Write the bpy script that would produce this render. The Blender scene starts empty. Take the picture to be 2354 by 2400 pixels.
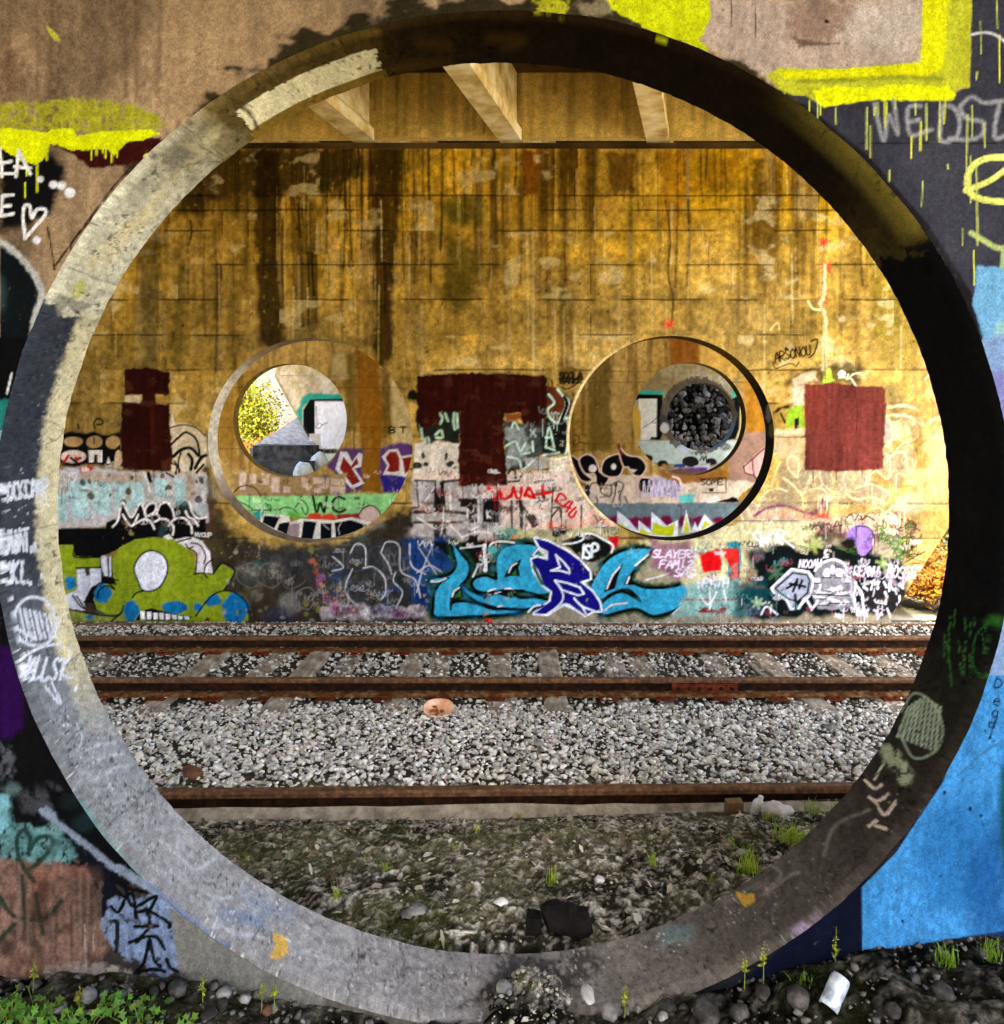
import bpy, bmesh, math, random
import numpy as np
from mathutils import Vector, Matrix

# ------------------------------------------------------------------ camera, sky, sun, exposure
sc = bpy.context.scene
C = sc.collection
F, CX, HY, CAMZ = 1768.0, 1177.0, 989.0, 2.0      # photo pixels: focal length, centre column, horizon row; eye height
cam_d = bpy.data.cameras.new('camera'); cam = bpy.data.objects.new('camera', cam_d); C.objects.link(cam)
cam.location = (0, 0, CAMZ); cam.rotation_euler = (math.pi / 2, 0, 0)
cam_d.sensor_width = 36.0; cam_d.lens = 36.0 * F / 2400.0
cam_d.shift_y = -(1200.0 - HY) / 2400.0
cam_d.clip_end = 3000.0; cam_d.clip_start = 0.05
sc.camera = cam
# deck axis (the spans run skewed to the piers) and the sun, high behind the camera
AX = np.array([0.269, 0.963]); NR = np.array([0.963, -0.269])
sz = 0.70; sn = 0.165; sa = -math.sqrt(1 - sz * sz - sn * sn)
SUN = np.array([AX[0] * sa + NR[0] * sn, AX[1] * sa + NR[1] * sn, sz])
world = bpy.data.worlds.new('World'); sc.world = world; world.use_nodes = True
wn = world.node_tree; bg = wn.nodes['Background']
sky = wn.nodes.new('ShaderNodeTexSky'); sky.sky_type = 'NISHITA'; sky.sun_disc = False
sky.sun_elevation = math.asin(sz); sky.sun_rotation = math.atan2(SUN[0], SUN[1])
sky.air_density = 1.0; sky.dust_density = 4.0; sky.ozone_density = 1.0
wn.links.new(sky.outputs[0], bg.inputs[0]); bg.inputs[1].default_value = 0.15
sun_d = bpy.data.lights.new('sun', 'SUN'); sun = bpy.data.objects.new('sun', sun_d); C.objects.link(sun)
sun_d.energy = 4.5; sun_d.angle = math.radians(0.5); sun_d.color = (1.0, 0.93, 0.80)
sun.rotation_euler = Vector(SUN).to_track_quat('Z', 'Y').to_euler(); sun.location = (0, -5, 30)
sc.view_settings.view_transform = 'Standard'; sc.view_settings.look = 'None'
sc.view_settings.exposure = 2.88; sc.view_settings.gamma = 1.0
sc.cycles.use_denoising = True
sc.cycles.max_bounces = 8; sc.cycles.diffuse_bounces = 5
sc.cycles.sample_clamp_indirect = 8.0

rng = np.random.default_rng(7); random.seed(7)
PI = math.pi

# ------------------------------------------------------------------ general helpers
def lin(c):
    c = np.asarray(c, float) / 255.0
    return np.where(c <= 0.04045, c / 12.92, ((c + 0.055) / 1.055) ** 2.4)
def tag(o, label=None, cat=None, group=None, kind=None):
    if label: o['label'] = label
    if cat: o['category'] = cat
    if group: o['group'] = group
    if kind: o['kind'] = kind
    return o
def mesh_np(name, v, quads=None, tris=None, col=None, smooth=False):
    me = bpy.data.meshes.new(name)
    v = np.asarray(v, np.float32); me.vertices.add(len(v)); me.vertices.foreach_set('co', v.ravel())
    parts = []; tot = []
    if quads is not None and len(quads): parts.append(np.asarray(quads, np.int32).ravel()); tot.append(np.full(len(quads), 4, np.int32))
    if tris is not None and len(tris): parts.append(np.asarray(tris, np.int32).ravel()); tot.append(np.full(len(tris), 3, np.int32))
    if parts:
        loops = np.concatenate(parts); tot = np.concatenate(tot)
        st = np.concatenate([[0], np.cumsum(tot)[:-1]]).astype(np.int32)
        me.loops.add(len(loops)); me.loops.foreach_set('vertex_index', loops)
        me.polygons.add(len(tot)); me.polygons.foreach_set('loop_start', st); me.polygons.foreach_set('loop_total', tot)
        if smooth: me.polygons.foreach_set('use_smooth', np.ones(len(tot), bool))
    if col is not None:
        a = me.color_attributes.new('Col', 'FLOAT_COLOR', 'POINT')
        c4 = np.ones((len(v), 4), np.float32); c4[:, :3] = col; a.data.foreach_set('color', c4.ravel())
    me.update(calc_edges=True)
    me.validate()
    return me
def link(name, me, mat=None, parent=None, loc=None):
    o = bpy.data.objects.new(name, me); C.objects.link(o)
    if mat is not None and me is not None and not me.materials: me.materials.append(mat)
    if parent is not None: o.parent = parent
    if loc is not None: o.location = loc
    return o
def empty(name, loc=(0, 0, 0), rz=0):
    o = bpy.data.objects.new(name, None); C.objects.link(o); o.location = loc; o.rotation_euler = (0, 0, rz); o.empty_display_size = 0.1
    return o
class MB:
    """collects shapes, builds one mesh"""
    def __init__(s): s.v = []; s.f = []
    def add(s, v, f):
        n = len(s.v); s.v += [tuple(p) for p in v]; s.f += [tuple(i + n for i in q) for q in f]; return s
    def box(s, a, b, jit=0.0, rot=None, piv=None):
        v = [Vector(((a[0], b[0])[i & 1], (a[1], b[1])[(i >> 1) & 1], (a[2], b[2])[i >> 2])) for i in range(8)]
        if jit: v = [p + Vector((random.uniform(-jit, jit), random.uniform(-jit, jit), random.uniform(-jit, jit))) for p in v]
        if rot is not None:
            pv = Vector(piv) if piv is not None else sum(v, Vector()) / 8
            v = [rot @ (p - pv) + pv for p in v]
        return s.add(v, [(0, 2, 3, 1), (4, 5, 7, 6), (0, 1, 5, 4), (2, 6, 7, 3), (0, 4, 6, 2), (1, 3, 7, 5)])
    def prism(s, prof, p0, p1, up=(0, 0, 1), cap=True):
        """profile (a,b) swept from p0 to p1; a along side, b along up"""
        p0 = Vector(p0); p1 = Vector(p1); d = (p1 - p0).normalized(); up = Vector(up); side = d.cross(up).normalized(); up = side.cross(d)
        n = len(prof); v = [p0 + side * a + up * b for a, b in prof] + [p1 + side * a + up * b for a, b in prof]
        f = [(i, (i + 1) % n, n + (i + 1) % n, n + i) for i in range(n)]
        if cap: f += [tuple(range(n - 1, -1, -1)), tuple(range(n, 2 * n))]
        return s.add(v, f)
    def tube(s, pts, rad, n=8, cap=True):
        pts = [Vector(p) for p in pts]; m = len(pts); rings = []
        if not hasattr(rad, '__len__'): rad = [rad] * m
        for i, p in enumerate(pts):
            d = (pts[min(i + 1, m - 1)] - pts[max(i - 1, 0)]).normalized()
            a = d.cross(Vector((0, 0, 1)) if abs(d.z) < 0.9 else Vector((1, 0, 0))).normalized(); b = d.cross(a)
            rings += [p + (a * math.cos(2 * PI * k / n) + b * math.sin(2 * PI * k / n)) * rad[i] for k in range(n)]
        f = [(i * n + k, i * n + (k + 1) % n, (i + 1) * n + (k + 1) % n, (i + 1) * n + k) for i in range(m - 1) for k in range(n)]
        if cap: f += [tuple(range(n - 1, -1, -1)), tuple((m - 1) * n + k for k in range(n))]
        return s.add(rings, f)
    def build(s, name, mat, parent=None, smooth=False, loc=None):
        me = bpy.data.meshes.new(name); me.from_pydata(s.v, [], s.f)
        if smooth: me.polygons.foreach_set('use_smooth', [True] * len(me.polygons))
        me.update()
        bm = bmesh.new(); bm.from_mesh(me); bmesh.ops.recalc_face_normals(bm, faces=bm.faces); bm.to_mesh(me); bm.free()
        return link(name, me, mat, parent, loc)

# noise ------------------------------------------------------------
def _h(ix, iy, seed):
    n = (ix.astype(np.int64) * 374761393 + iy.astype(np.int64) * 668265263 + seed * 974634521) & 0xffffffff
    n = ((n ^ (n >> 13)) * 1274126177) & 0xffffffff
    return ((n ^ (n >> 16)) & 0xffff) / 65535.0
def vnoise(x, y, seed=0):
    x = np.asarray(x, float); y = np.asarray(y, float)
    ix = np.floor(x); iy = np.floor(y); fx = x - ix; fy = y - iy
    fx = fx * fx * (3 - 2 * fx); fy = fy * fy * (3 - 2 * fy); ix = ix.astype(np.int64); iy = iy.astype(np.int64)
    a = _h(ix, iy, seed); b = _h(ix + 1, iy, seed); c = _h(ix, iy + 1, seed); d = _h(ix + 1, iy + 1, seed)
    return a + (b - a) * fx + (c - a) * fy + (a - b - c + d) * fx * fy
def fbm(x, y, seed=0, o=4):
    t = 0; w = 0.5; s = 0
    for k in range(o):
        t = t + w * vnoise(x * 2 ** k + 17.3 * k, y * 2 ** k + 5.1 * k, seed + k); s += w; w *= 0.5
    return t / s
def sstep(a, b, x):
    t = np.clip((x - a) / (b - a), 0, 1); return t * t * (3 - 2 * t)

# ------------------------------------------------------------------ materials
def mat_new(name):
    m = bpy.data.materials.new(name); m.use_nodes = True
    nt = m.node_tree; p = nt.nodes['Principled BSDF']
    return m, nt, p
def mnode(nt, t, **k):
    n = nt.nodes.new(t)
    for a, b in k.items(): setattr(n, a, b)
    return n
def attr_mat(name, rough=0.9, grain=0.22, gscale=90.0, bump=0.35, bscale=140.0, bdist=0.004, spec=0.04, coarse=None):
    """vertex-painted colour with fine grain and relief"""
    m, nt, p = mat_new(name); L = nt.links.new
    at = mnode(nt, 'ShaderNodeAttribute'); at.attribute_name = 'Col'
    tc = mnode(nt, 'ShaderNodeTexCoord')
    n1 = mnode(nt, 'ShaderNodeTexNoise'); n1.inputs['Scale'].default_value = gscale; n1.inputs['Detail'].default_value = 6.0; n1.inputs['Roughness'].default_value = 0.7
    L(tc.outputs['Object'], n1.inputs['Vector'])
    mr = mnode(nt, 'ShaderNodeMapRange'); mr.inputs['From Min'].default_value = 0.3; mr.inputs['From Max'].default_value = 0.7
    mr.inputs['To Min'].default_value = 1 - grain; mr.inputs['To Max'].default_value = 1 + grain
    L(n1.outputs['Fac'], mr.inputs['Value'])
    vm = mnode(nt, 'ShaderNodeVectorMath', operation='SCALE'); L(at.outputs['Color'], vm.inputs[0]); L(mr.outputs[0], vm.inputs['Scale'])
    L(vm.outputs[0], p.inputs['Base Color'])
    n2 = mnode(nt, 'ShaderNodeTexNoise'); n2.inputs['Scale'].default_value = bscale; n2.inputs['Detail'].default_value = 5.0; n2.inputs['Roughness'].default_value = 0.65
    L(tc.outputs['Object'], n2.inputs['Vector'])
    bp = mnode(nt, 'ShaderNodeBump'); bp.inputs['Strength'].default_value = bump; bp.inputs['Distance'].default_value = bdist
    L(n2.outputs['Fac'], bp.inputs['Height'])
    if coarse:
        n3 = mnode(nt, 'ShaderNodeTexNoise'); n3.inputs['Scale'].default_value = coarse; n3.inputs['Detail'].default_value = 4.0
        L(tc.outputs['Object'], n3.inputs['Vector'])
        bp2 = mnode(nt, 'ShaderNodeBump'); bp2.inputs['Strength'].default_value = 0.5; bp2.inputs['Distance'].default_value = 0.02
        L(n3.outputs['Fac'], bp2.inputs['Height']); L(bp.outputs[0], bp2.inputs['Normal']); L(bp2.outputs[0], p.inputs['Normal'])
    else: L(bp.outputs[0], p.inputs['Normal'])
    p.inputs['Roughness'].default_value = rough; p.inputs['Specular IOR Level'].default_value = spec
    return m
def noise_mat(name, c1, c2, scale=8.0, rough=0.85, bump=0.3, bscale=None, c3=None, spec=0.08, metal=0.0, dist=0.01, stretch=(1, 1, 1), lo=0.35, hi=0.65):
    """two or three colours mixed by noise"""
    m, nt, p = mat_new(name); L = nt.links.new
    tc = mnode(nt, 'ShaderNodeTexCoord'); mp = mnode(nt, 'ShaderNodeMapping'); mp.inputs['Scale'].default_value = stretch
    L(tc.outputs['Object'], mp.inputs['Vector'])
    n1 = mnode(nt, 'ShaderNodeTexNoise'); n1.inputs['Scale'].default_value = scale; n1.inputs['Detail'].default_value = 7.0; n1.inputs['Roughness'].default_value = 0.65
    L(mp.outputs[0], n1.inputs['Vector'])
    cr = mnode(nt, 'ShaderNodeValToRGB'); e = cr.color_ramp.elements
    e[0].position = lo; e[0].color = (*lin(c1), 1); e[1].position = hi; e[1].color = (*lin(c2), 1)
    if c3 is not None: q = e.new((lo + hi) / 2); q.color = (*lin(c3), 1)
    L(n1.outputs['Fac'], cr.inputs['Fac']); L(cr.outputs['Color'], p.inputs['Base Color'])
    n2 = mnode(nt, 'ShaderNodeTexNoise'); n2.inputs['Scale'].default_value = bscale or scale * 6; n2.inputs['Detail'].default_value = 5.0
    L(mp.outputs[0], n2.inputs['Vector'])
    bp = mnode(nt, 'ShaderNodeBump'); bp.inputs['Strength'].default_value = bump; bp.inputs['Distance'].default_value = dist
    L(n2.outputs['Fac'], bp.inputs['Height']); L(bp.outputs[0], p.inputs['Normal'])
    p.inputs['Roughness'].default_value = rough; p.inputs['Specular IOR Level'].default_value = spec; p.inputs['Metallic'].default_value = metal
    return m
def leaf_mat(name, trans=0.35):
    """vertex-coloured leaf that lets some light through"""
    m, nt, p = mat_new(name); L = nt.links.new
    at = mnode(nt, 'ShaderNodeAttribute'); at.attribute_name = 'Col'
    L(at.outputs['Color'], p.inputs['Base Color']); p.inputs['Roughness'].default_value = 0.6; p.inputs['Specular IOR Level'].default_value = 0.3
    tr = mnode(nt, 'ShaderNodeBsdfTranslucent'); L(at.outputs['Color'], tr.inputs['Color'])
    mx = mnode(nt, 'ShaderNodeMixShader'); mx.inputs[0].default_value = trans
    out = nt.nodes['Material Output']; L(p.outputs[0], mx.inputs[1]); L(tr.outputs[0], mx.inputs[2]); L(mx.outputs[0], out.inputs['Surface'])
    return m
M_wall = attr_mat('painted_concrete', grain=0.42, gscale=60, bump=0.5, bscale=90, bdist=.006)
M_near = attr_mat('near_concrete', grain=0.38, gscale=150, bump=0.6, bscale=180, bdist=0.004)
M_earth = attr_mat('earth', grain=0.75, gscale=70, bump=1.0, bscale=80, bdist=0.015, rough=1.0, spec=0.02)
M_stone = attr_mat('crushed_stone', grain=0.3, gscale=110, bump=0.4, bscale=120, bdist=0.003, rough=0.9)
M_leaf = leaf_mat('leaf')
M_conc = noise_mat('girder_concrete', (172, 140, 80), (248, 238, 206), 2.4, c3=(222, 198, 138), bump=0.35, bscale=60, lo=.34, hi=.64)
M_dark = noise_mat('deck_underside', (52, 40, 20), (98, 78, 44), 1.5, bump=0.3, bscale=30)
M_rust_shade = noise_mat('rusty_shaded_web', (16, 9, 5), (56, 31, 15), 16.0, c3=(32, 18, 9), rough=0.9, bump=0.5, bscale=70, spec=0.1)  # rust, darkened to paint in the shade under the head
M_head = noise_mat('rail_head', (62, 40, 24), (128, 92, 60), 22.0, c3=(88, 58, 34), rough=0.65, bump=0.3, bscale=90, spec=0.3)
M_foot = noise_mat('rail_foot', (66, 40, 20), (142, 106, 70), 14.0, c3=(96, 64, 36), rough=0.95, bump=0.5, bscale=70, spec=0.05)
M_rust2 = noise_mat('red_rust', (60, 22, 12), (120, 58, 30), 20.0, rough=0.8, bump=0.4, bscale=90)
M_wood = noise_mat('weathered_timber', (96, 86, 72), (186, 174, 154), 5.0, c3=(142, 130, 112), rough=0.95, bump=0.5, bscale=40, stretch=(2.2, 0.8, 2), spec=0.1)
# ------------------------------------------------------------------ painting walls: colours laid on the vertices of a dense wall
def frame(ox, oy, k): return lambda pts: [(ox + x / k, oy + y / k) for x, y in pts]
K = 2.38
z1, z2, z3 = frame(0, 0, K), frame(780, 0, K), frame(1554, 0, K)
z4, z5, z6 = frame(0, 800, K), frame(780, 800, K), frame(1554, 800, K)
z7, z8, z9 = frame(0, 1600, K), frame(780, 1600, K), frame(1554, 1600, K)
za, zb = frame(450, 750, 3.4618), frame(1300, 750, 3.4618)
zc, zd, ze = frame(120, 950, 3.662), frame(940, 850, 3.0804), frame(1700, 780, 2.772)
def spline(pts, closed=False, n=6):
    p = np.asarray(pts, float); m = len(p)
    if m < 3: return p
    out = []
    for i in range(m if closed else m - 1):
        g = (lambda k: p[k % m]) if closed else (lambda k: p[min(max(k, 0), m - 1)])
        a, b, c, d = g(i - 1), g(i), g(i + 1), g(i + 2)
        t = np.linspace(0, 1, n, endpoint=False)[:, None]
        out.append(0.5 * (2 * b + (c - a) * t + (2 * a - 5 * b + 4 * c - d) * t * t + (3 * b - a - 3 * c + d) * t ** 3))
    out = np.concatenate(out)
    return out if closed else np.vstack([out, p[-1]])
class Canvas:
    def __init__(s, px, py, gain=1.0):
        s.x = px; s.y = py; s.col = np.zeros((len(px), 3)); s.pid = np.zeros(len(px), np.int16); s.gain = gain; s.seed = 11
        s.ok = np.isfinite(px)
    def pick(s, x0, x1, y0, y1): return np.nonzero(s.ok & (s.x > x0) & (s.x < x1) & (s.y > y0) & (s.y < y1))[0]
    def put(s, i, a, c, pid=None, tex=0.0):
        c = lin(c) * s.gain
        if tex:
            s.seed += 7
            n = fbm(s.x[i] / 9.0, s.y[i] / 14.0, s.seed, 3); c = c[None, :] * (1 + tex * (n - 0.5) * 2)[:, None]
        a = a[:, None]; s.col[i] = s.col[i] * (1 - a) + c * a
        if pid is not None: s.pid[i[a[:, 0] > 0.5]] = pid
    def _seg(s, x, y, p, q):
        d = q - p; L = d @ d + 1e-9
        t = np.clip(((x - p[0]) * d[0] + (y - p[1]) * d[1]) / L, 0, 1)
        return np.hypot(x - p[0] - t * d[0], y - p[1] - t * d[1])
    def fill(s, pts, c, soft=1.6, rough=0.0, rs=14.0, a=1.0, tex=0.12, sm=False, pid=None, worn=0.0):
        p = spline(pts, True) if sm else np.asarray(pts, float); mg = soft * 2 + rough * 1.5 + 2
        i = s.pick(p[:, 0].min() - mg, p[:, 0].max() + mg, p[:, 1].min() - mg, p[:, 1].max() + mg)
        if not len(i): return
        x, y = s.x[i], s.y[i]; ins = np.zeros(len(i), bool); dm = np.full(len(i), 1e9); n = len(p)
        for k in range(n):
            u, v = p[k], p[(k + 1) % n]
            if abs(v[1] - u[1]) > 1e-9:
                cr = (u[1] > y) != (v[1] > y); ins ^= cr & (x < (v[0] - u[0]) * (y - u[1]) / (v[1] - u[1]) + u[0])
            dm = np.minimum(dm, s._seg(x, y, u, v))
        sd = np.where(ins, dm, -dm)
        if rough: s.seed += 5; sd = sd + rough * 2 * (fbm(x / rs, y / rs, s.seed, 3) - 0.5)
        al = sstep(-soft, soft, sd) * a
        if worn: s.seed += 3; al = al * sstep(worn - 0.16, worn + 0.10, fbm(x / 10.0, y / 13.0, s.seed, 4))
        s.put(i, al, c, pid, tex)
    def line(s, pts, w, c, soft=1.4, sm=True, a=1.0, rough=0.0, pid=None, tex=0.08, closed=False):
        p = spline(pts, closed) if sm else np.asarray(pts, float)
        if closed: p = np.vstack([p, p[0]])
        mg = w + soft * 2 + 2
        i = s.pick(p[:, 0].min() - mg, p[:, 0].max() + mg, p[:, 1].min() - mg, p[:, 1].max() + mg)
        if not len(i): return
        x, y = s.x[i], s.y[i]; dm = np.full(len(i), 1e9)
        for k in range(len(p) - 1): dm = np.minimum(dm, s._seg(x, y, p[k], p[k + 1]))
        sd = w / 2 - dm
        if rough: s.seed += 5; sd = sd + rough * 2 * (fbm(x / 8.0, y / 8.0, s.seed, 3) - 0.5)
        s.put(i, sstep(-soft, soft, sd) * a, c, pid, tex)
    def lines(s, f, many, w, c, **k):
        for q in many: s.line(f(q), w, c, **k)
    def ell(s, cx, cy, rx, ry, c, rot=0, **k):
        t = np.linspace(0, 2 * PI, 28, endpoint=False); ca, sa_ = math.cos(rot), math.sin(rot)
        s.fill(np.stack([cx + rx * np.cos(t) * ca - ry * np.sin(t) * sa_, cy + rx * np.cos(t) * sa_ + ry * np.sin(t) * ca], 1), c, **k)
    def rect(s, x0, y0, x1, y1, c, **k): s.fill([(x0, y0), (x1, y0), (x1, y1), (x0, y1)], c, **k)
    def drips(s, xs, y0, y1, w, c, rnd, a=0.9):
        for x in xs:
            L = rnd.uniform(0.3, 1.0) * (y1 - y0); s.line([(x, y0), (x + rnd.uniform(-1, 1), y0 + L)], w * rnd.uniform(0.6, 1.2), c, sm=False, a=a)
    def weather(s, amt=.3, chip=0.0, chipc=(150, 120, 70), f=5.0, m=45.0, sel=None):
        """grime, pitting and worn-off flecks over everything painted so far"""
        a = fbm(s.x / f, s.y / (f * 1.15), 901, 3); b = fbm(s.x / m, s.y / (m * 2), 902, 4); d = fbm(s.x / 13, s.y / 110, 903, 3)
        k = (1 - amt + 2 * amt * a) * (1 - .6 * amt + 1.2 * amt * b) * (1 - .5 * amt + amt * d); s.col *= k[:, None]
        if chip:
            q = sstep(1 - chip - .05, 1 - chip + .05, .6 * fbm(s.x / 8, s.y / 9, 904, 4) + .4 * b + .12)
            if sel is not None: q = q * sel
            s.col = s.col * (1 - q[:, None] * .75) + lin(chipc) * s.gain * (q * .75)[:, None]
    def tags(s, x0, y0, x1, y1, n, cols, rnd, w=(2.0, 3.6), size=(16, 46), a=.85):
        for j in range(n):
            x = rnd.uniform(x0, x1); y = rnd.uniform(y0, y1); L = rnd.uniform(*size); h = L * rnd.uniform(.3, .7); t = rnd.uniform(-.25, .25); m = rnd.randint(4, 11); q = []
            loop = rnd.random() < .65; ph = rnd.uniform(0, 6); fr = rnd.uniform(5, 13); m = 16 if loop else m
            for k in range(m):
                u = (k / (m - 1) - .5) * L + rnd.uniform(-.5, .5) * L / m; v = (.5 if k % 2 else -.5) * h * rnd.uniform(.1, 1.1)
                if loop: tt = fr * k / m + ph; u += .16 * L * math.sin(tt * 2.1); v = h * .5 * math.cos(tt * 2.1 + .6 * math.sin(tt)) * (.5 + .5 * abs(math.sin(tt * .7 + ph)))
                q.append((x + u * math.cos(t) - v * math.sin(t), y + u * math.sin(t) + v * math.cos(t)))
            s.line(q, rnd.uniform(*w), rnd.choice(cols), a=a * rnd.uniform(.7, 1), soft=1.3)
            if rnd.random() < .3:
                for k in range(rnd.randint(1, 3)): xx = x + rnd.uniform(-.4, .4) * L; s.line([(xx, y), (xx, y + rnd.uniform(12, 40))], 1.8, rnd.choice(cols), sm=False, a=.6)
    def throwup(s, x, y, w, h, fillc, linec, rnd, n=3, lw=3.0, a=.8):
        """a few fat rounded letters side by side"""
        for j in range(n):
            cx = x + (j + .5) * w / n; rw = w / n * .62; pts = [(cx + rw * math.cos(t) * rnd.uniform(.8, 1.15), y + h * .5 * math.sin(t) * rnd.uniform(.75, 1.15)) for t in np.linspace(0, 2 * PI, 9, endpoint=False)]
            if fillc: s.fill(pts, fillc, sm=True, soft=2.2, a=a, tex=.3, rough=2, worn=.3)
            s.line(pts, lw, linec, closed=True, a=a, soft=1.5)
            if rnd.random() < .7: s.line([(cx - rw * .25, y - h * .12), (cx, y + h * .1), (cx + rw * .25, y - h * .08)], lw * .9, linec, a=a)
    def mist(s, x0, y0, x1, y1, n, cols, rnd, r=(14, 44), a=.3):
        for j in range(n): s.ell(rnd.uniform(x0, x1), rnd.uniform(y0, y1), rnd.uniform(*r), rnd.uniform(*r) * .6, rnd.choice(cols), rot=rnd.uniform(-.6, .6), soft=11, rough=10, a=a * rnd.uniform(.5, 1.3), tex=.3)
    def scribble(s, x0, y0, x1, y1, n, w, c, rnd, **k):
        """an illegible sprayed tag inside a box"""
        q = []
        for j in range(n):
            t = (j + 0.5) / n; q.append((x0 + (x1 - x0) * t + rnd.uniform(-.4, .4) * (x1 - x0) / n, (y0 if j % 2 else y1) + rnd.uniform(-.25, .25) * (y1 - y0)))
        s.line(q, w, c, **k)

def proj(v):
    v = np.asarray(v, float); y = np.maximum(v[:, 1], 1e-3)
    return CX + F * v[:, 0] / y, HY - F * (v[:, 2] - CAMZ) / y
def PX(sx, Y): return (sx - CX) * Y / F
def PZ(sy, Y): return CAMZ - (sy - HY) * Y / F

def steps(*seg):
    """non-uniform ruler: (start, stop, step), ..."""
    o = []
    for a, b, d in seg: o.append(np.linspace(a, b, max(2, int(round((b - a) / d)) + 1))[:-1])
    o.append([seg[-1][1]]); return np.concatenate(o)
def wall_sheet(xs, zs, Y, holes, clips=()):
    """vertical sheet with round holes cut and slanted ends; returns verts (n,3), quads"""
    X, Z = np.meshgrid(xs, zs); nz, nx = X.shape; X = X.ravel().copy(); Z = Z.ravel().copy()
    idx = np.arange(nx * nz).reshape(nz, nx)
    Q = np.stack([idx[:-1, :-1], idx[:-1, 1:], idx[1:, 1:], idx[1:, :-1]], -1).reshape(-1, 4)
    def cut(Q, g, snap):
        d = g(X, Z); out = d > 0; qo = out[Q]; keep = qo.any(1); Q = Q[keep]; qo = qo[keep]
        st = np.unique(Q[~qo.all(1)].ravel()); st = st[~out[st]]; snap(st); d2 = g(X[Q].mean(1), Z[Q].mean(1))
        return Q[d2 > 1e-6]
    for (cx, cz, R) in holes:
        def g(x, z): return np.hypot(x - cx, z - cz) - R
        def snap(st):
            r = np.hypot(X[st] - cx, Z[st] - cz) + 1e-9; X[st] = cx + (X[st] - cx) * R / r; Z[st] = cz + (Z[st] - cz) * R / r
        Q = cut(Q, g, snap)
    for (xa, za_, xb, zb_, side) in clips:      # keep the side of the line
        def xl(z): return xa + (np.clip(z, za_, zb_) - za_) * (xb - xa) / (zb_ - za_)
        def g(x, z): return side * (xl(z) - x)
        def snap(st): X[st] = xl(Z[st])
        Q = cut(Q, g, snap)
    used = np.unique(Q); rm = np.full(len(X), -1); rm[used] = np.arange(len(used))
    return np.stack([X[used], np.full(len(used), Y), Z[used]], 1), rm[Q]
def ring_sheet(cx, cz, prof, na):
    """prof: list of (Y, R); returns verts, quads, theta (clockwise from the top), row"""
    th = np.linspace(0, 2 * PI, na, endpoint=False); v = []; T = []; W = []
    for k, (Y, R) in enumerate(prof):
        Rr = R(th) if callable(R) else R
        v.append(np.stack([cx + Rr * np.sin(th), np.full(na, Y), cz + Rr * np.cos(th)], 1)); T.append(th); W.append(np.full(na, k / (len(prof) - 1)))
    m = len(prof); idx = np.arange(m * na).reshape(m, na); nx = np.roll(idx, -1, 1)
    Q = np.stack([idx[:-1], nx[:-1], nx[1:], idx[1:]], -1).reshape(-1, 4)
    return np.concatenate(v), Q, np.concatenate(T), np.concatenate(W)
def split_build(main, v, Q, cv, mat, parts, parent=None):
    """the painted sheet as one mesh per painted piece: faces go to the piece whose paint covers them"""
    fp = cv.pid[Q[:, 0]]; made = {}
    for k in [0] + sorted(parts):
        q = Q[fp == k] if k else Q[~np.isin(fp, list(parts))]
        if not len(q): continue
        u = np.unique(q); rm = np.full(len(v), -1); rm[u] = np.arange(len(u))
        nm = main if k == 0 else parts[k][0]
        o = link(nm, mesh_np(nm, v[u], rm[q], col=cv.col[u], smooth=True), mat, parent if k == 0 or parent else made[0])
        if k and parts[k][1]: o['label'] = parts[k][1]
        made[k] = o
    return made
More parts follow.
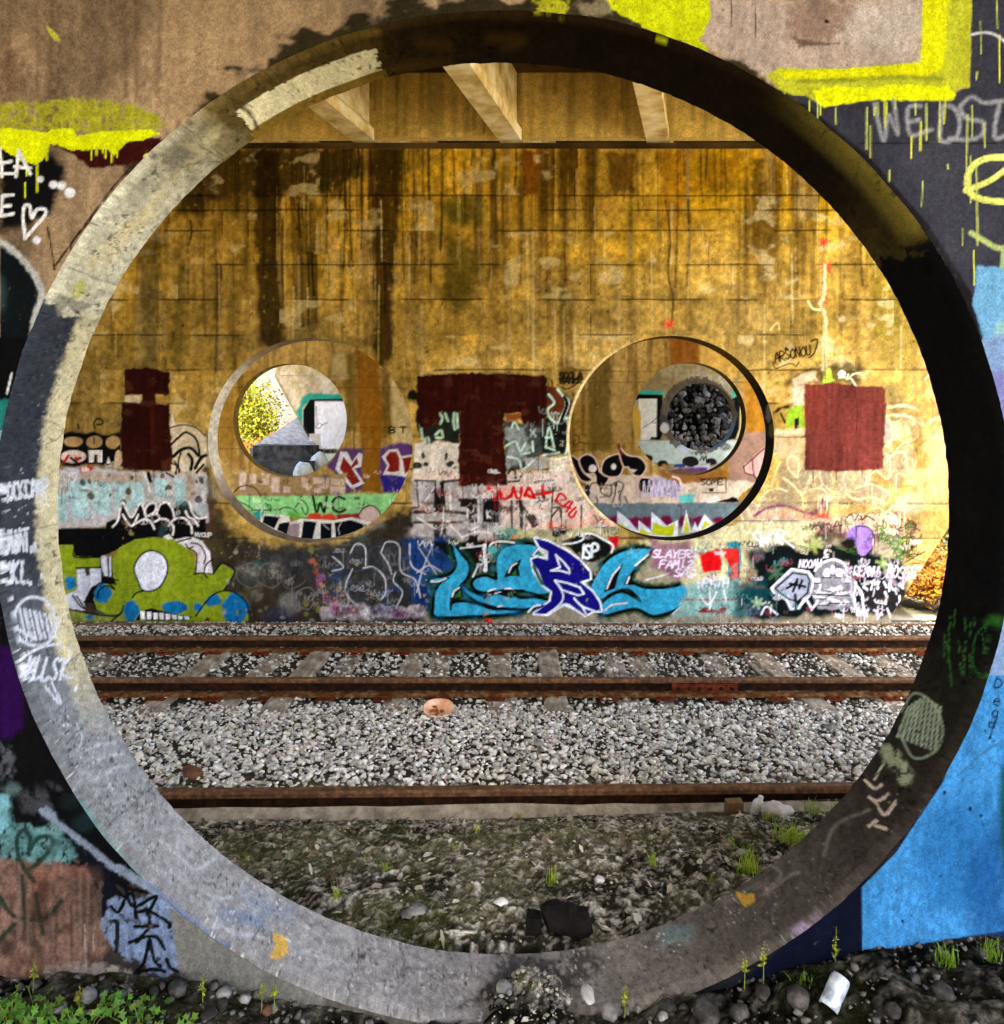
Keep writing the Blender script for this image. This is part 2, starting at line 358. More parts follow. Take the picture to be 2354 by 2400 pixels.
# ------------------------------------------------------------------ hand lettering as strokes in a unit box (x right, y down)
FONT = {'A': [[(0, 1), (.5, 0), (1, 1)], [(.2, .65), (.8, .62)]], 'B': [[(0, 1), (0, 0), (.8, .1), (.7, .42), (0, .5), (.9, .6), (.8, .95), (0, 1)]],
 'C': [[(.95, .15), (.5, 0), (.08, .3), (.1, .8), (.5, 1), (.95, .85)]], 'D': [[(0, 0), (.05, 1), (.75, .8), (.9, .35), (.5, .02), (0, 0)]],
 'E': [[(.9, .02), (.05, 0), (.0, 1), (.95, .96)], [(.02, .5), (.7, .46)]], 'F': [[(.9, 0), (.05, 0), (0, 1)], [(0, .5), (.7, .46)]],
 'G': [[(.95, .15), (.5, 0), (.08, .3), (.1, .8), (.5, 1), (.9, .8), (.9, .55), (.55, .55)]], 'H': [[(0, 0), (0, 1)], [(.9, 0), (.9, 1)], [(0, .5), (.9, .5)]],
 'I': [[(.5, 0), (.5, 1)]], 'J': [[(.8, 0), (.8, .8), (.4, 1), (0, .8)]], 'K': [[(0, 0), (0, 1)], [(.9, 0), (.05, .55), (.95, 1)]], 'L': [[(0, 0), (0, 1), (.9, .95)]],
 'M': [[(0, 1), (.15, 0), (.5, .6), (.85, 0), (1, 1)]], 'N': [[(0, 1), (.05, 0), (.85, 1), (.9, 0)]], 'O': [[(.5, 0), (.05, .35), (.1, .8), (.5, 1), (.9, .75), (.9, .3), (.5, 0)]],
 'P': [[(0, 1), (0, 0), (.8, .08), (.8, .45), (0, .55)]], 'Q': [[(.5, 0), (.05, .35), (.1, .8), (.5, 1), (.9, .75), (.9, .3), (.5, 0)], [(.6, .7), (1, 1.1)]],
 'R': [[(0, 1), (0, 0), (.8, .08), (.8, .42), (.05, .52), (.95, 1)]], 'S': [[(.9, .1), (.4, 0), (.08, .25), (.5, .5), (.92, .72), (.6, 1), (.05, .9)]],
 'T': [[(0, .03), (1, 0)], [(.5, 0), (.48, 1)]], 'U': [[(0, 0), (.05, .8), (.45, 1), (.85, .8), (.9, 0)]], 'V': [[(0, 0), (.45, 1), (.9, 0)]],
 'W': [[(0, 0), (.2, 1), (.5, .4), (.75, 1), (1, 0)]], 'X': [[(0, 0), (.95, 1)], [(.95, 0), (0, 1)]], 'Y': [[(0, 0), (.45, .5), (.9, 0)], [(.45, .5), (.4, 1)]], 'Z': [[(0, 0), (.9, 0), (0, 1), (.95, 1)]],
 'e': [[(.1, .6), (.85, .5), (.6, .25), (.15, .4), (.15, .85), (.85, .9)]], 'a': [[(.8, .35), (.3, .3), (.1, .7), (.4, 1), (.8, .8), (.8, .35), (.9, 1)]], 'd': [[(.8, .5), (.3, .45), (.1, .75), (.4, 1), (.8, .85), (.85, 0), (.9, 1)]], 'i': [[(.5, .4), (.5, 1)], [(.5, .1), (.5, .15)]],
 '2': [[(.1, .2), (.5, 0), (.85, .25), (.05, 1), (.95, .95)]], '.': [[(.2, .92), (.25, 1)]], ',': [[(.3, .9), (.2, 1.15)]], '!': [[(.5, 0), (.5, .7)], [(.5, .95), (.5, 1)]], ' ': []}
def text(cv, st, x, y, w, h, wd, c, ang=0.0, slant=0.0, adv=1.15, drop=0.0, rnd=None, **k):
    ca, sa_ = math.cos(ang), math.sin(ang); ox = 0
    for j, ch in enumerate(st):
        jj = rnd.uniform(-.06, .06) if rnd else 0
        for q in FONT.get(ch, []):
            pts = []
            for u, v in q:
                lx = ox + u * w - slant * (v - 1) * h; ly = (v + jj) * h + drop * ox
                pts.append((x + lx * ca - ly * sa_, y + lx * sa_ + ly * ca))
            cv.line(pts, wd, c, **k)
        ox += w * adv * (0.6 if ch in 'Ii.,! ' else 1)
R_ = random.Random(3)

# ------------------------------------------------------------------ near pier wall with the big round opening
Y1, T1 = 2.5, 0.325
C1X, C1Z, R1 = PX(1180.8, Y1), PZ(1217.9, Y1), 955 / .8088 * Y1 / F
def Rn(th, amp=0.006, seed=5): return amp * (fbm(np.cos(th) * 9 + 20, np.sin(th) * 9 + 20, seed, 4) - 0.5) * 2
xs = steps((-12, -6.6, .3), (-6.6, -3.2, .1), (-3.2, -1.75, .25), (-1.75, 1.78, .0047), (1.78, 5, .25)); zs = steps((-.5, -.08, .14), (-.08, .1, .009), (.1, 3.46, .0047), (3.46, 5.7, .22))
v1, q1 = wall_sheet(xs, zs, Y1, [(C1X, C1Z, R1 + .02), (C1X - 4.9, C1Z, R1)])
th1 = np.arctan2(v1[:, 0] - C1X, v1[:, 2] - C1Z); r1 = np.hypot(v1[:, 0] - C1X, v1[:, 2] - C1Z)
e1 = sstep(.12, .0, r1 - R1 - .02)                         # chipped edge: move the rim a little in and out
k1 = 1 + Rn(th1) * e1 / r1; v1[:, 0] = C1X + (v1[:, 0] - C1X) * k1; v1[:, 2] = C1Z + (v1[:, 2] - C1Z) * k1
px, py = proj(v1)
w1 = Canvas(px, py, 0.64)
n_a = fbm(px / 160, py / 260, 1, 5); n_b = fbm(px / 30, py / 300, 2, 4); n_c = fbm(px / 14, py / 18, 3, 4)
base = lin((156, 130, 100)) * (1 - sstep(.42, .62, n_a)[:, None] * .45) + lin((160, 140, 128)) * (sstep(900, 1700, px) * .6)[:, None] * .5
base = base * (0.62 + .75 * n_c)[:, None] * (0.68 + .62 * n_b)[:, None]
w1.col[:] = base * w1.gain
w1.fill(z1([(910, 0), (1904, 0), (1904, 200), (1500, 330), (1200, 560), (930, 700)]), (158, 130, 96), soft=5, rough=6, a=.55, tex=.2)
w1.fill(z3([(250, 0), (1450, 0), (1440, 350), (1000, 380), (560, 410), (380, 330), (220, 220)]), (168, 150, 138), soft=8, rough=12, a=.85, tex=.3)
w1.fill(z3([(740, 0), (1100, 0), (1080, 120), (880, 250), (740, 260), (680, 120)]), (128, 100, 84), soft=14, rough=20, a=.7, tex=.3)
w1.fill(z3([(1080, 20), (1430, 0), (1400, 320), (1150, 300), (1000, 200)]), (182, 170, 160), soft=20, rough=24, a=.7, tex=.3)
w1.lines(z3, [[(380, 0), (385, 150)], [(520, 0), (515, 210)]], 2.2, (60, 40, 30)); w1.ell(*z3([(915, 120)])[0], 7, 4, (20, 12, 8), rough=3)
w1.fill(z3([(730, 210), (760, 260), (1030, 245), (900, 235)]), (70, 45, 38), soft=3, rough=5, a=.7)
for xx in (60, 210, 290, 700, 760, 900): w1.line(z1([(xx, 0), (xx + R_.uniform(-20, 20), 540)]), 8, (96, 70, 46), soft=7, a=.55)
w1.fill(z1([(0, 200), (90, 300), (150, 480), (60, 540), (0, 540)]), (100, 72, 52), soft=14, rough=14, a=.7)
w1.fill(z1([(250, 120), (360, 250), (320, 230), (262, 170)]), (180, 175, 60), soft=2, rough=4)
# moss and soot fringe over the crown of the opening
i = np.nonzero((r1 < R1 + .16) & (np.abs(th1) < 1.25))[0]
dd = (r1[i] - R1 - .02) / .10 + (1.7 * (fbm(px[i] / 60, py[i] / 40, 40, 4) - .5)) + 1.1 * np.abs(th1[i] + .05) ** 2
w1.put(i, sstep(.62, .30, dd) * .95, (30, 26, 8), tex=.5)
# dull yellow bands
w1.fill(z1([(0, 570), (270, 570), (480, 545), (700, 580), (880, 640), (925, 700), (800, 745), (400, 745), (0, 725)]), (158, 156, 40), soft=6, rough=9, tex=.35, worn=.36)
w1.fill(z1([(280, 795), (900, 765), (885, 860), (740, 920), (500, 940), (420, 870)]), (52, 10, 8), soft=3, rough=5, tex=.3)
w1.fill(z1([(0, 820), (280, 850), (370, 930), (350, 1050), (280, 1190), (150, 1260), (0, 1290)]), (10, 9, 10), soft=12, rough=8, tex=.3)
w1.fill(z1([(0, 710), (270, 740), (300, 718), (400, 715), (430, 757), (560, 735), (830, 720), (900, 745), (800, 780), (700, 795), (640, 870), (600, 830), (420, 838), (280, 800), (262, 870), (200, 920), (120, 895), (0, 820)]), (214, 222, 8), soft=1.6, rough=3.5, rs=8, tex=.15, pid=1)
for x_, a_, b_ in ((150, 880, 980), (208, 900, 1070), (140, 1040, 1100), (262, 850, 890), (512, 820, 890), (540, 800, 865), (575, 800, 850), (590, 800, 880), (625, 830, 905), (655, 840, 875)):
    w1.line(z1([(x_, a_ - 20), (x_, b_)]), 4.2, (206, 214, 20), sm=False, pid=1)
w1.line(z1([(90, 985), (105, 840), (170, 970)]), 8, (225, 225, 225), sm=False); w1.line(z1([(80, 930), (172, 938)]), 7, (225, 225, 225), sm=False)
w1.lines(z1, [[(0, 830), (12, 985)], [(0, 912), (62, 900)], [(0, 968), (78, 968)], [(14, 1090), (4, 1205)], [(14, 1092), (72, 1086)], [(8, 1150), (56, 1146)], [(4, 1205), (72, 1192)]], 7.5, (228, 228, 230), sm=False)
for a_, b_, r_ in ((225, 1000, 8), (300, 1030, 10), (345, 1036, 11), (392, 1076, 13), (205, 1340, 9.5)): w1.ell(*z1([(a_, b_)])[0], r_, r_ * .9, (226, 228, 236), soft=3)
w1.line(z1([(140, 1330), (128, 1220), (136, 1150), (165, 1150), (178, 1215), (205, 1170), (250, 1168), (252, 1200), (200, 1260), (142, 1325)]), 8, (228, 228, 230)); w1.ell(*z1([(838, 872)])[0], 15, 9, (226, 226, 110), rough=3)
w1.fill(z1([(0, 1340), (90, 1410), (165, 1500), (215, 1610), (200, 1760), (170, 1904), (0, 1904)]), (9, 15, 18), soft=2, rough=2, tex=.2)
w1.ell(*z1([(0, 1640)])[0], 14, 44, (70, 96, 98), soft=12, a=.3)
w1.line(z1([(-20, 1335), (100, 1420), (185, 1525), (235, 1640), (200, 1750), (185, 1850), (180, 1930)]), 15, (172, 174, 172), soft=4, rough=4)
w1.lines(z1, [[(305, 1500), (288, 1380), (268, 1270)], [(310, 1480), (420, 1330), (560, 1140), (660, 1010), (740, 930)], [(400, 1400), (410, 1340), (560, 1170)]], 4, (32, 22, 14), soft=2, rough=2)
w1.fill(z1([(560, 1120), (600, 1130), (590, 1195), (565, 1180)]), (160, 150, 140), soft=2, rough=6, worn=.45)
w1.fill([(-60, 1350), (700, 1350), (700, 2480), (-60, 2480)], (46, 42, 40), soft=40, rough=20, tex=.5); w1.fill([(1500, 1500), (2440, 1500), (2440, 2480), (1500, 2480)], (26, 26, 30), soft=20, tex=.4)
# left edge and lower left corner
w1.fill(z4([(-20, -20), (170, -20), (100, 240), (40, 460), (0, 800), (-20, 800)]), (6, 7, 8), soft=3, tex=.3)
w1.fill(z4([(-10, 330), (70, 330), (40, 470), (-10, 500)]), (30, 110, 105), soft=4, rough=8); w1.fill(z4([(-10, 500), (20, 500), (14, 640), (-10, 640)]), (150, 185, 195), soft=3, rough=8); w1.line(z4([(40, 290), (66, 180)]), 5, (210, 212, 215))
w1.fill([(-30, 1150), (60, 1500), (190, 1800), (330, 2030), (300, 2080), (-30, 2000)], (9, 9, 11), soft=4, tex=.3)
w1.fill(z7([(-10, -200), (60, -200), (125, 60), (130, 240), (60, 310), (-10, 310)]), (40, 6, 66), soft=12, tex=.2)
w1.fill(z7([(0, 320), (80, 400), (60, 520), (0, 540)]), (96, 100, 108), soft=9, rough=14, a=.6, worn=.45)
w1.fill(z7([(80, 600), (300, 560), (420, 690), (330, 760), (120, 700)]), (66, 66, 72), soft=12, rough=16, a=.7, worn=.4)
w1.fill(z7([(-10, 620), (50, 625), (60, 770), (200, 800), (330, 800), (430, 970), (380, 1015), (-10, 1000)]), (84, 124, 126), soft=8, rough=14, tex=.5, worn=.42)
w1.fill(z7([(-10, 620), (46, 628), (48, 800), (-10, 860)]), (120, 176, 190), soft=4, rough=5)
w1.fill(z7([(-10, 990), (250, 1000), (510, 1030), (560, 1110), (575, 1300), (600, 1500), (480, 1610), (-10, 1660)]), (104, 80, 70), soft=9, rough=12, tex=.7)
w1.fill(z7([(300, 1000), (520, 1040), (500, 1100), (360, 1090)]), (120, 60, 62), soft=8, rough=10, a=.5); w1.fill(z7([(200, 1010), (300, 1080), (230, 1280), (150, 1260)]), (140, 92, 74), soft=9, rough=12, a=.6)
w1.fill(z7([(400, 1100), (560, 1110), (600, 1330), (470, 1400)]), (66, 52, 46), soft=12, rough=16, a=.8)
w1.fill(z7([(430, 880), (640, 1060), (660, 1180), (560, 1350), (530, 1150)]), (10, 13, 22), soft=7, rough=6)
w1.line(z7([(250, 715), (420, 840), (560, 960), (700, 1060), (860, 1150), (1000, 1270), (1200, 1420)]), 24, (112, 124, 142), soft=4, rough=6, tex=.3)
w1.fill(z7([(250, 560), (420, 660), (560, 870), (700, 1020), (640, 1010), (480, 880), (330, 770)]), (6, 6, 9), soft=4, rough=4)
w1.fill(z7([(640, 1180), (900, 1190), (950, 1260), (1000, 1450), (1030, 1610), (900, 1650), (760, 1560), (650, 1500), (560, 1350)]), (104, 120, 150), soft=5, rough=14, tex=.5, worn=.36)
w1.fill(z7([(950, 1260), (1250, 1430), (1750, 1720), (1980, 1800), (1700, 1850), (1000, 1640)]), (108, 108, 104), soft=6, rough=6, tex=.3)
w1.fill(z7([(240, 1580), (520, 1560), (800, 1620), (790, 1660), (250, 1640)]), (140, 132, 126), soft=5, rough=9, tex=.4, worn=.4)
w1.lines(z7, [[(640, 1330), (655, 1350), (650, 1500)]], 10, (20, 20, 24)); w1.lines(z7, [[(472, 1350), (480, 1590)], [(520, 1410), (520, 1500)]], 5, (150, 142, 140), a=.6)
w1.lines(z7, [[(190, 1110), (115, 1000), (95, 880), (130, 822), (170, 862), (165, 935), (210, 870), (280, 858), (292, 910), (220, 1000), (150, 1050)], [(120, 1080), (140, 1250), (160, 1430)], [(0, 1200), (60, 1290), (140, 1320), (260, 1310), (340, 1220)], [(200, 1180), (240, 1400)], [(-5, 1440), (30, 1400), (80, 1350)]], 11, (18, 44, 30), soft=3.5, a=.92)
w1.lines(z7, [[(620, 1080), (700, 1140), (820, 1170)], [(640, 1150), (690, 1190), (740, 1180), (760, 1310)], [(700, 1140), (745, 1250), (872, 1190), (820, 1290)], [(780, 1280), (830, 1275), (940, 1340), (942, 1365)], [(750, 1362), (880, 1358)], [(822, 1260), (832, 1360), (760, 1450)], [(720, 1450), (860, 1415), (920, 1490)], [(835, 1430), (800, 1570), (750, 1620)], [(838, 1440), (860, 1550), (895, 1582)], [(930, 1545), (950, 1590), (992, 1612)], [(770, 1620), (840, 1600), (920, 1612)], [(620, 1250), (660, 1280), (700, 1200)]], 9, (6, 6, 9), soft=1.6, rough=2)
w1.mist(0, 2030, 260, 2290, 26, [(56, 40, 34), (84, 62, 52), (40, 34, 32), (120, 96, 84)], R_, r=(10, 40), a=.55); w1.mist(0, 1850, 200, 2020, 14, [(30, 50, 52), (20, 24, 26), (110, 140, 140)], R_, r=(8, 26), a=.5)
for j in range(22): x_ = R_.uniform(0, 250); w1.line([(x_, R_.uniform(2020, 2150)), (x_ + R_.uniform(-4, 4), R_.uniform(2180, 2300))], R_.uniform(2, 8), R_.choice([(50, 36, 30), (120, 100, 90)]), soft=4, a=.45)
w1.fill([(760, 2290), (1500, 2270), (1500, 2480), (760, 2480)], (88, 84, 78), soft=8, tex=.4)
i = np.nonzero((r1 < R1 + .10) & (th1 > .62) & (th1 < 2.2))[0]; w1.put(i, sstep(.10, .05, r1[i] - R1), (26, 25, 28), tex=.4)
# upper right: sprayed yellow frame, slate paint, chalk letters
w1.fill(z2([(1120, 0), (1320, 0), (1320, 60), (1280, 120), (1170, 112)]), (160, 158, 30), soft=5, rough=8, worn=.34)
w1.fill(z2([(1360, 20), (1560, 10), (1560, 80), (1400, 90)]), (120, 108, 84), soft=8, rough=9)
w1.fill(z3([(0, -20), (255, -20), (272, 90), (205, 220), (245, 270), (258, 332), (200, 312), (100, 232), (0, 205), (-280, 60), (-330, -20)]), (190, 198, 14), soft=2.5, rough=5, tex=.25, pid=2)
w1.fill(z3([(1715, -20), (1930, -20), (1930, 1960), (1760, 1700), (1640, 1500), (1480, 1250), (1150, 870), (820, 600), (700, 530), (1600, 540), (1715, 470)]), (50, 50, 60), soft=3, tex=.22)
w1.fill(z3([(1300, 820), (1904, 820), (1904, 1400), (1640, 1500), (1450, 1150)]), (62, 62, 72), soft=20, rough=10, a=.6)
w1.line(z3([(1100, 800), (1500, 795), (1930, 800)]), 3, (24, 24, 30), rough=1.5)
w1.fill(z3([(1450, -20), (1722, -20), (1712, 485), (1640, 500), (1625, 555), (1590, 560), (1400, 562), (1200, 556), (1000, 578), (900, 600), (860, 570), (800, 535), (720, 530), (640, 490), (580, 420), (640, 378), (1000, 382), (1340, 355), (1440, 345)]), (176, 180, 40), soft=2.4, rough=3, tex=.2, pid=3)
w1.fill(z3([(1450, -20), (1590, -20), (1570, 380), (1440, 440), (700, 440), (620, 400), (1000, 385), (1340, 358), (1440, 348)]), (206, 206, 8), soft=5, rough=4, tex=.12)
w1.line(z3([(760, 452), (1000, 445), (1300, 430), (1560, 440)]), 10, (120, 126, 30), soft=6, rough=4, a=.8)
w1.fill(z3([(830, 500), (950, 482), (1150, 490), (1300, 468), (1600, 482), (1630, 530), (1590, 556), (1400, 560), (1200, 552), (1010, 578), (900, 600), (860, 560)]), (216, 222, 8), soft=2, rough=4, tex=.1, pid=3)
T_ = dict(soft=4.5, a=.72, rough=2)
for q in ([(1180, 580), (1205, 690), (1235, 780), (1262, 640), (1312, 745), (1290, 560)], [(1440, 592), (1370, 602), (1382, 750), (1500, 722)], [(1372, 680), (1432, 666)], [(1560, 590), (1550, 780), (1640, 760), (1655, 660), (1620, 600), (1560, 590)], [(1785, 572), (1720, 540), (1662, 600), (1700, 660), (1785, 682), (1780, 752), (1700, 780), (1600, 772)], [(1800, 575), (1920, 560)], [(1880, 570), (1850, 760), (1920, 752)]): w1.line(z3(q), 9, (158, 158, 164), **T_)
w1.line(z3([(1715, 195), (1800, 182), (1870, 205), (1930, 260)]), 5, (200, 200, 204), soft=2.5)
w1.line(z3([(1690, 1062), (1800, 1020), (1860, 985), (1930, 930)]), 13, (214, 220, 112)); w1.line(z3([(1930, 875), (1800, 885), (1720, 940), (1700, 1040), (1760, 1105), (1930, 1128)]), 15, (214, 220, 112)); w1.line(z3([(1720, 1300), (1790, 1340), (1860, 1380), (1940, 1390)]), 12, (170, 186, 110), soft=3); w1.line(z3([(1904, 1380), (1890, 1520)]), 11, (150, 180, 120), soft=3)
for x_, a_, b_ in ((680, 500, 555), (820, 560, 640), (865, 560, 690), (880, 580, 640), (965, 600, 690), (1140, 600, 830), (1160, 700, 880), (1185, 600, 640), (1200, 570, 640), (1240, 560, 700), (1250, 570, 640), (1300, 560, 600), (1410, 580, 640), (1440, 680, 840), (1470, 580, 780), (1545, 560, 790), (1575, 560, 690), (1725, 590, 760), (1720, 870, 1130), (1752, 920, 1370), (1700, 640, 990), (1675, 1270, 1370), (1450, 1010, 1150), (1265, 950, 1010), (1590, 920, 940), (1770, 120, 300), (1860, 0, 160), (1875, 200, 460), (1755, 400, 440), (1735, 1400, 1590), (1390, 760, 880), (1793, 690, 820)):
    w1.line(z3([(x_, a_), (x_ + R_.uniform(-6, 6), b_)]), R_.uniform(2.2, 4.4), (196, 202, 100) if R_.random() < .6 else (220, 226, 60), sm=False, a=.85, pid=None)
w1.fill(z3([(1750, 1480), (1930, 1500), (1930, 1960), (1800, 1940), (1730, 1700)]), (104, 158, 198), soft=3, rough=4, tex=.15); w1.ell(*z3([(1890, 1850)])[0], 16, 26, (150, 190, 160), soft=10, a=.6)
# right edge and lower right: sky-blue panel with a hard left edge
w1.fill([(2290, 800), (2420, 760), (2420, 1650), (2200, 1650)], (118, 146, 188), soft=5, rough=5, tex=.15); w1.fill([(2300, 870), (2420, 870), (2420, 1010), (2325, 1010)], (120, 110, 178), soft=14, a=.7)
w1.fill([(1700, 2330), (2030, 2060), (2050, 2300), (2420, 2200), (2420, 2480), (1600, 2480)], (7, 12, 30), soft=3, tex=.3)
w1.fill(z9([(1110, 1140), (1300, 950), (1560, 560), (1700, 200), (1760, -40), (1930, -40), (1930, 1375), (1640, 1422), (1400, 1462), (1112, 1497)]), (56, 126, 186), soft=1.2, tex=.35, pid=4)
w1.fill(z9([(1480, 700), (1800, 640), (1880, 1000), (1820, 1300), (1500, 1250), (1400, 980)]), (30, 92, 150), soft=40, rough=20, a=.75, tex=.2); w1.fill(z9([(1700, 1000), (1900, 700), (1930, 1400), (1700, 1420)]), (18, 66, 124), soft=30, rough=12, a=.7)
w1.line(z9([(1950, 380), (1905, 560), (1910, 900), (1960, 1300)]), 22, (16, 60, 40), soft=9, a=.85); w1.line(z9([(1960, 480), (1930, 800), (1950, 1200)]), 16, (20, 16, 130), soft=7)
for j in range(26): w1.ell(*z9([(R_.uniform(1150, 1900), R_.uniform(300, 1400))])[0], R_.uniform(1, 4), R_.uniform(1, 4), (20, 40, 70), a=.7)
w1.line(z9([(1640, 520), (1700, 470), (1790, 390), (1900, 325)]), 3.5, (52, 92, 120), a=.8)
for ch_, xx, yy in (('D', 1862, -24), ('e', 1855, 74), ('a', 1848, 138), ('d', 1828, 196), ('i', 1822, 258)): text(w1, ch_, *z9([(xx, yy)])[0], 17, 22, 3.8, (12, 18, 40), ang=.3)
for xx, yy in ((1800, 272), (1826, 308)): w1.ell(*z9([(xx, yy)])[0], 3, 3, (12, 18, 40))
for a_, b_, r_ in ((1714, 702, 5), (1570, 612, 4), (1336, 1330, 3.5), (1775, 740, 3)): w1.ell(*z9([(a_, b_)])[0], r_, r_ * 1.2, (10, 20, 50), rough=2)
w1.weather(.30, chip=.13, chipc=(84, 76, 66), f=6, m=60)
v1[:, 1] -= (0.004 * (fbm(v1[:, 0] * 14, v1[:, 2] * 14, 70, 4) - .5) + .006 * (fbm(v1[:, 0] * 3, v1[:, 2] * 3, 71, 3) - .5)) * sstep(0, .05, r1 - R1 - .02)
made = split_build('pier_wall', v1, q1, w1, M_near, {1: ('paint_band', 'dripping bright yellow paint band'), 2: ('paint_patch', 'yellow-green paint beside the crown of the opening'), 3: ('paint_frame', 'bright yellow sprayed corner frame with drips'), 4: ('paint_panel', 'sky-blue painted panel with a straight left edge')})
W1 = made[0]
tag(W1, 'nearest concrete pier wall with the huge round opening that frames the view', 'pier wall')
# --- the opening's inner face
dep = [(Y1, lambda t: R1 + .02 + Rn(t)), (Y1 + .012, lambda t: R1 + .008 + Rn(t) * .7), (Y1 + .03, lambda t: R1 + Rn(t) * .5)] + [(Y1 + .03 + (T1 - .03) * (k + 1) / 30, (lambda s: (lambda t: R1 + Rn(t, .004, 9 + s)))(0 if k < 29 else 0)) for k in range(30)]
vr, qr, tr, wr = ring_sheet(C1X, C1Z, dep, 2000)
g_ = 0.003 * (fbm(tr * 60, vr[:, 1] * 40, 81, 4) - .5) * 2
rr = np.hypot(vr[:, 0] - C1X, vr[:, 2] - C1Z); vr[:, 0] += (vr[:, 0] - C1X) / rr * g_; vr[:, 2] += (vr[:, 2] - C1Z) / rr * g_
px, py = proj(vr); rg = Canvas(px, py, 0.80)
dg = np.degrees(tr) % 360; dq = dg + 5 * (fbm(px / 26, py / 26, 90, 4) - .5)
TAB = [(0, 38, 25, 9), (20, 30, 19, 7), (45, 24, 15, 6), (54, 52, 42, 18), (57, 50, 42, 18), (57.2, 9, 9, 11), (104, 11, 11, 12), (112, 30, 30, 24), (122, 40, 35, 31), (135, 58, 53, 48), (155, 88, 82, 76), (168, 122, 115, 107), (182, 144, 140, 136), (200, 150, 148, 146), (225, 150, 150, 152), (244, 134, 137, 142), (256, 92, 97, 106), (264, 56, 60, 70), (294.6, 52, 56, 66), (295, 198, 194, 172), (308, 202, 197, 176), (318, 172, 165, 142), (324, 138, 124, 86), (326, 104, 86, 44), (344, 80, 62, 24), (346, 50, 36, 13), (360, 38, 25, 9)]  # tones by angle as lit: the right side's shade is in the colour
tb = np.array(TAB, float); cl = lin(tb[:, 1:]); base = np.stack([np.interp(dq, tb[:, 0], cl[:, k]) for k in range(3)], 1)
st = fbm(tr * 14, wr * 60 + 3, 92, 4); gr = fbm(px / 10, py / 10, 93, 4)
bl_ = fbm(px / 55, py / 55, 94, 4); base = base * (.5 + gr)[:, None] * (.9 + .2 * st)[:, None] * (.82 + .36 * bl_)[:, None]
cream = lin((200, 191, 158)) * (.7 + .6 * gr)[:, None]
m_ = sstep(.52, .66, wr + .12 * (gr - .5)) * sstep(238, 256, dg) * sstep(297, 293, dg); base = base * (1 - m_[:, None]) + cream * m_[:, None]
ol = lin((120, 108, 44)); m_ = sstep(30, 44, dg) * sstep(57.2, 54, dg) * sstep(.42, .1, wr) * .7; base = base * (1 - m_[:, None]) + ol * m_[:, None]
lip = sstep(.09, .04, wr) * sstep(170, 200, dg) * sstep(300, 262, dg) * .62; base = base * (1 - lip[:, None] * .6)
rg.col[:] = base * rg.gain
# pale cream patch high on the left
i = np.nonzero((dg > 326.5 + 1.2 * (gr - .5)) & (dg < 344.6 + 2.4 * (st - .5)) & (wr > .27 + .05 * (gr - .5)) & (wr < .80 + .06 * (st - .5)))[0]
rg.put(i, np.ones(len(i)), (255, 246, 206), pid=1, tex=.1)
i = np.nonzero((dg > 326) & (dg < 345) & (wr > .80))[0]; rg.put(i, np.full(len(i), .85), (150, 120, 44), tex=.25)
rg.ell(*z1([(440, 1610)])[0], 14, 26, (176, 176, 60), rot=.5, soft=8, rough=5, a=.7)
for q in ([(500, 1480), (640, 1330), (760, 1230), (900, 1080)], [(600, 1450), (720, 1310), (860, 1180)], [(950, 1000), (1080, 900), (1200, 760)]): rg.line(z1(q), 16, (222, 208, 160), soft=10, a=.6, rough=5)
rg.fill(z1([(900, 860), (1060, 800), (1100, 860), (960, 990)]), (112, 104, 92), soft=14, rough=14, a=.7)
rg.fill(z1([(1030, 820), (1240, 680), (1250, 720), (1090, 860)]), (206, 196, 156), soft=8, rough=9, a=.7)
rg.fill(z1([(320, 1640), (520, 1700), (500, 1720), (420, 1740), (380, 1705), (330, 1760), (300, 1690)]), (128, 124, 112), soft=4, rough=6, a=.8)
rg.line(z1([(1350, 600), (1400, 640), (1440, 720)]), 8, (90, 76, 40), soft=5, rough=3); rg.line(z2([(1130, 65), (1200, 80), (1300, 100)]), 6, (150, 150, 20), soft=2, rough=4); rg.fill(z2([(1790, 190), (1862, 205), (1868, 246), (1810, 225)]), (170, 176, 20), rough=3)
for q in ([(500, 240), (640, 250), (600, 270)], [(880, 215), (1050, 225), (960, 260)], [(200, 430), (420, 370), (640, 350)]): rg.line(z2(q), 20, (92, 66, 18), soft=16, a=.6)
# white tags on the slate left side
Wh = (206, 212, 226)
text(rg, 'ROCKCAMP', *z4([(4, 800)])[0], 12.5, 40, 6, Wh, ang=-.14, adv=1.12, rnd=R_); text(rg, 'NEE', *z4([(205, 860)])[0], 10, 24, 5, (214, 210, 190), ang=-.1, rnd=R_)
text(rg, 'RAVAT,', *z4([(2, 1055)])[0], 12, 52, 6.5, Wh, ang=-.08, adv=1.1, rnd=R_); text(rg, 'GOKI...', *z4([(8, 1225)])[0], 13, 50, 6.5, Wh, ang=.06, adv=1.1, rnd=R_)
for q in ([(40, 1380), (70, 1440)], [(195, 1120), (198, 1175)], [(230, 1300), (236, 1320)]): rg.line(z4(q), 5.5, Wh)
rg.line(z4([(60, 1460), (90, 1620), (160, 1690), (270, 1680), (320, 1560), (260, 1450), (160, 1430), (90, 1500), (100, 1600), (200, 1660)]), 6.5, Wh, soft=2.5)
for j in range(7): rg.line(z4([(110 + j * 28, 1490 + j * 6), (150 + j * 26, 1670 - j * 4)]), 7, Wh, soft=2, a=.92)
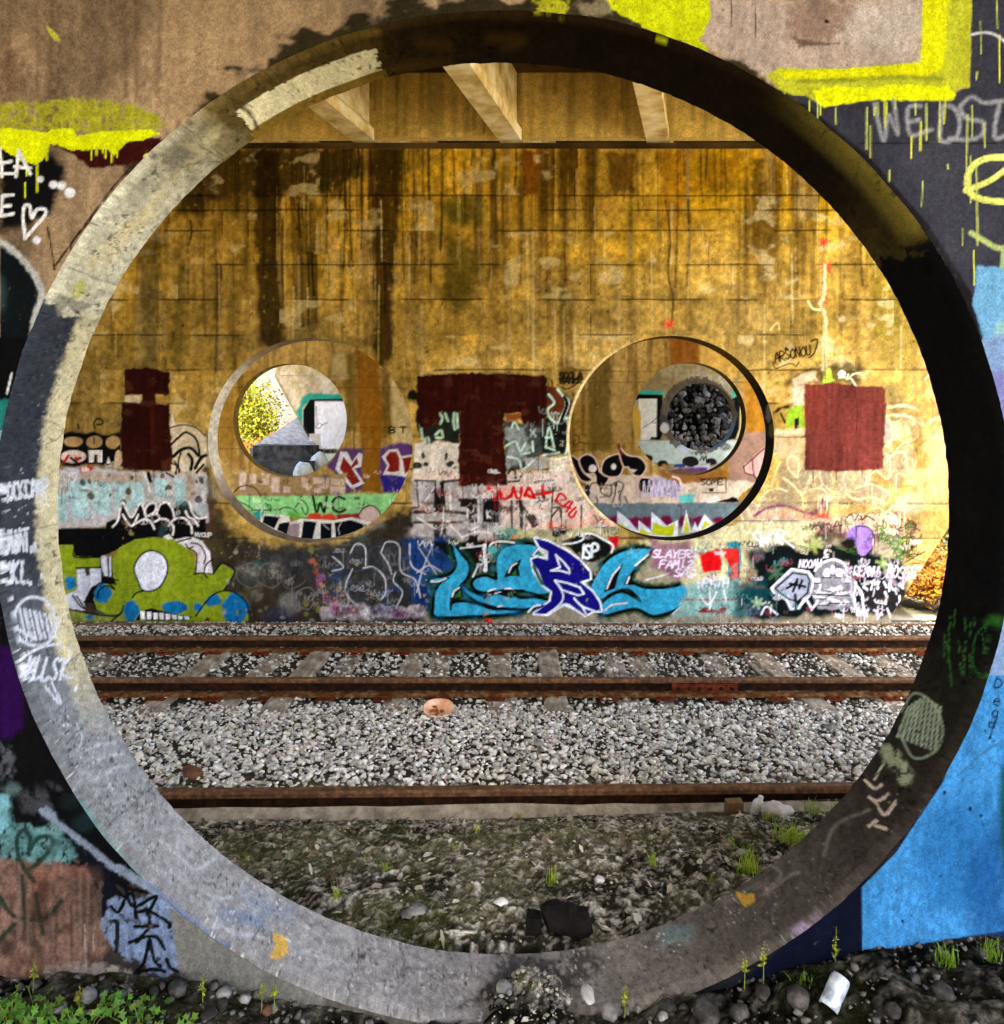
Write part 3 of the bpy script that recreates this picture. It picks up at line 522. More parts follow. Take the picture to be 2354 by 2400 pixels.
text(rg, 'WALLST', *z4([(110, 1760)])[0], 16, 50, 6.5, Wh, ang=.05, slant=.2, adv=1.12, rnd=R_); rg.line(z4([(110, 1780), (200, 1720), (330, 1690), (395, 1750), (340, 1840), (400, 1880)]), 6, Wh); rg.line(z4([(360, 1660), (370, 1760), (395, 1740)]), 5, (226, 214, 150))
rg.lines(z7, [[(190, 30), (200, 70)], [(255, 20), (300, 80), (340, 115), (300, 20), (290, 0)], [(430, 20), (420, 40)], [(250, -10), (270, -30)]], 6, Wh)
rg.lines(z7, [[(480, 380), (540, 350), (640, 335)], [(520, 450), (600, 410), (690, 400)], [(600, 500), (660, 470), (720, 470)], [(1000, 850), (990, 950), (1090, 1040), (1200, 980)], [(1120, 1160), (1200, 1200), (1300, 1200)], [(1200, 1340), (1330, 1400), (1480, 1420)], [(1620, 1520), (1740, 1490)]], 6, (196, 200, 208), soft=5, a=.6, rough=3)
for j in range(60):
    a_, b_ = z7([(R_.uniform(350, 1900), R_.uniform(150, 1700))])[0]; rg.ell(a_, b_, R_.uniform(1, 3.4), R_.uniform(1, 3.4), (206, 204, 196), a=.7)
rg.fill(z7([(1520, 1390), (1600, 1420), (1610, 1500), (1560, 1550), (1500, 1530), (1530, 1480)]), (206, 168, 84), rough=3)
rg.fill(z7([(1200, 1250), (1500, 1290), (1480, 1380), (1260, 1330)]), (104, 128, 158), soft=12, rough=14, a=.6); rg.fill(z7([(1330, 1150), (1640, 1250), (1600, 1330), (1380, 1250)]), (126, 140, 164), soft=16, rough=16, a=.5)
rg.fill(z7([(400, 600), (560, 820), (800, 1100), (760, 1060), (500, 780)]), (60, 130, 128), soft=4, rough=6, a=.6); rg.fill(z7([(800, 1100), (1300, 1480), (1280, 1490), (900, 1240)]), (44, 84, 140), soft=4, rough=5, a=.6)
# right side: green scratches, pale tag, yellow fleck
for j in range(24):
    a_, b_ = z6([(R_.uniform(1560, 1880), R_.uniform(1480, 1840))])[0]; rg.line([(a_, b_), (a_ + R_.uniform(-6, 6), b_ + R_.uniform(15, 60))], R_.uniform(2, 4), (60, 112, 52), a=.6)
rg.line(z6([(1830, 1560), (1750, 1640), (1730, 1800), (1800, 1880), (1870, 1780)]), 4, (40, 110, 50), a=.5); rg.ell(*z6([(1850, 1560)])[0], 22, 14, (40, 92, 36), soft=10, rough=8, a=.7)
Pg = (156, 170, 150)
for j in range(9): rg.line(z9([(1370 + j * 22, 80 + 14 * abs(j - 4)), (1310 + j * 26, 300 + 10 * j)]), 6.5, Pg, soft=2.2, a=.85)
rg.line(z9([(1330, 300), (1400, 420), (1520, 380), (1560, 250), (1500, 110), (1400, 60), (1330, 160)]), 5, Pg, soft=3, a=.7)
rg.fill(z9([(1210, 350), (1300, 370), (1410, 520), (1350, 590), (1280, 500)]), (150, 158, 132), soft=8, rough=12, a=.8, worn=.4); rg.line(z9([(1240, 430), (1180, 540)]), 4, (170, 174, 150))
rg.lines(z9, [[(1130, 545), (1180, 590), (1220, 570)], [(1150, 640), (1200, 660), (1260, 620)], [(1190, 670), (1240, 740), (1300, 660)], [(1150, 800), (1190, 770)], [(1190, 800), (1245, 815)]], 7, (186, 172, 160), soft=2, rough=2)
rg.fill(z9([(410, 1165), (460, 1180), (520, 1170), (510, 1220), (460, 1250), (430, 1230)]), (170, 132, 50), rough=4); rg.lines(z9, [[(580, 1180), (700, 1080), (760, 1060)], [(600, 1020), (660, 1070), (560, 1180)], [(900, 960), (960, 800), (1150, 710)]], 6, (130, 124, 116), soft=5, a=.6)
rg.fill(z9([(0, 1370), (150, 1360), (160, 1420), (0, 1470)]), (110, 136, 138), soft=18, rough=8, a=.6); rg.ell(*z9([(800, 1360)])[0], 40, 12, (150, 132, 160), rot=-.6, soft=9, rough=10, a=.6, worn=.4)
for j in range(70):
    a_, b_ = z9([(R_.uniform(100, 1500), R_.uniform(450, 1650))])[0]; rg.ell(a_, b_, R_.uniform(.8, 3), R_.uniform(.8, 3), (150, 140, 120), a=.6)
for j in range(90):
    a_, b_ = z8([(R_.uniform(0, 1900), R_.uniform(1400, 1800))])[0]; rg.ell(a_, b_, R_.uniform(.8, 5), R_.uniform(.8, 4), (60, 56, 56), a=.75, rough=2)
rg.fill(z8([(920, 1520), (1020, 1500), (1250, 1560), (1400, 1450), (1500, 1560), (1420, 1700), (1150, 1780), (700, 1820), (880, 1680)]), (40, 36, 34), soft=10, rough=18, a=.75, worn=.42)
rg.weather(.26, f=5, m=60)
po = sstep(.80, .90, vnoise(px / 7, py / 7, 950)) * sstep(.45, .6, fbm(px / 70, py / 70, 951, 3)); rg.col *= (1 - .72 * po)[:, None]      # pores
po = sstep(.84, .92, vnoise(px / 5, py / 5, 952)) * sstep(.5, .6, fbm(px / 50, py / 50, 953, 3)) * (rg.pid == 0) * sstep(130, 170, dg) * sstep(300, 260, dg); rg.col += (lin((220, 216, 208)) * .8 - rg.col) * (po * .7)[:, None]   # paint flecks
for j in range(26):                                        # hairline cracks and form marks
    t0 = math.radians(R_.uniform(125, 330)); w0 = R_.uniform(.1, .9); q = []
    for k in range(7):
        tt = t0 + k * R_.uniform(.004, .012); ww = min(max(w0 + R_.uniform(-.05, .05) * k, 0.05), .97); Yq = Y1 + T1 * ww; q.append((CX + F * (C1X + R1 * math.sin(tt)) / Yq, HY - F * (C1Z + R1 * math.cos(tt) - CAMZ) / Yq))
    rg.line(q, R_.uniform(1.8, 3), (30, 28, 26), soft=1.4, a=.6)
for t0 in (152, 198, 232, 268, 300, 321):                  # joints of the formwork across the opening
    q = [(CX + F * (C1X + R1 * math.sin(math.radians(t0 + .4 * math.sin(k)))) / (Y1 + T1 * k / 8), HY - F * (C1Z + R1 * math.cos(math.radians(t0)) - CAMZ) / (Y1 + T1 * k / 8)) for k in range(9)]; rg.line(q, 2.6, (40, 36, 30), soft=2, a=.55, rough=1.5)
rg.line(z7([(430, 230), (460, 300), (445, 360)]), 3, (200, 204, 206), a=.8)
ring_hold = 0
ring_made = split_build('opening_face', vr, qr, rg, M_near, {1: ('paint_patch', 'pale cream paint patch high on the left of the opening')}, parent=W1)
# back of the wall, the second opening, ends and top
vb, qb = wall_sheet(steps((-12, -1.9, .2), (-1.9, 1.9, .03), (1.9, 5, .25)), steps((-.5, 0, .1), (0, 3.45, .03), (3.45, 5.7, .22)), Y1 + T1, [(C1X, C1Z, R1 + .004), (C1X - 4.9, C1Z, R1)])
back = link('back_face', mesh_np('back_face', vb, qb[:, ::-1]), M_conc, W1)
vo, qo, _, _ = ring_sheet(C1X - 4.9, C1Z, [(Y1, R1), (Y1 + T1, R1)], 96); link('opening_face', mesh_np('opening_face', vo, qo), M_conc, W1)
b_ = MB(); b_.add([(5, Y1, -.5), (5, Y1 + T1, -.5), (5, Y1 + T1, 5.7), (5, Y1, 5.7), (-12, Y1, -.5), (-12, Y1 + T1, -.5), (-12, Y1 + T1, 5.7), (-12, Y1, 5.7)], [(0, 1, 2, 3), (4, 7, 6, 5), (3, 2, 6, 7)]); b_.build('wall_end', M_conc, W1)
# ------------------------------------------------------------------ second pier wall, across the tracks
Y2, T2 = 10.3, 0.34
H2 = [(PX(728, Y2), PZ(1032, Y2), 240 * Y2 / F), (PX(1575, Y2), PZ(1027, Y2), 240 * Y2 / F)]
H2.append((2 * H2[0][0] - H2[1][0], H2[0][1], H2[0][2]))
E2 = (PX(2089, Y2), PZ(1442, Y2), PX(2236, Y2) + 1.25, PZ(1217, Y2) + 1.9, 1)       # slanted right end
xs = steps((-11, -6.3, .12), (-6.3, 6.3, .0152), (6.3, 7.6, .05)); zs = steps((-1.0, -.78, .11), (-.78, 5.73, .0152))
v2, q2 = wall_sheet(xs, zs, Y2, H2, [E2])
px, py = proj(v2); w2 = Canvas(px, py, 1.04)
ns = fbm(px / 17, py / 520, 101, 4); nm = fbm(px / 60, py / 300, 102, 4); nl = fbm(px / 240, py / 200, 103, 4); nf = fbm(px / 11, py / 12, 104, 4); nb = fbm(px / 95, py / 62, 105, 3)
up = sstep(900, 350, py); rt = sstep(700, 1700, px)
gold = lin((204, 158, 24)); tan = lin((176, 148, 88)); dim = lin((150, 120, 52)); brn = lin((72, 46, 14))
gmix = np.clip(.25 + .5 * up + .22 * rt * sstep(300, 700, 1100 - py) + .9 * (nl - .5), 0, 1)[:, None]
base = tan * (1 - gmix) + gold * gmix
base = base * (1 - (.35 * sstep(700, 150, px))[:, None])  # darkened to the left for the dimmer light there
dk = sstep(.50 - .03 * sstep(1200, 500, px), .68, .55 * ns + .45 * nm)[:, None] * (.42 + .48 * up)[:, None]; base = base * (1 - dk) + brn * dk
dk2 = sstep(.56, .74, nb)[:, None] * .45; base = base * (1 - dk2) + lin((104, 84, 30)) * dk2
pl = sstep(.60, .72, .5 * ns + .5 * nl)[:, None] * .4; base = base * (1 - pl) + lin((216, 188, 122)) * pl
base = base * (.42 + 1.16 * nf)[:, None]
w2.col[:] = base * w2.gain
# soot, rust and damp streaks of their own shape
S_ = dict(soft=16, rough=14, rs=26, tex=.4)
w2.fill([(440, 345), (830, 345), (850, 400), (780, 455), (520, 470), (400, 520)], (44, 30, 8), a=.88, soft=16, rough=16, rs=20, tex=.6, worn=.28)  # dark upper left: staining plus the dimmer light painted in
w2.fill([(592, 350), (662, 350), (655, 640), (668, 800), (640, 830), (606, 800), (600, 620)], (42, 28, 8), a=.92, soft=9, rough=9, rs=30, tex=.5, worn=.22)
w2.fill([(872, 345), (950, 345), (940, 520), (925, 640), (920, 840), (880, 880), (874, 620)], (48, 32, 8), a=.92, soft=9, rough=9, rs=30, tex=.5, worn=.22)
w2.fill([(560, 400), (592, 440), (590, 700), (560, 640)], (74, 58, 16), a=.6, **S_); w2.fill([(690, 470), (760, 480), (740, 760), (700, 800)], (70, 56, 14), a=.6, **S_)
w2.fill([(1040, 470), (1125, 455), (1130, 520), (1060, 530)], (84, 84, 24), a=.8, **S_); w2.fill([(1050, 560), (1110, 570), (1108, 690), (1080, 730), (1040, 700)], (70, 64, 14), a=.75, **S_)
w2.fill([(1224, 352), (1266, 352), (1262, 455), (1226, 460)], (98, 48, 8), a=.85, soft=6, rough=6, tex=.3); w2.fill([(1422, 358), (1492, 360), (1486, 452), (1440, 450), (1424, 420)], (88, 58, 14), a=.8, soft=5, rough=10, tex=.5)
w2.fill([(1545, 350), (1625, 350), (1600, 480), (1568, 620), (1552, 470)], (150, 96, 16), a=.6, **S_); w2.fill([(1762, 372), (1788, 372), (1780, 596), (1764, 590)], (86, 64, 14), a=.8, soft=7, rough=8, tex=.4)
w2.fill([(1640, 360), (1740, 360), (1700, 450), (1620, 450)], (128, 82, 14), a=.6, **S_); w2.fill([(330, 560), (380, 560), (372, 850), (330, 900)], (70, 62, 20), a=.7, **S_); w2.fill([(390, 820), (420, 560), (440, 700), (420, 870)], (60, 54, 16), a=.6, **S_)
for x_ in (215, 260, 505, 545, 1010, 1160, 1320, 1390, 1480, 1860, 1930, 2010, 2050, 2110): w2.line([(x_, R_.uniform(360, 560)), (x_ + R_.uniform(-5, 5), R_.uniform(700, 950))], R_.uniform(8, 22), (86, 66, 18), soft=12, a=.55, rough=6)
for x_, a_, b_ in ((1250, 540, 860), (1452, 620, 800), (1322, 720, 860), (1300, 700, 870), (1348, 760, 860), (1236, 560, 800), (1575, 480, 620), (880, 640, 700), (700, 600, 760), (1932, 700, 880), (1925, 620, 720)): w2.line([(x_, a_), (x_ + R_.uniform(-3, 3), b_)], R_.uniform(3, 7), (222, 196, 132), soft=3, a=.55, rough=2)
w2.line([(1560, 470), (1572, 560), (1566, 640), (1578, 700), (1574, 760)], 4, (70, 44, 14), soft=2, a=.85, rough=1.5)
w2.fill([(2040, 560), (2140, 520), (2180, 800), (2090, 1000), (2050, 840)], (132, 116, 30), a=.6, **S_)
rs_ = random.Random(21)
for j in range(190):                                       # fine runs of soot and rust below the bearing ledge
    x_ = rs_.choice([rs_.uniform(430, 980), rs_.uniform(180, 2150)]); y_ = rs_.choice([346, 346, rs_.uniform(346, 620)]); L_ = rs_.uniform(40, 420) * rs_.uniform(.3, 1)
    w2.line([(x_, y_), (x_ + rs_.uniform(-3, 3), y_ + L_ * .5), (x_ + rs_.uniform(-5, 5), y_ + L_)], rs_.uniform(1.6, 7), rs_.choice([(40, 26, 8), (56, 38, 10), (74, 44, 8), (66, 60, 18)]), soft=2.2, a=rs_.uniform(.35, .85), rough=2)
for j in range(70):
    x_ = rs_.uniform(200, 2120); y_ = rs_.uniform(380, 800); L_ = rs_.uniform(30, 220); w2.line([(x_, y_), (x_ + rs_.uniform(-3, 3), y_ + L_)], rs_.uniform(1.6, 5), rs_.choice([(226, 206, 146), (206, 180, 100)]), soft=2, a=rs_.uniform(.25, .6), rough=2)
for j in range(260):                                       # pits and rust specks
    w2.ell(rs_.uniform(150, 2180), rs_.uniform(350, 1000), rs_.uniform(1.2, 4), rs_.uniform(1.2, 4), (44, 30, 10), soft=1.4, a=rs_.uniform(.4, .8), rough=2)
# joints between the pours
JY = [458, 492, 540, 620, 702, 785, 867, 945, 1023, 1100, 1180, 1262, 1345]
joint = np.zeros(len(px))
for j, yj in enumerate(JY):
    wob = yj + 3 * (fbm(px / 60, 0 * px + j, 120 + j, 3) - .5); d_ = np.abs(py - wob); on = sstep(.38, .56, fbm(px / 110, 0 * px + 7 * j, 150 + j, 3))
    joint = np.maximum(joint, sstep(3.0, .6, d_) * on)
for j, xj in enumerate((236, 388, 520, 770, 1010, 1205, 1385, 1700, 1855, 2040)):
    lo = JY[(j * 5) % 9]; d_ = np.abs(px - xj - 3 * (fbm(py / 40, 0 * py + j, 180 + j, 3) - .5)); joint = np.maximum(joint, sstep(2.6, .6, d_) * (py > lo) * (py < lo + 170) * .8 * sstep(.40, .55, fbm(py / 40, 0 * py, 190 + j, 2)))
crs = np.searchsorted(np.array([458, 540, 620, 702, 785, 867, 945, 1023, 1100, 1180, 1262, 1345]), py); bx_ = np.floor((px + crs * 61) / (150 + 30 * (crs % 3)))
tone = _h(bx_.astype(np.int64), crs.astype(np.int64), 77); w2.col *= (.80 + .44 * tone * sstep(.3, .55, fbm(px / 120, py / 80, 199, 3)))[:, None]
ef = sstep(.60, .74, fbm(px / 46, py / 34, 198, 4)) * sstep(.35, .6, tone) * .45; w2.col = w2.col * (1 - ef[:, None]) + lin((222, 204, 150)) * w2.gain * ef[:, None]
w2.col *= (1 - .80 * joint * sstep(.25, .5, nf + .2))[:, None]
# dark foot of the wall under the left opening
w2.fill([(470, 1120), (520, 1240), (640, 1290), (800, 1280), (930, 1200), (985, 1190), (1000, 1470), (120, 1470), (120, 1330), (480, 1330)], (46, 40, 31), soft=14, rough=12, tex=.5)
w2.fill([(482, 1010), (500, 1150), (540, 1250), (480, 1330), (470, 1100)], (52, 44, 30), soft=10, rough=8, a=.9, tex=.3)
BK, WT, BR = (8, 8, 10), (214, 210, 212), (70, 17, 11)
w2.fill([(1900, 880), (2260, 820), (2260, 1460), (2050, 1460), (1960, 1180)], (214, 180, 118), soft=60, rough=30, a=.15, tex=.4)  # soft pale wash painted for the brighter light at the right end
w2.fill([(1080, 1290), (2110, 1250), (2130, 1470), (1000, 1470)], (150, 140, 116), soft=10, rough=10, tex=.3)
w2.mist(130, 1050, 2150, 1450, 150, [(60, 50, 44), (150, 150, 150), (110, 60, 50), (60, 110, 110), (200, 190, 180), (40, 50, 80), (90, 84, 40)], R_, a=.35)
for x_, y_, w_, h_, fc, lc, n_ in ((1650, 1250, 110, 50, (200, 188, 170), (60, 40, 36), 3), (1740, 1200, 120, 60, (176, 160, 140), (226, 214, 190), 3), (1880, 1120, 150, 70, (150, 138, 116), (226, 210, 170), 3), (2010, 1080, 130, 80, (168, 148, 116), (226, 206, 160), 3), (1860, 1230, 130, 44, (206, 180, 160), (120, 60, 90), 3), (1990, 1230, 120, 56, (196, 170, 150), (70, 40, 40), 3), (1640, 1330, 110, 60, (120, 150, 146), (220, 214, 220), 3), (1650, 1410, 130, 50, (96, 130, 130), (30, 40, 40), 4), (1040, 1230, 150, 60, (176, 172, 172), (40, 38, 40), 4), (1190, 1250, 150, 50, (206, 186, 178), (90, 50, 50), 4), (1330, 1220, 110, 60, (210, 190, 180), (60, 40, 40), 3), (820, 1310, 130, 60, (60, 62, 68), (150, 156, 166), 3), (2060, 1010, 90, 60, (190, 166, 126), (226, 206, 166), 2), (1780, 1040, 90, 60, (190, 160, 120), (226, 206, 166), 2), (560, 1350, 150, 60, (50, 46, 42), (96, 92, 88), 3), (700, 1400, 120, 50, (44, 42, 42), (110, 108, 108), 3)): w2.throwup(x_, y_, w_, h_, fc, lc, R_, n_, lw=2.8, a=.75)
# ---- left: pale washed band, bubble letters
w2.fill(zc([(-40, 545), (300, 520), (600, 560), (1040, 575), (1330, 575), (1345, 1000), (-40, 1065)]), (176, 174, 180), soft=4, rough=5, tex=.3)
for a_ in ((160, 640, 330, 990), (540, 650, 800, 905), (355, 660, 520, 950), (1060, 640, 1160, 960), (30, 760, 140, 1000), (880, 640, 1000, 800)): w2.fill(zc([(a_[0], a_[1]), (a_[2], a_[1] + 6), (a_[2] - 6, a_[3]), (a_[0] + 5, a_[3] - 20)]), (160, 198, 206), soft=4, rough=6, tex=.2, a=.9)
for a_ in ((470, 590, 800, 660), (1160, 580, 1240, 830), (640, 690, 680, 810), (250, 560, 440, 640)): w2.fill(zc([(a_[0], a_[1]), (a_[2], a_[1] + 6), (a_[2] - 6, a_[3]), (a_[0] + 5, a_[3])]), (168, 148, 130), soft=4, rough=6, tex=.3, a=.85)
for a_, b_, r_ in ((330, 660, 5), (340, 780, 8), (500, 600, 4), (510, 770, 5), (270, 660, 5), (660, 740, 8), (620, 840, 6), (1010, 715, 9), (1290, 640, 7), (1265, 800, 8), (960, 600, 4), (1250, 660, 5), (700, 620, 4)): w2.ell(*zc([(a_, b_)])[0], r_, r_ * 1.2, (36, 32, 34), rough=5, a=.85)
w2.ell(*zc([(1010, 750)])[0], 9, 7, WT); w2.fill(zc([(820, 570), (850, 570), (870, 660), (850, 670), (825, 640)]), BK); w2.lines(zc, [[(800, 575), (830, 660), (850, 740)], [(150, 610), (210, 580), (200, 640), (130, 650)]], 4.5, (222, 218, 222))
w2.fill(zc([(-20, 1060), (470, 1052), (480, 1000), (540, 975), (590, 990), (610, 840), (690, 960), (770, 840), (820, 870), (880, 840), (930, 850), (1000, 835), (1060, 880), (1150, 820), (1210, 900), (1330, 970), (1330, 1150), (1240, 1180), (900, 1150), (560, 1240), (420, 1305), (200, 1300), (195, 1195), (-20, 1190)]), BK, soft=2, rough=2, tex=.3, pid=1)
w2.lines(zc, [[(1100, 850), (1150, 870), (1160, 910)], [(960, 1060), (950, 1120), (980, 1130)]], 16, (50, 74, 76), soft=6, a=.6)
w2.ell(*zc([(1290, 900)])[0], 14, 17, (150, 165, 172), rough=4, a=.8)
M_ = [[(530, 1042), (575, 985), (610, 832), (690, 962), (770, 838), (822, 990)], [(615, 938), (690, 1035), (748, 940)], [(822, 990), (808, 900), (850, 842), (902, 850), (888, 915), (832, 950), (905, 935), (928, 975), (888, 1000)], [(905, 930), (935, 855), (990, 832), (1040, 890), (1062, 980)], [(700, 1032), (790, 980), (850, 992), (886, 1060)], [(925, 975), (990, 980), (1050, 1040), (1045, 1110)], [(1010, 1032), (1060, 978), (1140, 968), (1200, 1030), (1210, 1098)], [(1155, 910), (1182, 960), (1230, 982), (1262, 1032)], [(1188, 830), (1212, 920), (1262, 970), (1330, 960)]]
w2.lines(zc, M_, 4.6, (226, 222, 226), pid=1)
text(w2, 'MYCUP', *zc([(1235, 1095)])[0], 7, 9, 2.6, (206, 204, 206), rnd=R_)
w2.fill(zc([(-30, 250), (90, 250), (180, 222), (260, 240), (300, 245), (370, 225), (450, 260), (600, 235), (605, 520), (560, 500), (480, 520), (300, 500), (200, 535), (90, 510), (50, 450), (70, 350)]), BK, soft=3, rough=3)
for a_, b_, c_, d_, k_ in ((190, 312, 84, 42, (160, 130, 88)), (372, 315, 70, 52, (158, 128, 84)), (532, 315, 62, 54, (168, 136, 90))): w2.ell(*zc([(a_, b_)])[0], c_ / 3.66, d_ / 3.66, k_, rough=2, tex=.3)
w2.ell(*zc([(192, 440)])[0], 30, 15, (206, 190, 184)); w2.fill(zc([(322, 388), (440, 386), (442, 490), (400, 488), (398, 420), (370, 420), (366, 490), (325, 490)]), WT, soft=1.2); w2.line(zc([(365, 270), (368, 330)]), 3, BK); w2.fill(zc([(480, 500), (490, 440), (515, 498)]), WT); w2.ell(*zc([(575, 450)])[0], 10, 18, (196, 168, 140), rough=4)
w2.lines(zc, [[(110, 490), (150, 430)], [(200, 470), (255, 452)], [(225, 490), (215, 450)]], 6.5, (170, 18, 22)); w2.line(zc([(170, 450), (240, 510)]), 6, BK)
for q in ([(60, 530), (130, 540), (90, 560)], [(230, 540), (300, 520), (260, 580)], [(310, 520), (370, 540), (330, 560)]): w2.fill(zc(q), (168, 34, 40), rough=3, soft=2)
w2.fill(zc([(245, 540), (290, 530), (320, 555), (265, 566)]), (216, 190, 190), rough=3); w2.lines(zc, [[(375, 195), (368, 150), (400, 115), (442, 130), (440, 160), (395, 165)], [(230, 165), (238, 195)]], 4.2, (20, 16, 12)); w2.line(zc([(90, 570), (160, 650), (230, 560), (140, 600)]), 5, (196, 202, 222))
# white bubble letter beside the brown block
w2.fill(zc([(1035, 80), (1052, 150), (1150, 148), (1250, 188), (1335, 262), (1335, 500), (1280, 572), (1040, 572), (1010, 500), (1040, 430), (1020, 350), (1010, 190)]), (206, 190, 164), soft=1.8, rough=2, tex=.2)
for q, w_ in (([(1030, 190), (1130, 168), (1240, 192), (1325, 262)], 3.4), ([(1025, 342), (1090, 280), (1160, 232), (1250, 300), (1278, 440)], 5.5), ([(1050, 440), (1120, 380), (1200, 368), (1262, 430)], 8), ([(1115, 405), (1092, 490), (1112, 572)], 4.5), ([(1180, 420), (1212, 470), (1200, 550)], 8), ([(1235, 540), (1290, 450), (1330, 430)], 8), ([(1040, 500), (1078, 520), (1070, 590)], 5), ([(1060, 480), (1090, 530), (1096, 575)], 4), ([(1250, 575), (1310, 510)], 6), ([(990, 580), (1050, 612)], 5)): w2.line(zc(q), w_, BK)
w2.line(zc([(1040, 80), (1052, 140), (1042, 170)]), 5, (216, 206, 190))
# brown block
w2.fill(z4([(693, 152), (790, 150), (810, 142), (948, 172), (945, 300), (868, 296), (868, 348), (948, 352), (945, 440), (966, 640), (950, 726), (830, 720), (690, 716), (674, 600), (680, 345), (790, 345), (790, 300), (697, 298)]), (40, 10, 7), soft=2.2, rough=3.2, rs=9, tex=.18, pid=2)
w2.line(z4([(850, 360), (856, 700)]), 8, (76, 20, 12), a=.5, soft=5, pid=2); w2.fill(z4([(700, 305), (785, 306), (780, 345), (700, 335)]), (206, 186, 160), rough=2, soft=1.5); w2.fill(z4([(872, 304), (900, 312), (946, 345), (872, 345)]), (150, 116, 64), rough=3)
# ---- green creature
GR, BL = (122, 140, 26), (14, 98, 152)
w2.fill(zc([(-30, 1195), (190, 1198), (205, 1300), (420, 1305), (420, 1388), (220, 1398), (225, 1582), (100, 1640), (-30, 1640)]), GR, tex=.15, pid=3)
w2.fill(zc([(528, 1420), (530, 1310), (590, 1220), (720, 1152), (880, 1130), (1040, 1150), (1150, 1200), (1232, 1290), (1232, 1440), (1340, 1450), (1392, 1452), (1470, 1358), (1575, 1425), (1482, 1590), (1600, 1612), (1692, 1740), (1694, 1850), (1620, 1872), (640, 1855), (600, 1792), (480, 1792), (385, 1745), (358, 1640), (370, 1560), (430, 1522), (560, 1535), (535, 1480)]), GR, tex=.16, pid=3)
w2.fill(zc([(130, 1745), (380, 1795), (620, 1800), (640, 1860), (130, 1850)]), (126, 134, 56), rough=4, tex=.4)
for a_, b_, c_, d_ in ((165, 1530, 46, 62), (440, 1612, 78, 80), (690, 1765, 66, 92), (1062, 1735, 104, 52), (1400, 1668, 58, 46), (1582, 1745, 110, 132), (1255, 1735, 40, 40), (330, 1815, 34, 24), (1370, 1690, 60, 30)): w2.ell(*zc([(a_, b_)])[0], c_ / 3.66, d_ / 3.66, BL, soft=3, rough=5, tex=.15)
w2.fill(zc([(222, 1405), (290, 1402), (300, 1462), (330, 1462), (336, 1405), (430, 1400), (430, 1540), (352, 1552), (336, 1672), (275, 1680), (300, 1762), (200, 1755), (115, 1738), (100, 1640), (225, 1582)]), (184, 188, 206), tex=.2, rough=1.5); w2.fill(zc([(432, 1292), (515, 1300), (518, 1470), (460, 1462), (432, 1390)]), (196, 202, 220), rough=1.5)
w2.fill(zc([(430, 1470), (540, 1480), (560, 1540), (430, 1525), (360, 1600), (370, 1700), (280, 1690), (345, 1560), (430, 1545)]), BK, rough=2); w2.lines(zc, [[(490, 1310), (495, 1460)], [(185, 1630), (250, 1720), (300, 1755)], [(220, 1640), (290, 1740)]], 4, BK)
w2.fill(zc([(880, 1248), (968, 1295), (1002, 1390), (970, 1505), (900, 1582), (790, 1588), (742, 1495), (714, 1400), (750, 1310), (810, 1260)]), (206, 210, 228), sm=True, tex=.14, pid=3)
w2.line(zc([(880, 1248), (968, 1295), (1002, 1390), (970, 1505), (900, 1582), (790, 1588), (742, 1495), (714, 1400), (750, 1310), (810, 1260)]), 4, BK, closed=True)
w2.fill(zc([(720, 1850), (775, 1760), (860, 1742), (960, 1765), (1060, 1792), (1220, 1815), (1150, 1850)]), BK)
for j in range(8):
    x_ = 765 + j * 54; w2.fill(zc([(x_, 1765 + j * 6), (x_ + 40, 1766 + j * 7), (x_ + 44, 1838), (x_ + 6, 1840)]), (226, 222, 226), soft=1.2, rough=1)
w2.fill(zc([(1050, 1150), (1200, 1128), (1292, 1162), (1362, 1250), (1388, 1442), (1240, 1438), (1250, 1272), (1190, 1232), (1120, 1192)]), (218, 212, 224), rough=1.5, tex=.1); w2.fill(zc([(955, 1130), (1010, 1108), (1050, 1145), (1010, 1150)]), (214, 206, 200), rough=3)
w2.lines(zc, [[(1200, 1180), (1280, 1200), (1325, 1290), (1312, 1360)], [(1155, 1190), (1180, 1225), (1220, 1215)], [(1090, 1170), (1200, 1140)], [(1240, 1440), (1250, 1280), (1190, 1232)], [(1225, 1450), (1300, 1440), (1340, 1480)], [(1312, 1440), (1330, 1370), (1390, 1320)], [(1388, 1450), (1470, 1356), (1576, 1425), (1480, 1592)], [(1240, 1810), (1320, 1700), (1400, 1620), (1500, 1592), (1600, 1620), (1680, 1700), (1694, 1780)], [(700, 1650), (730, 1612), (800, 1590)], [(20, 1196), (190, 1196), (205, 1302), (420, 1302)], [(215, 1395), (430, 1390)], [(130, 1745), (380, 1795), (560, 1808), (612, 1770)], [(370, 1640), (362, 1580), (420, 1525), (500, 1530), (548, 1580)], [(395, 1650), (420, 1580), (480, 1548), (540, 1575)], [(535, 1495), (580, 1500)], [(520, 1850), (600, 1780), (620, 1720)], [(385, 1745), (360, 1680)]], 3.8, BK, pid=None)
w2.ell(*zc([(1340, 1838)])[0], 5, 4, (110, 16, 14), rough=2); w2.ell(*zc([(1765, 1630)])[0], 15, 16, (104, 98, 88), soft=3, rough=4, a=.7)
for j in range(40): w2.ell(*z4([(R_.uniform(1230, 1800), R_.uniform(1130, 1560))])[0], R_.uniform(1, 6), R_.uniform(1, 9), R_.choice([(150, 146, 138), (40, 36, 30), (96, 90, 80), (120, 116, 60)]), rough=4, soft=3, a=.6)
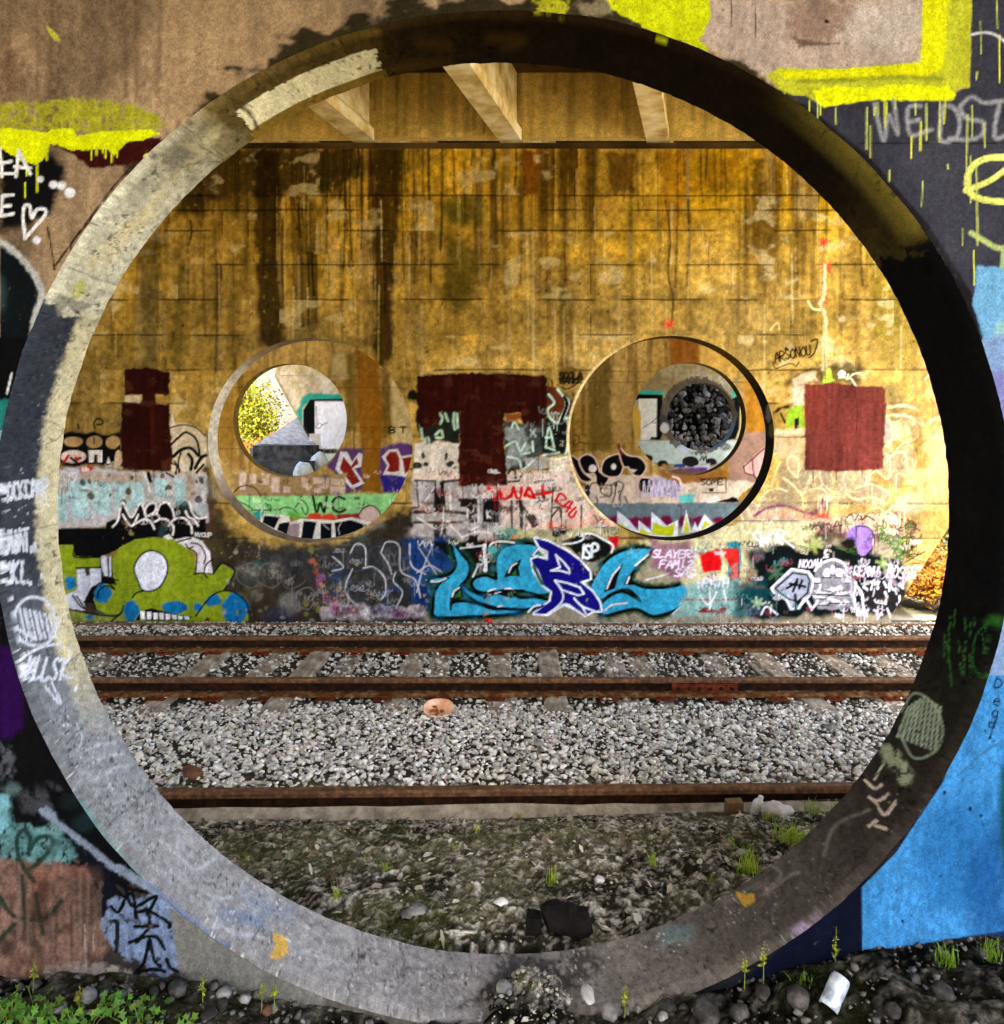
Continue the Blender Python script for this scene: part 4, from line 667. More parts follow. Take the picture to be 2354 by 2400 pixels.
# ---- centre: pale field, dark ghost letters, the brown T
w2.fill(zd([(80, 800), (400, 790), (780, 790), (1220, 780), (1290, 930), (1380, 1050), (1560, 1185), (1300, 1205), (1090, 1205), (720, 1270), (90, 1300)]), (206, 186, 176), soft=4, rough=6, tex=.22)
w2.fill(zd([(85, 860), (420, 850), (725, 900), (720, 1290), (85, 1300)]), (152, 148, 150), soft=5, rough=9, tex=.55, a=.9); w2.fill(zd([(100, 580), (270, 562), (425, 582), (425, 795), (88, 805)]), (206, 198, 188), soft=2, rough=3, tex=.15)
for a_, b_, c_, d_ in ((160, 668, 14, 22), (325, 680, 14, 30), (355, 730, 30, 22), (120, 740, 30, 26), (180, 730, 16, 12), (390, 760, 18, 14)): w2.ell(*zd([(a_, b_)])[0], c_ / 3.08, d_ / 3.08, (46, 48, 40), rough=5, soft=2.5)
w2.fill(zd([(105, 350), (425, 345), (425, 585), (270, 562), (190, 585), (140, 520), (110, 430)]), (30, 34, 28), rough=6, soft=3, tex=.5); w2.lines(zd, [[(280, 370), (300, 400), (285, 440)], [(385, 365), (380, 430), (390, 480)], [(250, 520), (290, 490), (300, 540), (255, 540)], [(405, 370), (410, 470)], [(130, 400), (145, 470), (155, 550)], [(320, 370), (340, 420)], [(170, 570), (190, 540), (205, 570)]], 6, (176, 204, 184), soft=2)
w2.fill(zd([(740, 415), (880, 440), (1050, 440), (1100, 400), (1215, 395), (1225, 640), (1180, 670), (1020, 665), (960, 760), (760, 790)]), (64, 68, 66), soft=3, rough=5, tex=.6)
w2.fill(zd([(1040, 400), (1215, 400), (1205, 640), (1020, 650), (1000, 470)]), (14, 20, 18), soft=5, rough=6); w2.fill(zd([(760, 470), (900, 460), (930, 600), (860, 740), (760, 770)]), (140, 148, 150), soft=6, rough=12, tex=.5, a=.8); w2.fill(zd([(900, 690), (1060, 680), (1060, 760), (900, 780)]), (150, 146, 144), rough=5); w2.fill(zd([(1060, 690), (1230, 680), (1240, 790), (1070, 790)]), (206, 186, 166), rough=4)
MT = (190, 222, 206)
w2.lines(zd, [[(1045, 612), (1070, 470), (1105, 612)], [(1050, 610), (1110, 632)], [(1045, 540), (1080, 540)], [(935, 485), (972, 530)], [(972, 480), (935, 530)], [(800, 470), (820, 430), (850, 480)], [(760, 600), (830, 570), (860, 640), (900, 580)], [(1030, 668), (1080, 660), (1140, 650)], [(950, 570), (955, 640)], [(770, 680), (850, 700), (880, 770), (960, 700)], [(870, 660), (930, 650)], [(1090, 690), (1085, 780)], [(1120, 700), (1200, 680)]], 4.6, MT, soft=1.8, a=.9)
w2.fill(zd([(1045, 160), (1140, 185), (1255, 300), (1225, 400), (1140, 432), (1055, 380)]), (92, 42, 24), soft=3, rough=5, tex=.3)
w2.lines(zd, [[(1065, 228), (1108, 290), (1062, 335), (1075, 395), (1130, 438), (1152, 400), (1195, 290), (1130, 192)], [(1165, 235), (1212, 285), (1178, 400), (1222, 408), (1200, 620), (1190, 655)]], 5.5, MT); w2.line(zd([(1180, 250), (1200, 300), (1165, 400), (1150, 470), (1160, 640)]), 8, (12, 14, 12)); w2.line(zd([(1055, 220), (1090, 180), (1090, 130)]), 4, (60, 40, 20), soft=2)
text(w2, 'SOOLA', *zd([(1145, 70)])[0], 9.5, 15, 6.5, (18, 14, 8), rnd=R_, soft=2.5); text(w2, 'BANKR', *zd([(1150, 118)])[0], 9, 10, 4.5, (20, 16, 8), rnd=R_, soft=2); w2.line(zd([(1290, 140), (1200, 190), (1130, 160)]), 3, (30, 20, 10))
w2.ell(*zd([(1230, 30)])[0], 36, 16, (96, 72, 30), soft=12, rough=8, a=.4); w2.ell(*zd([(85, 240)])[0], 13, 14, (20, 16, 10), soft=5, rough=6)
w2.fill(zd([(114, 100), (130, 90), (340, 85), (420, 72), (640, 78), (760, 80), (1030, 94), (1058, 112), (1050, 440), (1000, 455), (872, 440), (860, 362), (745, 366), (748, 560), (758, 720), (770, 885), (640, 892), (420, 890), (415, 700), (425, 590), (425, 356), (275, 360), (270, 455), (140, 470), (116, 400)]), (46, 11, 7), soft=2.4, rough=4, rs=9, tex=.22, pid=4)
w2.fill(zd([(755, 370), (860, 365), (868, 400), (800, 415), (765, 430)]), (138, 72, 34), rough=4)
# outlined letters below
for q, w_ in (([(105, 852), (250, 855), (242, 1050)], 5), ([(110, 860), (130, 1042), (85, 1050)], 3.5), ([(300, 860), (412, 848)], 6), ([(420, 990), (540, 990), (540, 1085), (500, 1100), (502, 1145), (545, 1140)], 6), ([(100, 1080), (300, 1070), (470, 1088)], 8), ([(100, 1152), (300, 1155), (440, 1150)], 6), ([(798, 1000), (802, 1195)], 5), ([(865, 1000), (872, 1205)], 8), ([(850, 1010), (900, 1080), (960, 1170)], 12), ([(1105, 850), (1090, 1020), (1082, 1205)], 4.5), ([(965, 862), (1105, 850)], 5), ([(1155, 1050), (1160, 1185)], 4), ([(1305, 1030), (1300, 1195)], 4.5), ([(1090, 1112), (1140, 1045), (1158, 1080)], 5), ([(1080, 1050), (1150, 1042)], 5), ([(485, 1080), (500, 1300)], 4), ([(780, 860), (850, 855), (870, 820)], 5), ([(775, 800), (800, 762), (828, 790), (828, 830)], 6), ([(720, 900), (700, 1000)], 3), ([(980, 1000), (1010, 1020), (1000, 1050), (1025, 1055)], 2.5), ([(150, 870), (190, 900)], 3)): w2.line(zd(q), w_, (24, 16, 16), sm=False, soft=1.6, rough=1.2, a=.92)
w2.fill(zd([(240, 900), (285, 990), (285, 860), (310, 862), (322, 1065), (245, 1072), (250, 1000)]), (18, 16, 18), rough=2); w2.fill(zd([(235, 1160), (330, 1160), (325, 1275), (245, 1270)]), (34, 32, 34), rough=3); w2.fill(zd([(600, 960), (712, 1000), (706, 1155), (590, 1152)]), (14, 14, 20), rough=2); w2.fill(zd([(425, 985), (535, 985), (535, 1010), (510, 1080), (470, 1040), (425, 1045)]), (20, 18, 20), rough=2); w2.fill(zd([(495, 1240), (560, 1245), (555, 1310), (475, 1312)]), (20, 18, 20), rough=3); w2.fill(zd([(930, 1090), (985, 1100), (990, 1170), (950, 1190)]), (70, 46, 46), rough=4, soft=3)
w2.lines(zd, [[(300, 1120), (300, 1180), (280, 1290)], [(620, 1070), (625, 1120)], [(645, 1070), (622, 1095), (648, 1120)], [(480, 1060), (490, 1200), (560, 1180)], [(440, 1260), (560, 1220), (700, 1240)], [(560, 1000), (560, 1150)], [(180, 1000), (240, 900)], [(350, 900), (360, 1060)], [(120, 1120), (250, 1200)], [(360, 1180), (440, 1260)], [(640, 1250), (720, 1180)]], 4, (218, 214, 216), a=.75, soft=1.6)
w2.fill(zd([(600, 890), (770, 890), (800, 960), (700, 990), (640, 960), (600, 1000)]), (214, 120, 116), soft=8, rough=8, a=.6); RD = (196, 10, 16)
w2.lines(zd, [[(635, 905), (680, 990), (715, 935), (730, 985), (790, 965), (812, 905)], [(815, 905), (835, 970), (862, 975), (872, 905)], [(895, 960), (925, 905), (960, 975), (905, 950)], [(970, 952), (1085, 935)], [(1022, 885), (1032, 975)]], 7.5, RD, rough=2); w2.lines(zd, [[(1115, 1005), (1150, 945), (1192, 985), (1130, 1002), (1172, 1040)], [(1172, 1038), (1218, 1000)], [(1195, 1075), (1238, 1005)], [(1185, 1040), (1225, 1050)], [(1262, 1045), (1212, 1095), (1238, 1118), (1266, 1075)]], 6, RD)
w2.fill(zd([(1070, 1150), (1100, 1200), (1560, 1190), (1380, 1080), (1330, 1130), (1200, 1180)]), (222, 120, 96), soft=14, rough=14, a=.55); w2.line(zd([(1080, 1160), (1090, 1260)]), 8, (190, 44, 26), soft=4, rough=3); w2.line(zd([(1310, 1192), (1560, 1190)]), 5, (46, 110, 110), rough=2)
# ---- lower centre: teal wash, dark letters, then the blue piece
w2.fill(zd([(700, 1200), (1090, 1205), (1560, 1190), (1560, 1300), (1000, 1330), (700, 1290)]), (176, 172, 128), soft=4, rough=8, tex=.3); w2.fill(zd([(690, 1210), (860, 1200), (800, 1270), (700, 1300)]), (66, 148, 140), soft=6, rough=9, a=.85); w2.fill(zd([(800, 1230), (850, 1240), (830, 1275), (790, 1270)]), (206, 96, 56), soft=4, rough=5, a=.8)
w2.fill(z5([(-500, 1150), (60, 1120), (420, 1120), (480, 1190), (490, 1510), (60, 1520), (-40, 1400)]), (44, 45, 48), soft=10, rough=10, tex=.5, a=.9)
w2.fill(z5([(400, 1100), (640, 1090), (700, 1200), (600, 1530), (470, 1530), (430, 1300)]), (20, 52, 104), soft=8, rough=10, tex=.5); w2.fill(z5([(560, 1120), (1130, 1100), (1140, 1300), (760, 1300), (640, 1200)]), (12, 14, 16), soft=5, rough=5, tex=.4); w2.fill(z5([(460, 1360), (600, 1340), (560, 1530), (480, 1520)]), (14, 34, 84), soft=6, rough=8)
w2.lines(z5, [[(110, 1270), (70, 1380), (120, 1460), (200, 1490)], [(100, 1180), (130, 1130), (180, 1150), (185, 1250)], [(270, 1180), (300, 1120), (370, 1140), (380, 1280), (460, 1330), (490, 1430)], [(170, 1265), (230, 1260), (290, 1320), (295, 1400), (270, 1440)], [(350, 1290), (340, 1340), (390, 1400), (350, 1490)], [(430, 1130), (440, 1250), (520, 1300)], [(470, 1290), (540, 1250), (610, 1290)], [(0, 1200), (60, 1260), (0, 1280)], [(160, 1490), (290, 1480), (400, 1500), (480, 1470)], [(560, 1130), (500, 1280), (470, 1400)], [(480, 1150), (580, 1300)], [(270, 1180), (310, 1240), (330, 1300)]], 3, (188, 194, 206), soft=1.4, a=.85)
w2.fill(z5([(-60, 1470), (500, 1480), (560, 1540), (-60, 1560)]), (150, 140, 146), soft=4, rough=10, tex=.6); 
for a_, b_, k_ in ((30, 1500, (90, 30, 60)), (100, 1500, (110, 40, 60)), (250, 1490, (20, 24, 34)), (380, 1520, (120, 30, 90)), (330, 1500, (40, 30, 50)), (180, 1510, (200, 198, 204))): w2.ell(*z5([(a_, b_)])[0], 15, 11, k_, rough=13, soft=4, a=.8, worn=.4)
for a_, b_, k_ in ((-90, 1280, (160, 70, 50)), (-70, 1340, (150, 70, 110)), (-110, 1240, (170, 90, 60)), (-60, 1300, (120, 90, 140)), (-30, 1420, (130, 50, 110)), (10, 1460, (150, 60, 110)), (-100, 1180, (120, 120, 60))): w2.ell(*z5([(a_, b_)])[0], 8, 14, k_, rough=16, soft=6, a=.7, worn=.45)
w2.tags(985, 1100, 1440, 1290, 60, [(20, 16, 16), (60, 54, 54), (226, 222, 222), (190, 190, 196), (120, 30, 30)], R_, size=(14, 40))
w2.tags(940, 960, 1420, 1110, 40, [(16, 18, 16), (200, 214, 206), (110, 114, 112), (70, 40, 30)], R_, size=(12, 34)) if False else None
w2.tags(785, 1270, 1060, 1450, 40, [(150, 156, 170), (16, 18, 24), (40, 70, 130), (90, 96, 104)], R_, size=(18, 54), w=(1.6, 2.8), a=.7)
w2.tags(1060, 1270, 1560, 1330, 24, [(14, 14, 14), (206, 212, 214), (150, 40, 36), (50, 120, 110)], R_, size=(14, 40))
CY, NV, DG = (44, 150, 190), (16, 12, 112), (22, 62, 34)
Lp = [zd([(375, 1305), (430, 1380), (482, 1440), (492, 1500), (470, 1560), (420, 1612), (380, 1660), (355, 1720), (360, 1782), (372, 1740), (420, 1730), (470, 1728), (560, 1750), (700, 1790), (850, 1765), (830, 1806), (500, 1828), (258, 1832), (240, 1760), (250, 1660), (290, 1592), (350, 1552), (222, 1590), (216, 1562), (340, 1540), (392, 1490), (402, 1440), (386, 1380)]),
      zd([(690, 1500), (690, 1420), (720, 1360), (780, 1322), (870, 1308), (982, 1325), (958, 1380), (940, 1410), (955, 1500), (1000, 1580), (1092, 1642), (1020, 1672), (920, 1662), (880, 1642), (700, 1645), (600, 1655), (540, 1635), (518, 1592), (550, 1555), (620, 1545), (690, 1565)]),
      zd([(442, 1612), (500, 1650), (620, 1690), (760, 1640), (850, 1700), (980, 1700), (1075, 1735), (900, 1775), (700, 1765), (560, 1722), (480, 1672)]),
      z5([(1440, 1372), (1490, 1272), (1560, 1200), (1660, 1160), (1776, 1158), (1735, 1208), (1690, 1262), (1655, 1330), (1720, 1372), (1800, 1380), (1900, 1372), (2008, 1345), (1965, 1450), (1900, 1500), (1790, 1528), (1700, 1490), (1620, 1500), (1520, 1524), (1488, 1490), (1540, 1430), (1620, 1402), (1720, 1452), (1650, 1380), (1560, 1402), (1500, 1440), (1455, 1420)])]
Bp = zd([(968, 1268), (1060, 1290), (1200, 1362), (1292, 1430), (1362, 1512), (1365, 1560), (1292, 1582), (1380, 1652), (1432, 1730), (1445, 1792), (1390, 1792), (1332, 1822), (1250, 1770), (1180, 1742), (1100, 1790), (1060, 1815), (965, 1810), (1080, 1722), (1092, 1652), (1022, 1602), (962, 1500), (945, 1420), (1000, 1400), (1062, 1422), (1062, 1362), (1002, 1332)])
for q in Lp: w2.line(q, 24, DG, soft=6, closed=True, rough=5)
for q in (Lp[0], Lp[2], Lp[1], Lp[3]):
    w2.line(q, 12, (6, 8, 8), closed=True, soft=1.4); w2.fill(q, CY, tex=.34, soft=1.4, pid=5, sm=True)
    w2.line(q, 3.4, (5, 7, 10), closed=True, soft=1.3, pid=5)
for j in range(60):
    q = Lp[j % 4]; a_, b_ = q[R_.randrange(len(q))]; w2.ell(a_ + R_.uniform(-8, 8), b_ + R_.uniform(-8, 8), R_.uniform(6, 16), R_.uniform(5, 10), (80, 180, 210) if j % 2 else (34, 128, 176), soft=6, a=.16, rough=4)
for q in ([(740, 1552), (790, 1462), (872, 1415), (850, 1480), (862, 1545), (800, 1540)], [(355, 1720), (400, 1640), (440, 1620), (450, 1690), (400, 1720)], [(660, 1662), (740, 1630), (840, 1690), (790, 1700)]): w2.fill(zd(q), BK, pid=5)
for q in ([(800, 1530), (830, 1490), (838, 1540)], [(380, 1700), (430, 1640), (436, 1690)], [(770, 1670), (800, 1650), (815, 1690)]): w2.fill(zd(q), (34, 92, 44))
for q in ([(1512, 1400), (1545, 1320), (1620, 1240), (1590, 1320), (1575, 1380)], [(1622, 1360), (1650, 1300), (1690, 1360)]): w2.fill(z5(q), BK, pid=5)
w2.lines(zd, [[(222, 1580), (270, 1580), (325, 1558)], [(780, 1515), (800, 1470), (835, 1448)], [(630, 1650), (680, 1632)], [(750, 1632), (790, 1630), (820, 1650)], [(680, 1665), (720, 1652)], [(370, 1690), (385, 1650), (420, 1625)], [(700, 1760), (730, 1755)]], 3.6, WT); w2.lines(z5, [[(1530, 1380), (1560, 1310), (1600, 1260)], [(1750, 1330), (1830, 1310), (1880, 1290)], [(1640, 1350), (1655, 1315)], [(1520, 1500), (1560, 1470), (1640, 1460)], [(1900, 1520), (1970, 1450), (2000, 1380)], [(1690, 1250), (1760, 1190)]], 4, WT)
w2.lines(zd, [[(500, 1700), (560, 1735), (700, 1772), (840, 1775)], [(600, 1700), (700, 1650), (880, 1650), (1010, 1680)], [(360, 1780), (372, 1735), (420, 1725)]], 4.5, BK)
w2.line(Bp, 9, (216, 222, 240), closed=True, sm=False); w2.fill(Bp, NV, tex=.2, soft=1.2, pid=6)
w2.fill(zd([(962, 1800), (1060, 1745), (1010, 1750)]), NV)
for q in ([(1118, 1388), (1175, 1440), (1215, 1490), (1218, 1522), (1150, 1502), (1082, 1502), (1150, 1478)], [(1112, 1572), (1200, 1590), (1292, 1622), (1322, 1668), (1280, 1680), (1160, 1640)], [(952, 1390), (990, 1345), (1040, 1380), (1055, 1418), (1000, 1402)]): w2.line(zd(q), 4.2, (214, 220, 240), closed=True, sm=False)
w2.lines(zd, [[(1112, 1572), (1160, 1640), (1165, 1720), (1075, 1812)], [(1250, 1700), (1310, 1760), (1390, 1790)], [(1310, 1760), (1340, 1820)], [(1060, 1812), (1180, 1745), (1250, 1775)], [(945, 1460), (985, 1500), (1020, 1595)], [(920, 1800), (960, 1760), (1005, 1750)]], 4.4, (214, 220, 240)); w2.line(zd([(960, 1470), (1000, 1560), (1020, 1595)]), 8, (30, 84, 50), soft=2); w2.fill(zd([(975, 1385), (1000, 1370), (1032, 1400), (1000, 1398)]), (40, 110, 54))
w2.fill(zd([(1150, 1300), (1300, 1230), (1400, 1230), (1500, 1290), (1530, 1350), (1480, 1400), (1380, 1440), (1300, 1420), (1220, 1340)]), (10, 14, 14), soft=2.5, rough=3); w2.fill(zd([(1500, 1260), (1571, 1250), (1571, 1330), (1520, 1350)]), (176, 14, 22), soft=3, rough=4); w2.line(zd([(1310, 1240), (1380, 1235), (1470, 1280), (1530, 1320), (1520, 1370)]), 4.4, (218, 222, 226)); w2.line(zd([(1160, 1310), (1260, 1300), (1320, 1270), (1300, 1240)]), 4, (206, 212, 218)); text(w2, 'ISP', *zd([(1290, 1315)])[0], 15, 30, 6, (214, 224, 234), slant=.1, rnd=R_)
w2.fill(zd([(1090, 1215), (1200, 1210), (1180, 1240), (1130, 1260), (1090, 1250)]), (14, 10, 10), soft=2, rough=3); w2.line(zd([(640, 1370), (650, 1310), (720, 1290), (820, 1300)]), 4, (206, 212, 214)); w2.line(zd([(600, 1320), (605, 1400), (610, 1500)]), 8, (200, 206, 212), rough=3); w2.line(zd([(520, 1545), (555, 1470)]), 4, (206, 210, 216)); w2.ell(*zd([(660, 1350)])[0], 12, 9, (70, 150, 146)); w2.line(zd([(430, 1340), (520, 1330), (590, 1320)]), 3.5, (200, 206, 212))
# ---- right of the blue piece
w2.fill([(1500, 1268), (1640, 1262), (1740, 1225), (1920, 1225), (1900, 1290), (1760, 1300), (1740, 1380), (1620, 1400), (1560, 1300)], (196, 190, 148), soft=5, rough=8, tex=.25)
w2.fill(z6([(-60, 1110), (160, 1120), (170, 1230), (100, 1340), (-60, 1250)]), (130, 70, 110), soft=8, rough=10, a=.8, tex=.5); w2.fill(z6([(200, 1180), (320, 1160), (330, 1280), (230, 1290)]), (200, 14, 20), soft=2.5, rough=4); w2.fill(z6([(360, 1120), (436, 1118), (432, 1330), (366, 1340)]), (44, 138, 150), rough=2); w2.fill(z6([(330, 1160), (420, 1160), (420, 1230), (376, 1270)]), (206, 40, 34), rough=4, soft=2); w2.fill(z6([(372, 1260), (420, 1240), (420, 1330), (370, 1335)]), (190, 96, 84), rough=5, soft=2); w2.line(z6([(330, 1160), (420, 1158), (422, 1330), (372, 1332)]), 2.4, (150, 20, 20), sm=False)
for st_, xx, yy, ss in (('SLAYERS', -60, 1165, 14), ('FAMI.2', -20, 1222, 14), ('SAS', 62, 1272, 15)): text(w2, st_, *z6([(xx, yy)])[0], ss, 17, 3.8, (218, 204, 230), slant=.25, adv=1.1, rnd=R_)
w2.fill(z6([(150, 1350), (420, 1330), (470, 1400), (400, 1530), (60, 1530)]), (126, 166, 160), soft=7, rough=9, tex=.4); w2.line(z6([(100, 1440), (250, 1442), (440, 1440)]), 3, (150, 60, 50), rough=2); w2.fill(z6([(190, 1500), (350, 1490), (340, 1515), (200, 1515)]), (150, 50, 40), rough=5); text(w2, 'WRATH', *z6([(190, 1320)])[0], 13, 24, 3, (214, 212, 226), rnd=R_, slant=.15); w2.lines(z6, [[(260, 1390), (265, 1480), (250, 1500)], [(210, 1420), (255, 1470), (300, 1400)], [(340, 1390), (355, 1450)]], 3.6, (218, 220, 228))
# dark cloud with the white outlined piece
w2.fill(ze([(150, 1420), (230, 1390), (420, 1370), (560, 1400), (700, 1370), (860, 1380), (1010, 1450), (1130, 1480), (1190, 1560), (1150, 1760), (1000, 1840), (500, 1850), (120, 1850), (80, 1700), (200, 1600)]), (10, 16, 18), soft=9, rough=16, rs=30, tex=.4); w2.fill(ze([(60, 1620), (260, 1580), (300, 1720), (240, 1840), (40, 1850)]), (12, 60, 66), soft=12, rough=16, a=.8); w2.fill(ze([(160, 1400), (230, 1380), (240, 1460), (180, 1480)]), (106, 104, 110), soft=9, rough=8, a=.7); w2.fill(ze([(620, 1240), (760, 1250), (800, 1340), (640, 1370), (560, 1330)]), (40, 34, 30), soft=10, rough=14, a=.8)
for a_, b_, r_, k_ in ((575, 1375, 20, (150, 166, 90)), (1030, 1500, 17, (140, 160, 100)), (210, 1755, 13, (150, 180, 150)), (330, 1560, 18, (60, 96, 72)), (130, 1790, 12, (60, 110, 96))):
    x_, y_ = ze([(a_, b_)])[0]
    for j in range(6):
        t = j * PI / 3 + .3; w2.line([(x_, y_), (x_ + r_ * math.cos(t), y_ + r_ * math.sin(t))], r_ * .42, k_, soft=3, a=.75)
WL = (218, 220, 232)
w2.fill(ze([(300, 1660), (430, 1535), (540, 1550), (575, 1600), (555, 1700), (480, 1740), (420, 1800), (390, 1740)]), (150, 156, 176), rough=3); w2.line(ze([(300, 1660), (430, 1535), (540, 1552), (578, 1600), (556, 1700), (470, 1790), (430, 1795), (400, 1735), (320, 1690)]), 5, WL, closed=True, sm=False)
w2.line(ze([(325, 1662), (440, 1560), (530, 1572), (550, 1610), (535, 1690), (470, 1745), (410, 1730)]), 4, BK, closed=True, sm=False); w2.lines(ze, [[(400, 1660), (470, 1620)], [(440, 1680), (470, 1600)], [(480, 1660), (500, 1610)], [(420, 1630), (520, 1650)], [(455, 1700), (460, 1790)]], 6, BK)
w2.fill(ze([(585, 1545), (620, 1500), (700, 1478), (780, 1510), (790, 1580), (840, 1620), (830, 1790), (600, 1800), (570, 1720)]), (120, 120, 130), rough=3, tex=.4)
for q in ([(585, 1545), (620, 1500), (710, 1474), (782, 1512), (788, 1578), (846, 1622), (836, 1700), (850, 1790)], [(575, 1600), (620, 1640), (590, 1700)], [(560, 1800), (600, 1740), (570, 1700)], [(480, 1790), (520, 1730), (560, 1790)], [(850, 1640), (890, 1700), (900, 1790)], [(930, 1800), (960, 1680), (1000, 1620)], [(900, 1650), (940, 1690), (920, 1760)], [(960, 1760), (1020, 1830), (940, 1780)]): w2.line(ze(q), 5.5, WL, soft=1.6)
for a_, b_, c_, d_, rr_ in ((660, 1560, 16, 26, .2), (700, 1540, 9, 30, 0), (740, 1560, 15, 26, -.2), (600, 1610, 12, 15, 0), (800, 1610, 12, 12, 0), (700, 1670, 42, 8, -.2), (640, 1690, 44, 7, .2), (740, 1700, 40, 7, -.25), (720, 1745, 40, 10, .35), (640, 1760, 20, 9, -.4), (790, 1750, 16, 9, .6), (620, 1720, 16, 8, .2)): w2.ell(*ze([(a_, b_)])[0], c_ / 1.7, d_ / 2.2, (196, 194, 204), rot=rr_, rough=1.5); w2.line([(ze([(a_, b_)])[0][0] - c_ / 1.6, ze([(a_, b_)])[0][1] + d_ / 2.4), (ze([(a_, b_)])[0][0] + c_ / 1.6, ze([(a_, b_)])[0][1] + d_ / 2.4)], 3, BK)
w2.fill(ze([(930, 1640), (1100, 1600), (1180, 1680), (1120, 1820), (960, 1830), (900, 1760)]), (30, 28, 30), soft=4, rough=5)
for j in range(18): a_, b_ = R_.uniform(950, 1150), R_.uniform(1600, 1820); w2.line(ze([(a_, b_), (a_ + R_.uniform(-30, 30), b_ + R_.uniform(20, 60))]), R_.uniform(3, 6), WL, a=.8)
for st_, xx, yy, w_, h_ in (('NOOAH', 480, 1475, 9, 17), ('REMNU', 835, 1520, 10, 22), ('MOSES', 1050, 1520, 12, 26)): text(w2, st_, *ze([(xx, yy)])[0], w_, h_, 3.4, (216, 210, 226), rnd=R_, slant=.15); 
w2.line(ze([(1040, 1560), (1120, 1640), (1220, 1560)]), 12, (190, 184, 204), soft=5, a=.5, rough=6); w2.lines(ze, [[(640, 1460), (670, 1455)], [(655, 1410), (645, 1440), (670, 1440)], [(235, 1830), (270, 1780), (340, 1830)], [(300, 1770), (295, 1820)]], 4, WL)
text(w2, 'SWOR', *ze([(165, 1290)])[0], 17, 32, 4.6, (222, 220, 226), slant=.2, rnd=R_); w2.line(ze([(340, 1310), (400, 1360), (448, 1395)]), 4, (222, 220, 226))
w2.fill(ze([(830, 1260), (900, 1250), (955, 1290), (968, 1360), (920, 1440), (870, 1440), (850, 1370), (790, 1320)]), (142, 112, 196), rough=2, sm=True, tex=.15); w2.line(ze([(860, 1255), (930, 1265), (968, 1320), (962, 1390), (915, 1450)]), 3, (20, 10, 30)); w2.line(ze([(852, 1255), (850, 1330)]), 3, (30, 16, 40)); w2.ell(*ze([(800, 1370)])[0], 16, 14, (20, 16, 20), soft=6, rough=8)
Gn = (56, 112, 34)
for a_, b_ in ((1005, 1280), (1030, 1310), (1065, 1340), (1100, 1375), (1140, 1400), (1170, 1350), (1020, 1250), (1190, 1420), (1120, 1430)): x_, y_ = ze([(a_, b_)])[0]; w2.line([(x_ - 10, y_ + 4), (x_ - 4, y_ - 9), (x_ + 9, y_ - 6), (x_ + 7, y_ + 8), (x_ - 6, y_ + 9), (x_ + 12, y_ + 14)], 3.2, Gn)
for a_, b_ in ((1150, 1300), (1200, 1270), (1240, 1310), (1215, 1360), (1180, 1390), (1220, 1420), (1140, 1250)): x_, y_ = ze([(a_, b_)])[0]; w2.line([(x_ + 13 * math.cos(t), y_ + 13 * math.sin(t)) for t in np.linspace(0, 5.6, 9)], 2.6, (60, 36, 24))
w2.lines(ze, [[(1170, 1215), (1225, 1230), (1240, 1280)], [(1170, 1490), (1300, 1420)], [(1180, 1460), (1290, 1490), (1200, 1500)], [(1190, 1440), (1270, 1440)]], 2.6, (60, 36, 24)); w2.lines(ze, [[(780, 1210), (820, 1180), (840, 1220), (870, 1180), (890, 1215), (920, 1190), (970, 1220)], [(560, 1280), (600, 1250), (640, 1290)], [(600, 1310), (640, 1260), (680, 1240), (690, 1290)], [(700, 1280), (730, 1220), (750, 1290)], [(705, 1260), (760, 1250)]], 3.4, (46, 22, 16))
w2.tags(1640, 1260, 1880, 1450, 46, [(214, 212, 222), (20, 18, 18), (120, 40, 40), (60, 120, 120), (96, 70, 110)], R_, size=(12, 36), w=(1.8, 3.0))
w2.tags(1880, 1200, 2160, 1300, 40, [(46, 26, 16), (226, 214, 196), (60, 110, 40), (110, 50, 80), (20, 16, 14)], R_, size=(12, 38), w=(1.6, 2.8))
w2.tags(1960, 1310, 2110, 1450, 36, [(214, 212, 222), (14, 14, 14), (200, 190, 210)], R_, size=(10, 30), w=(2, 3.4))
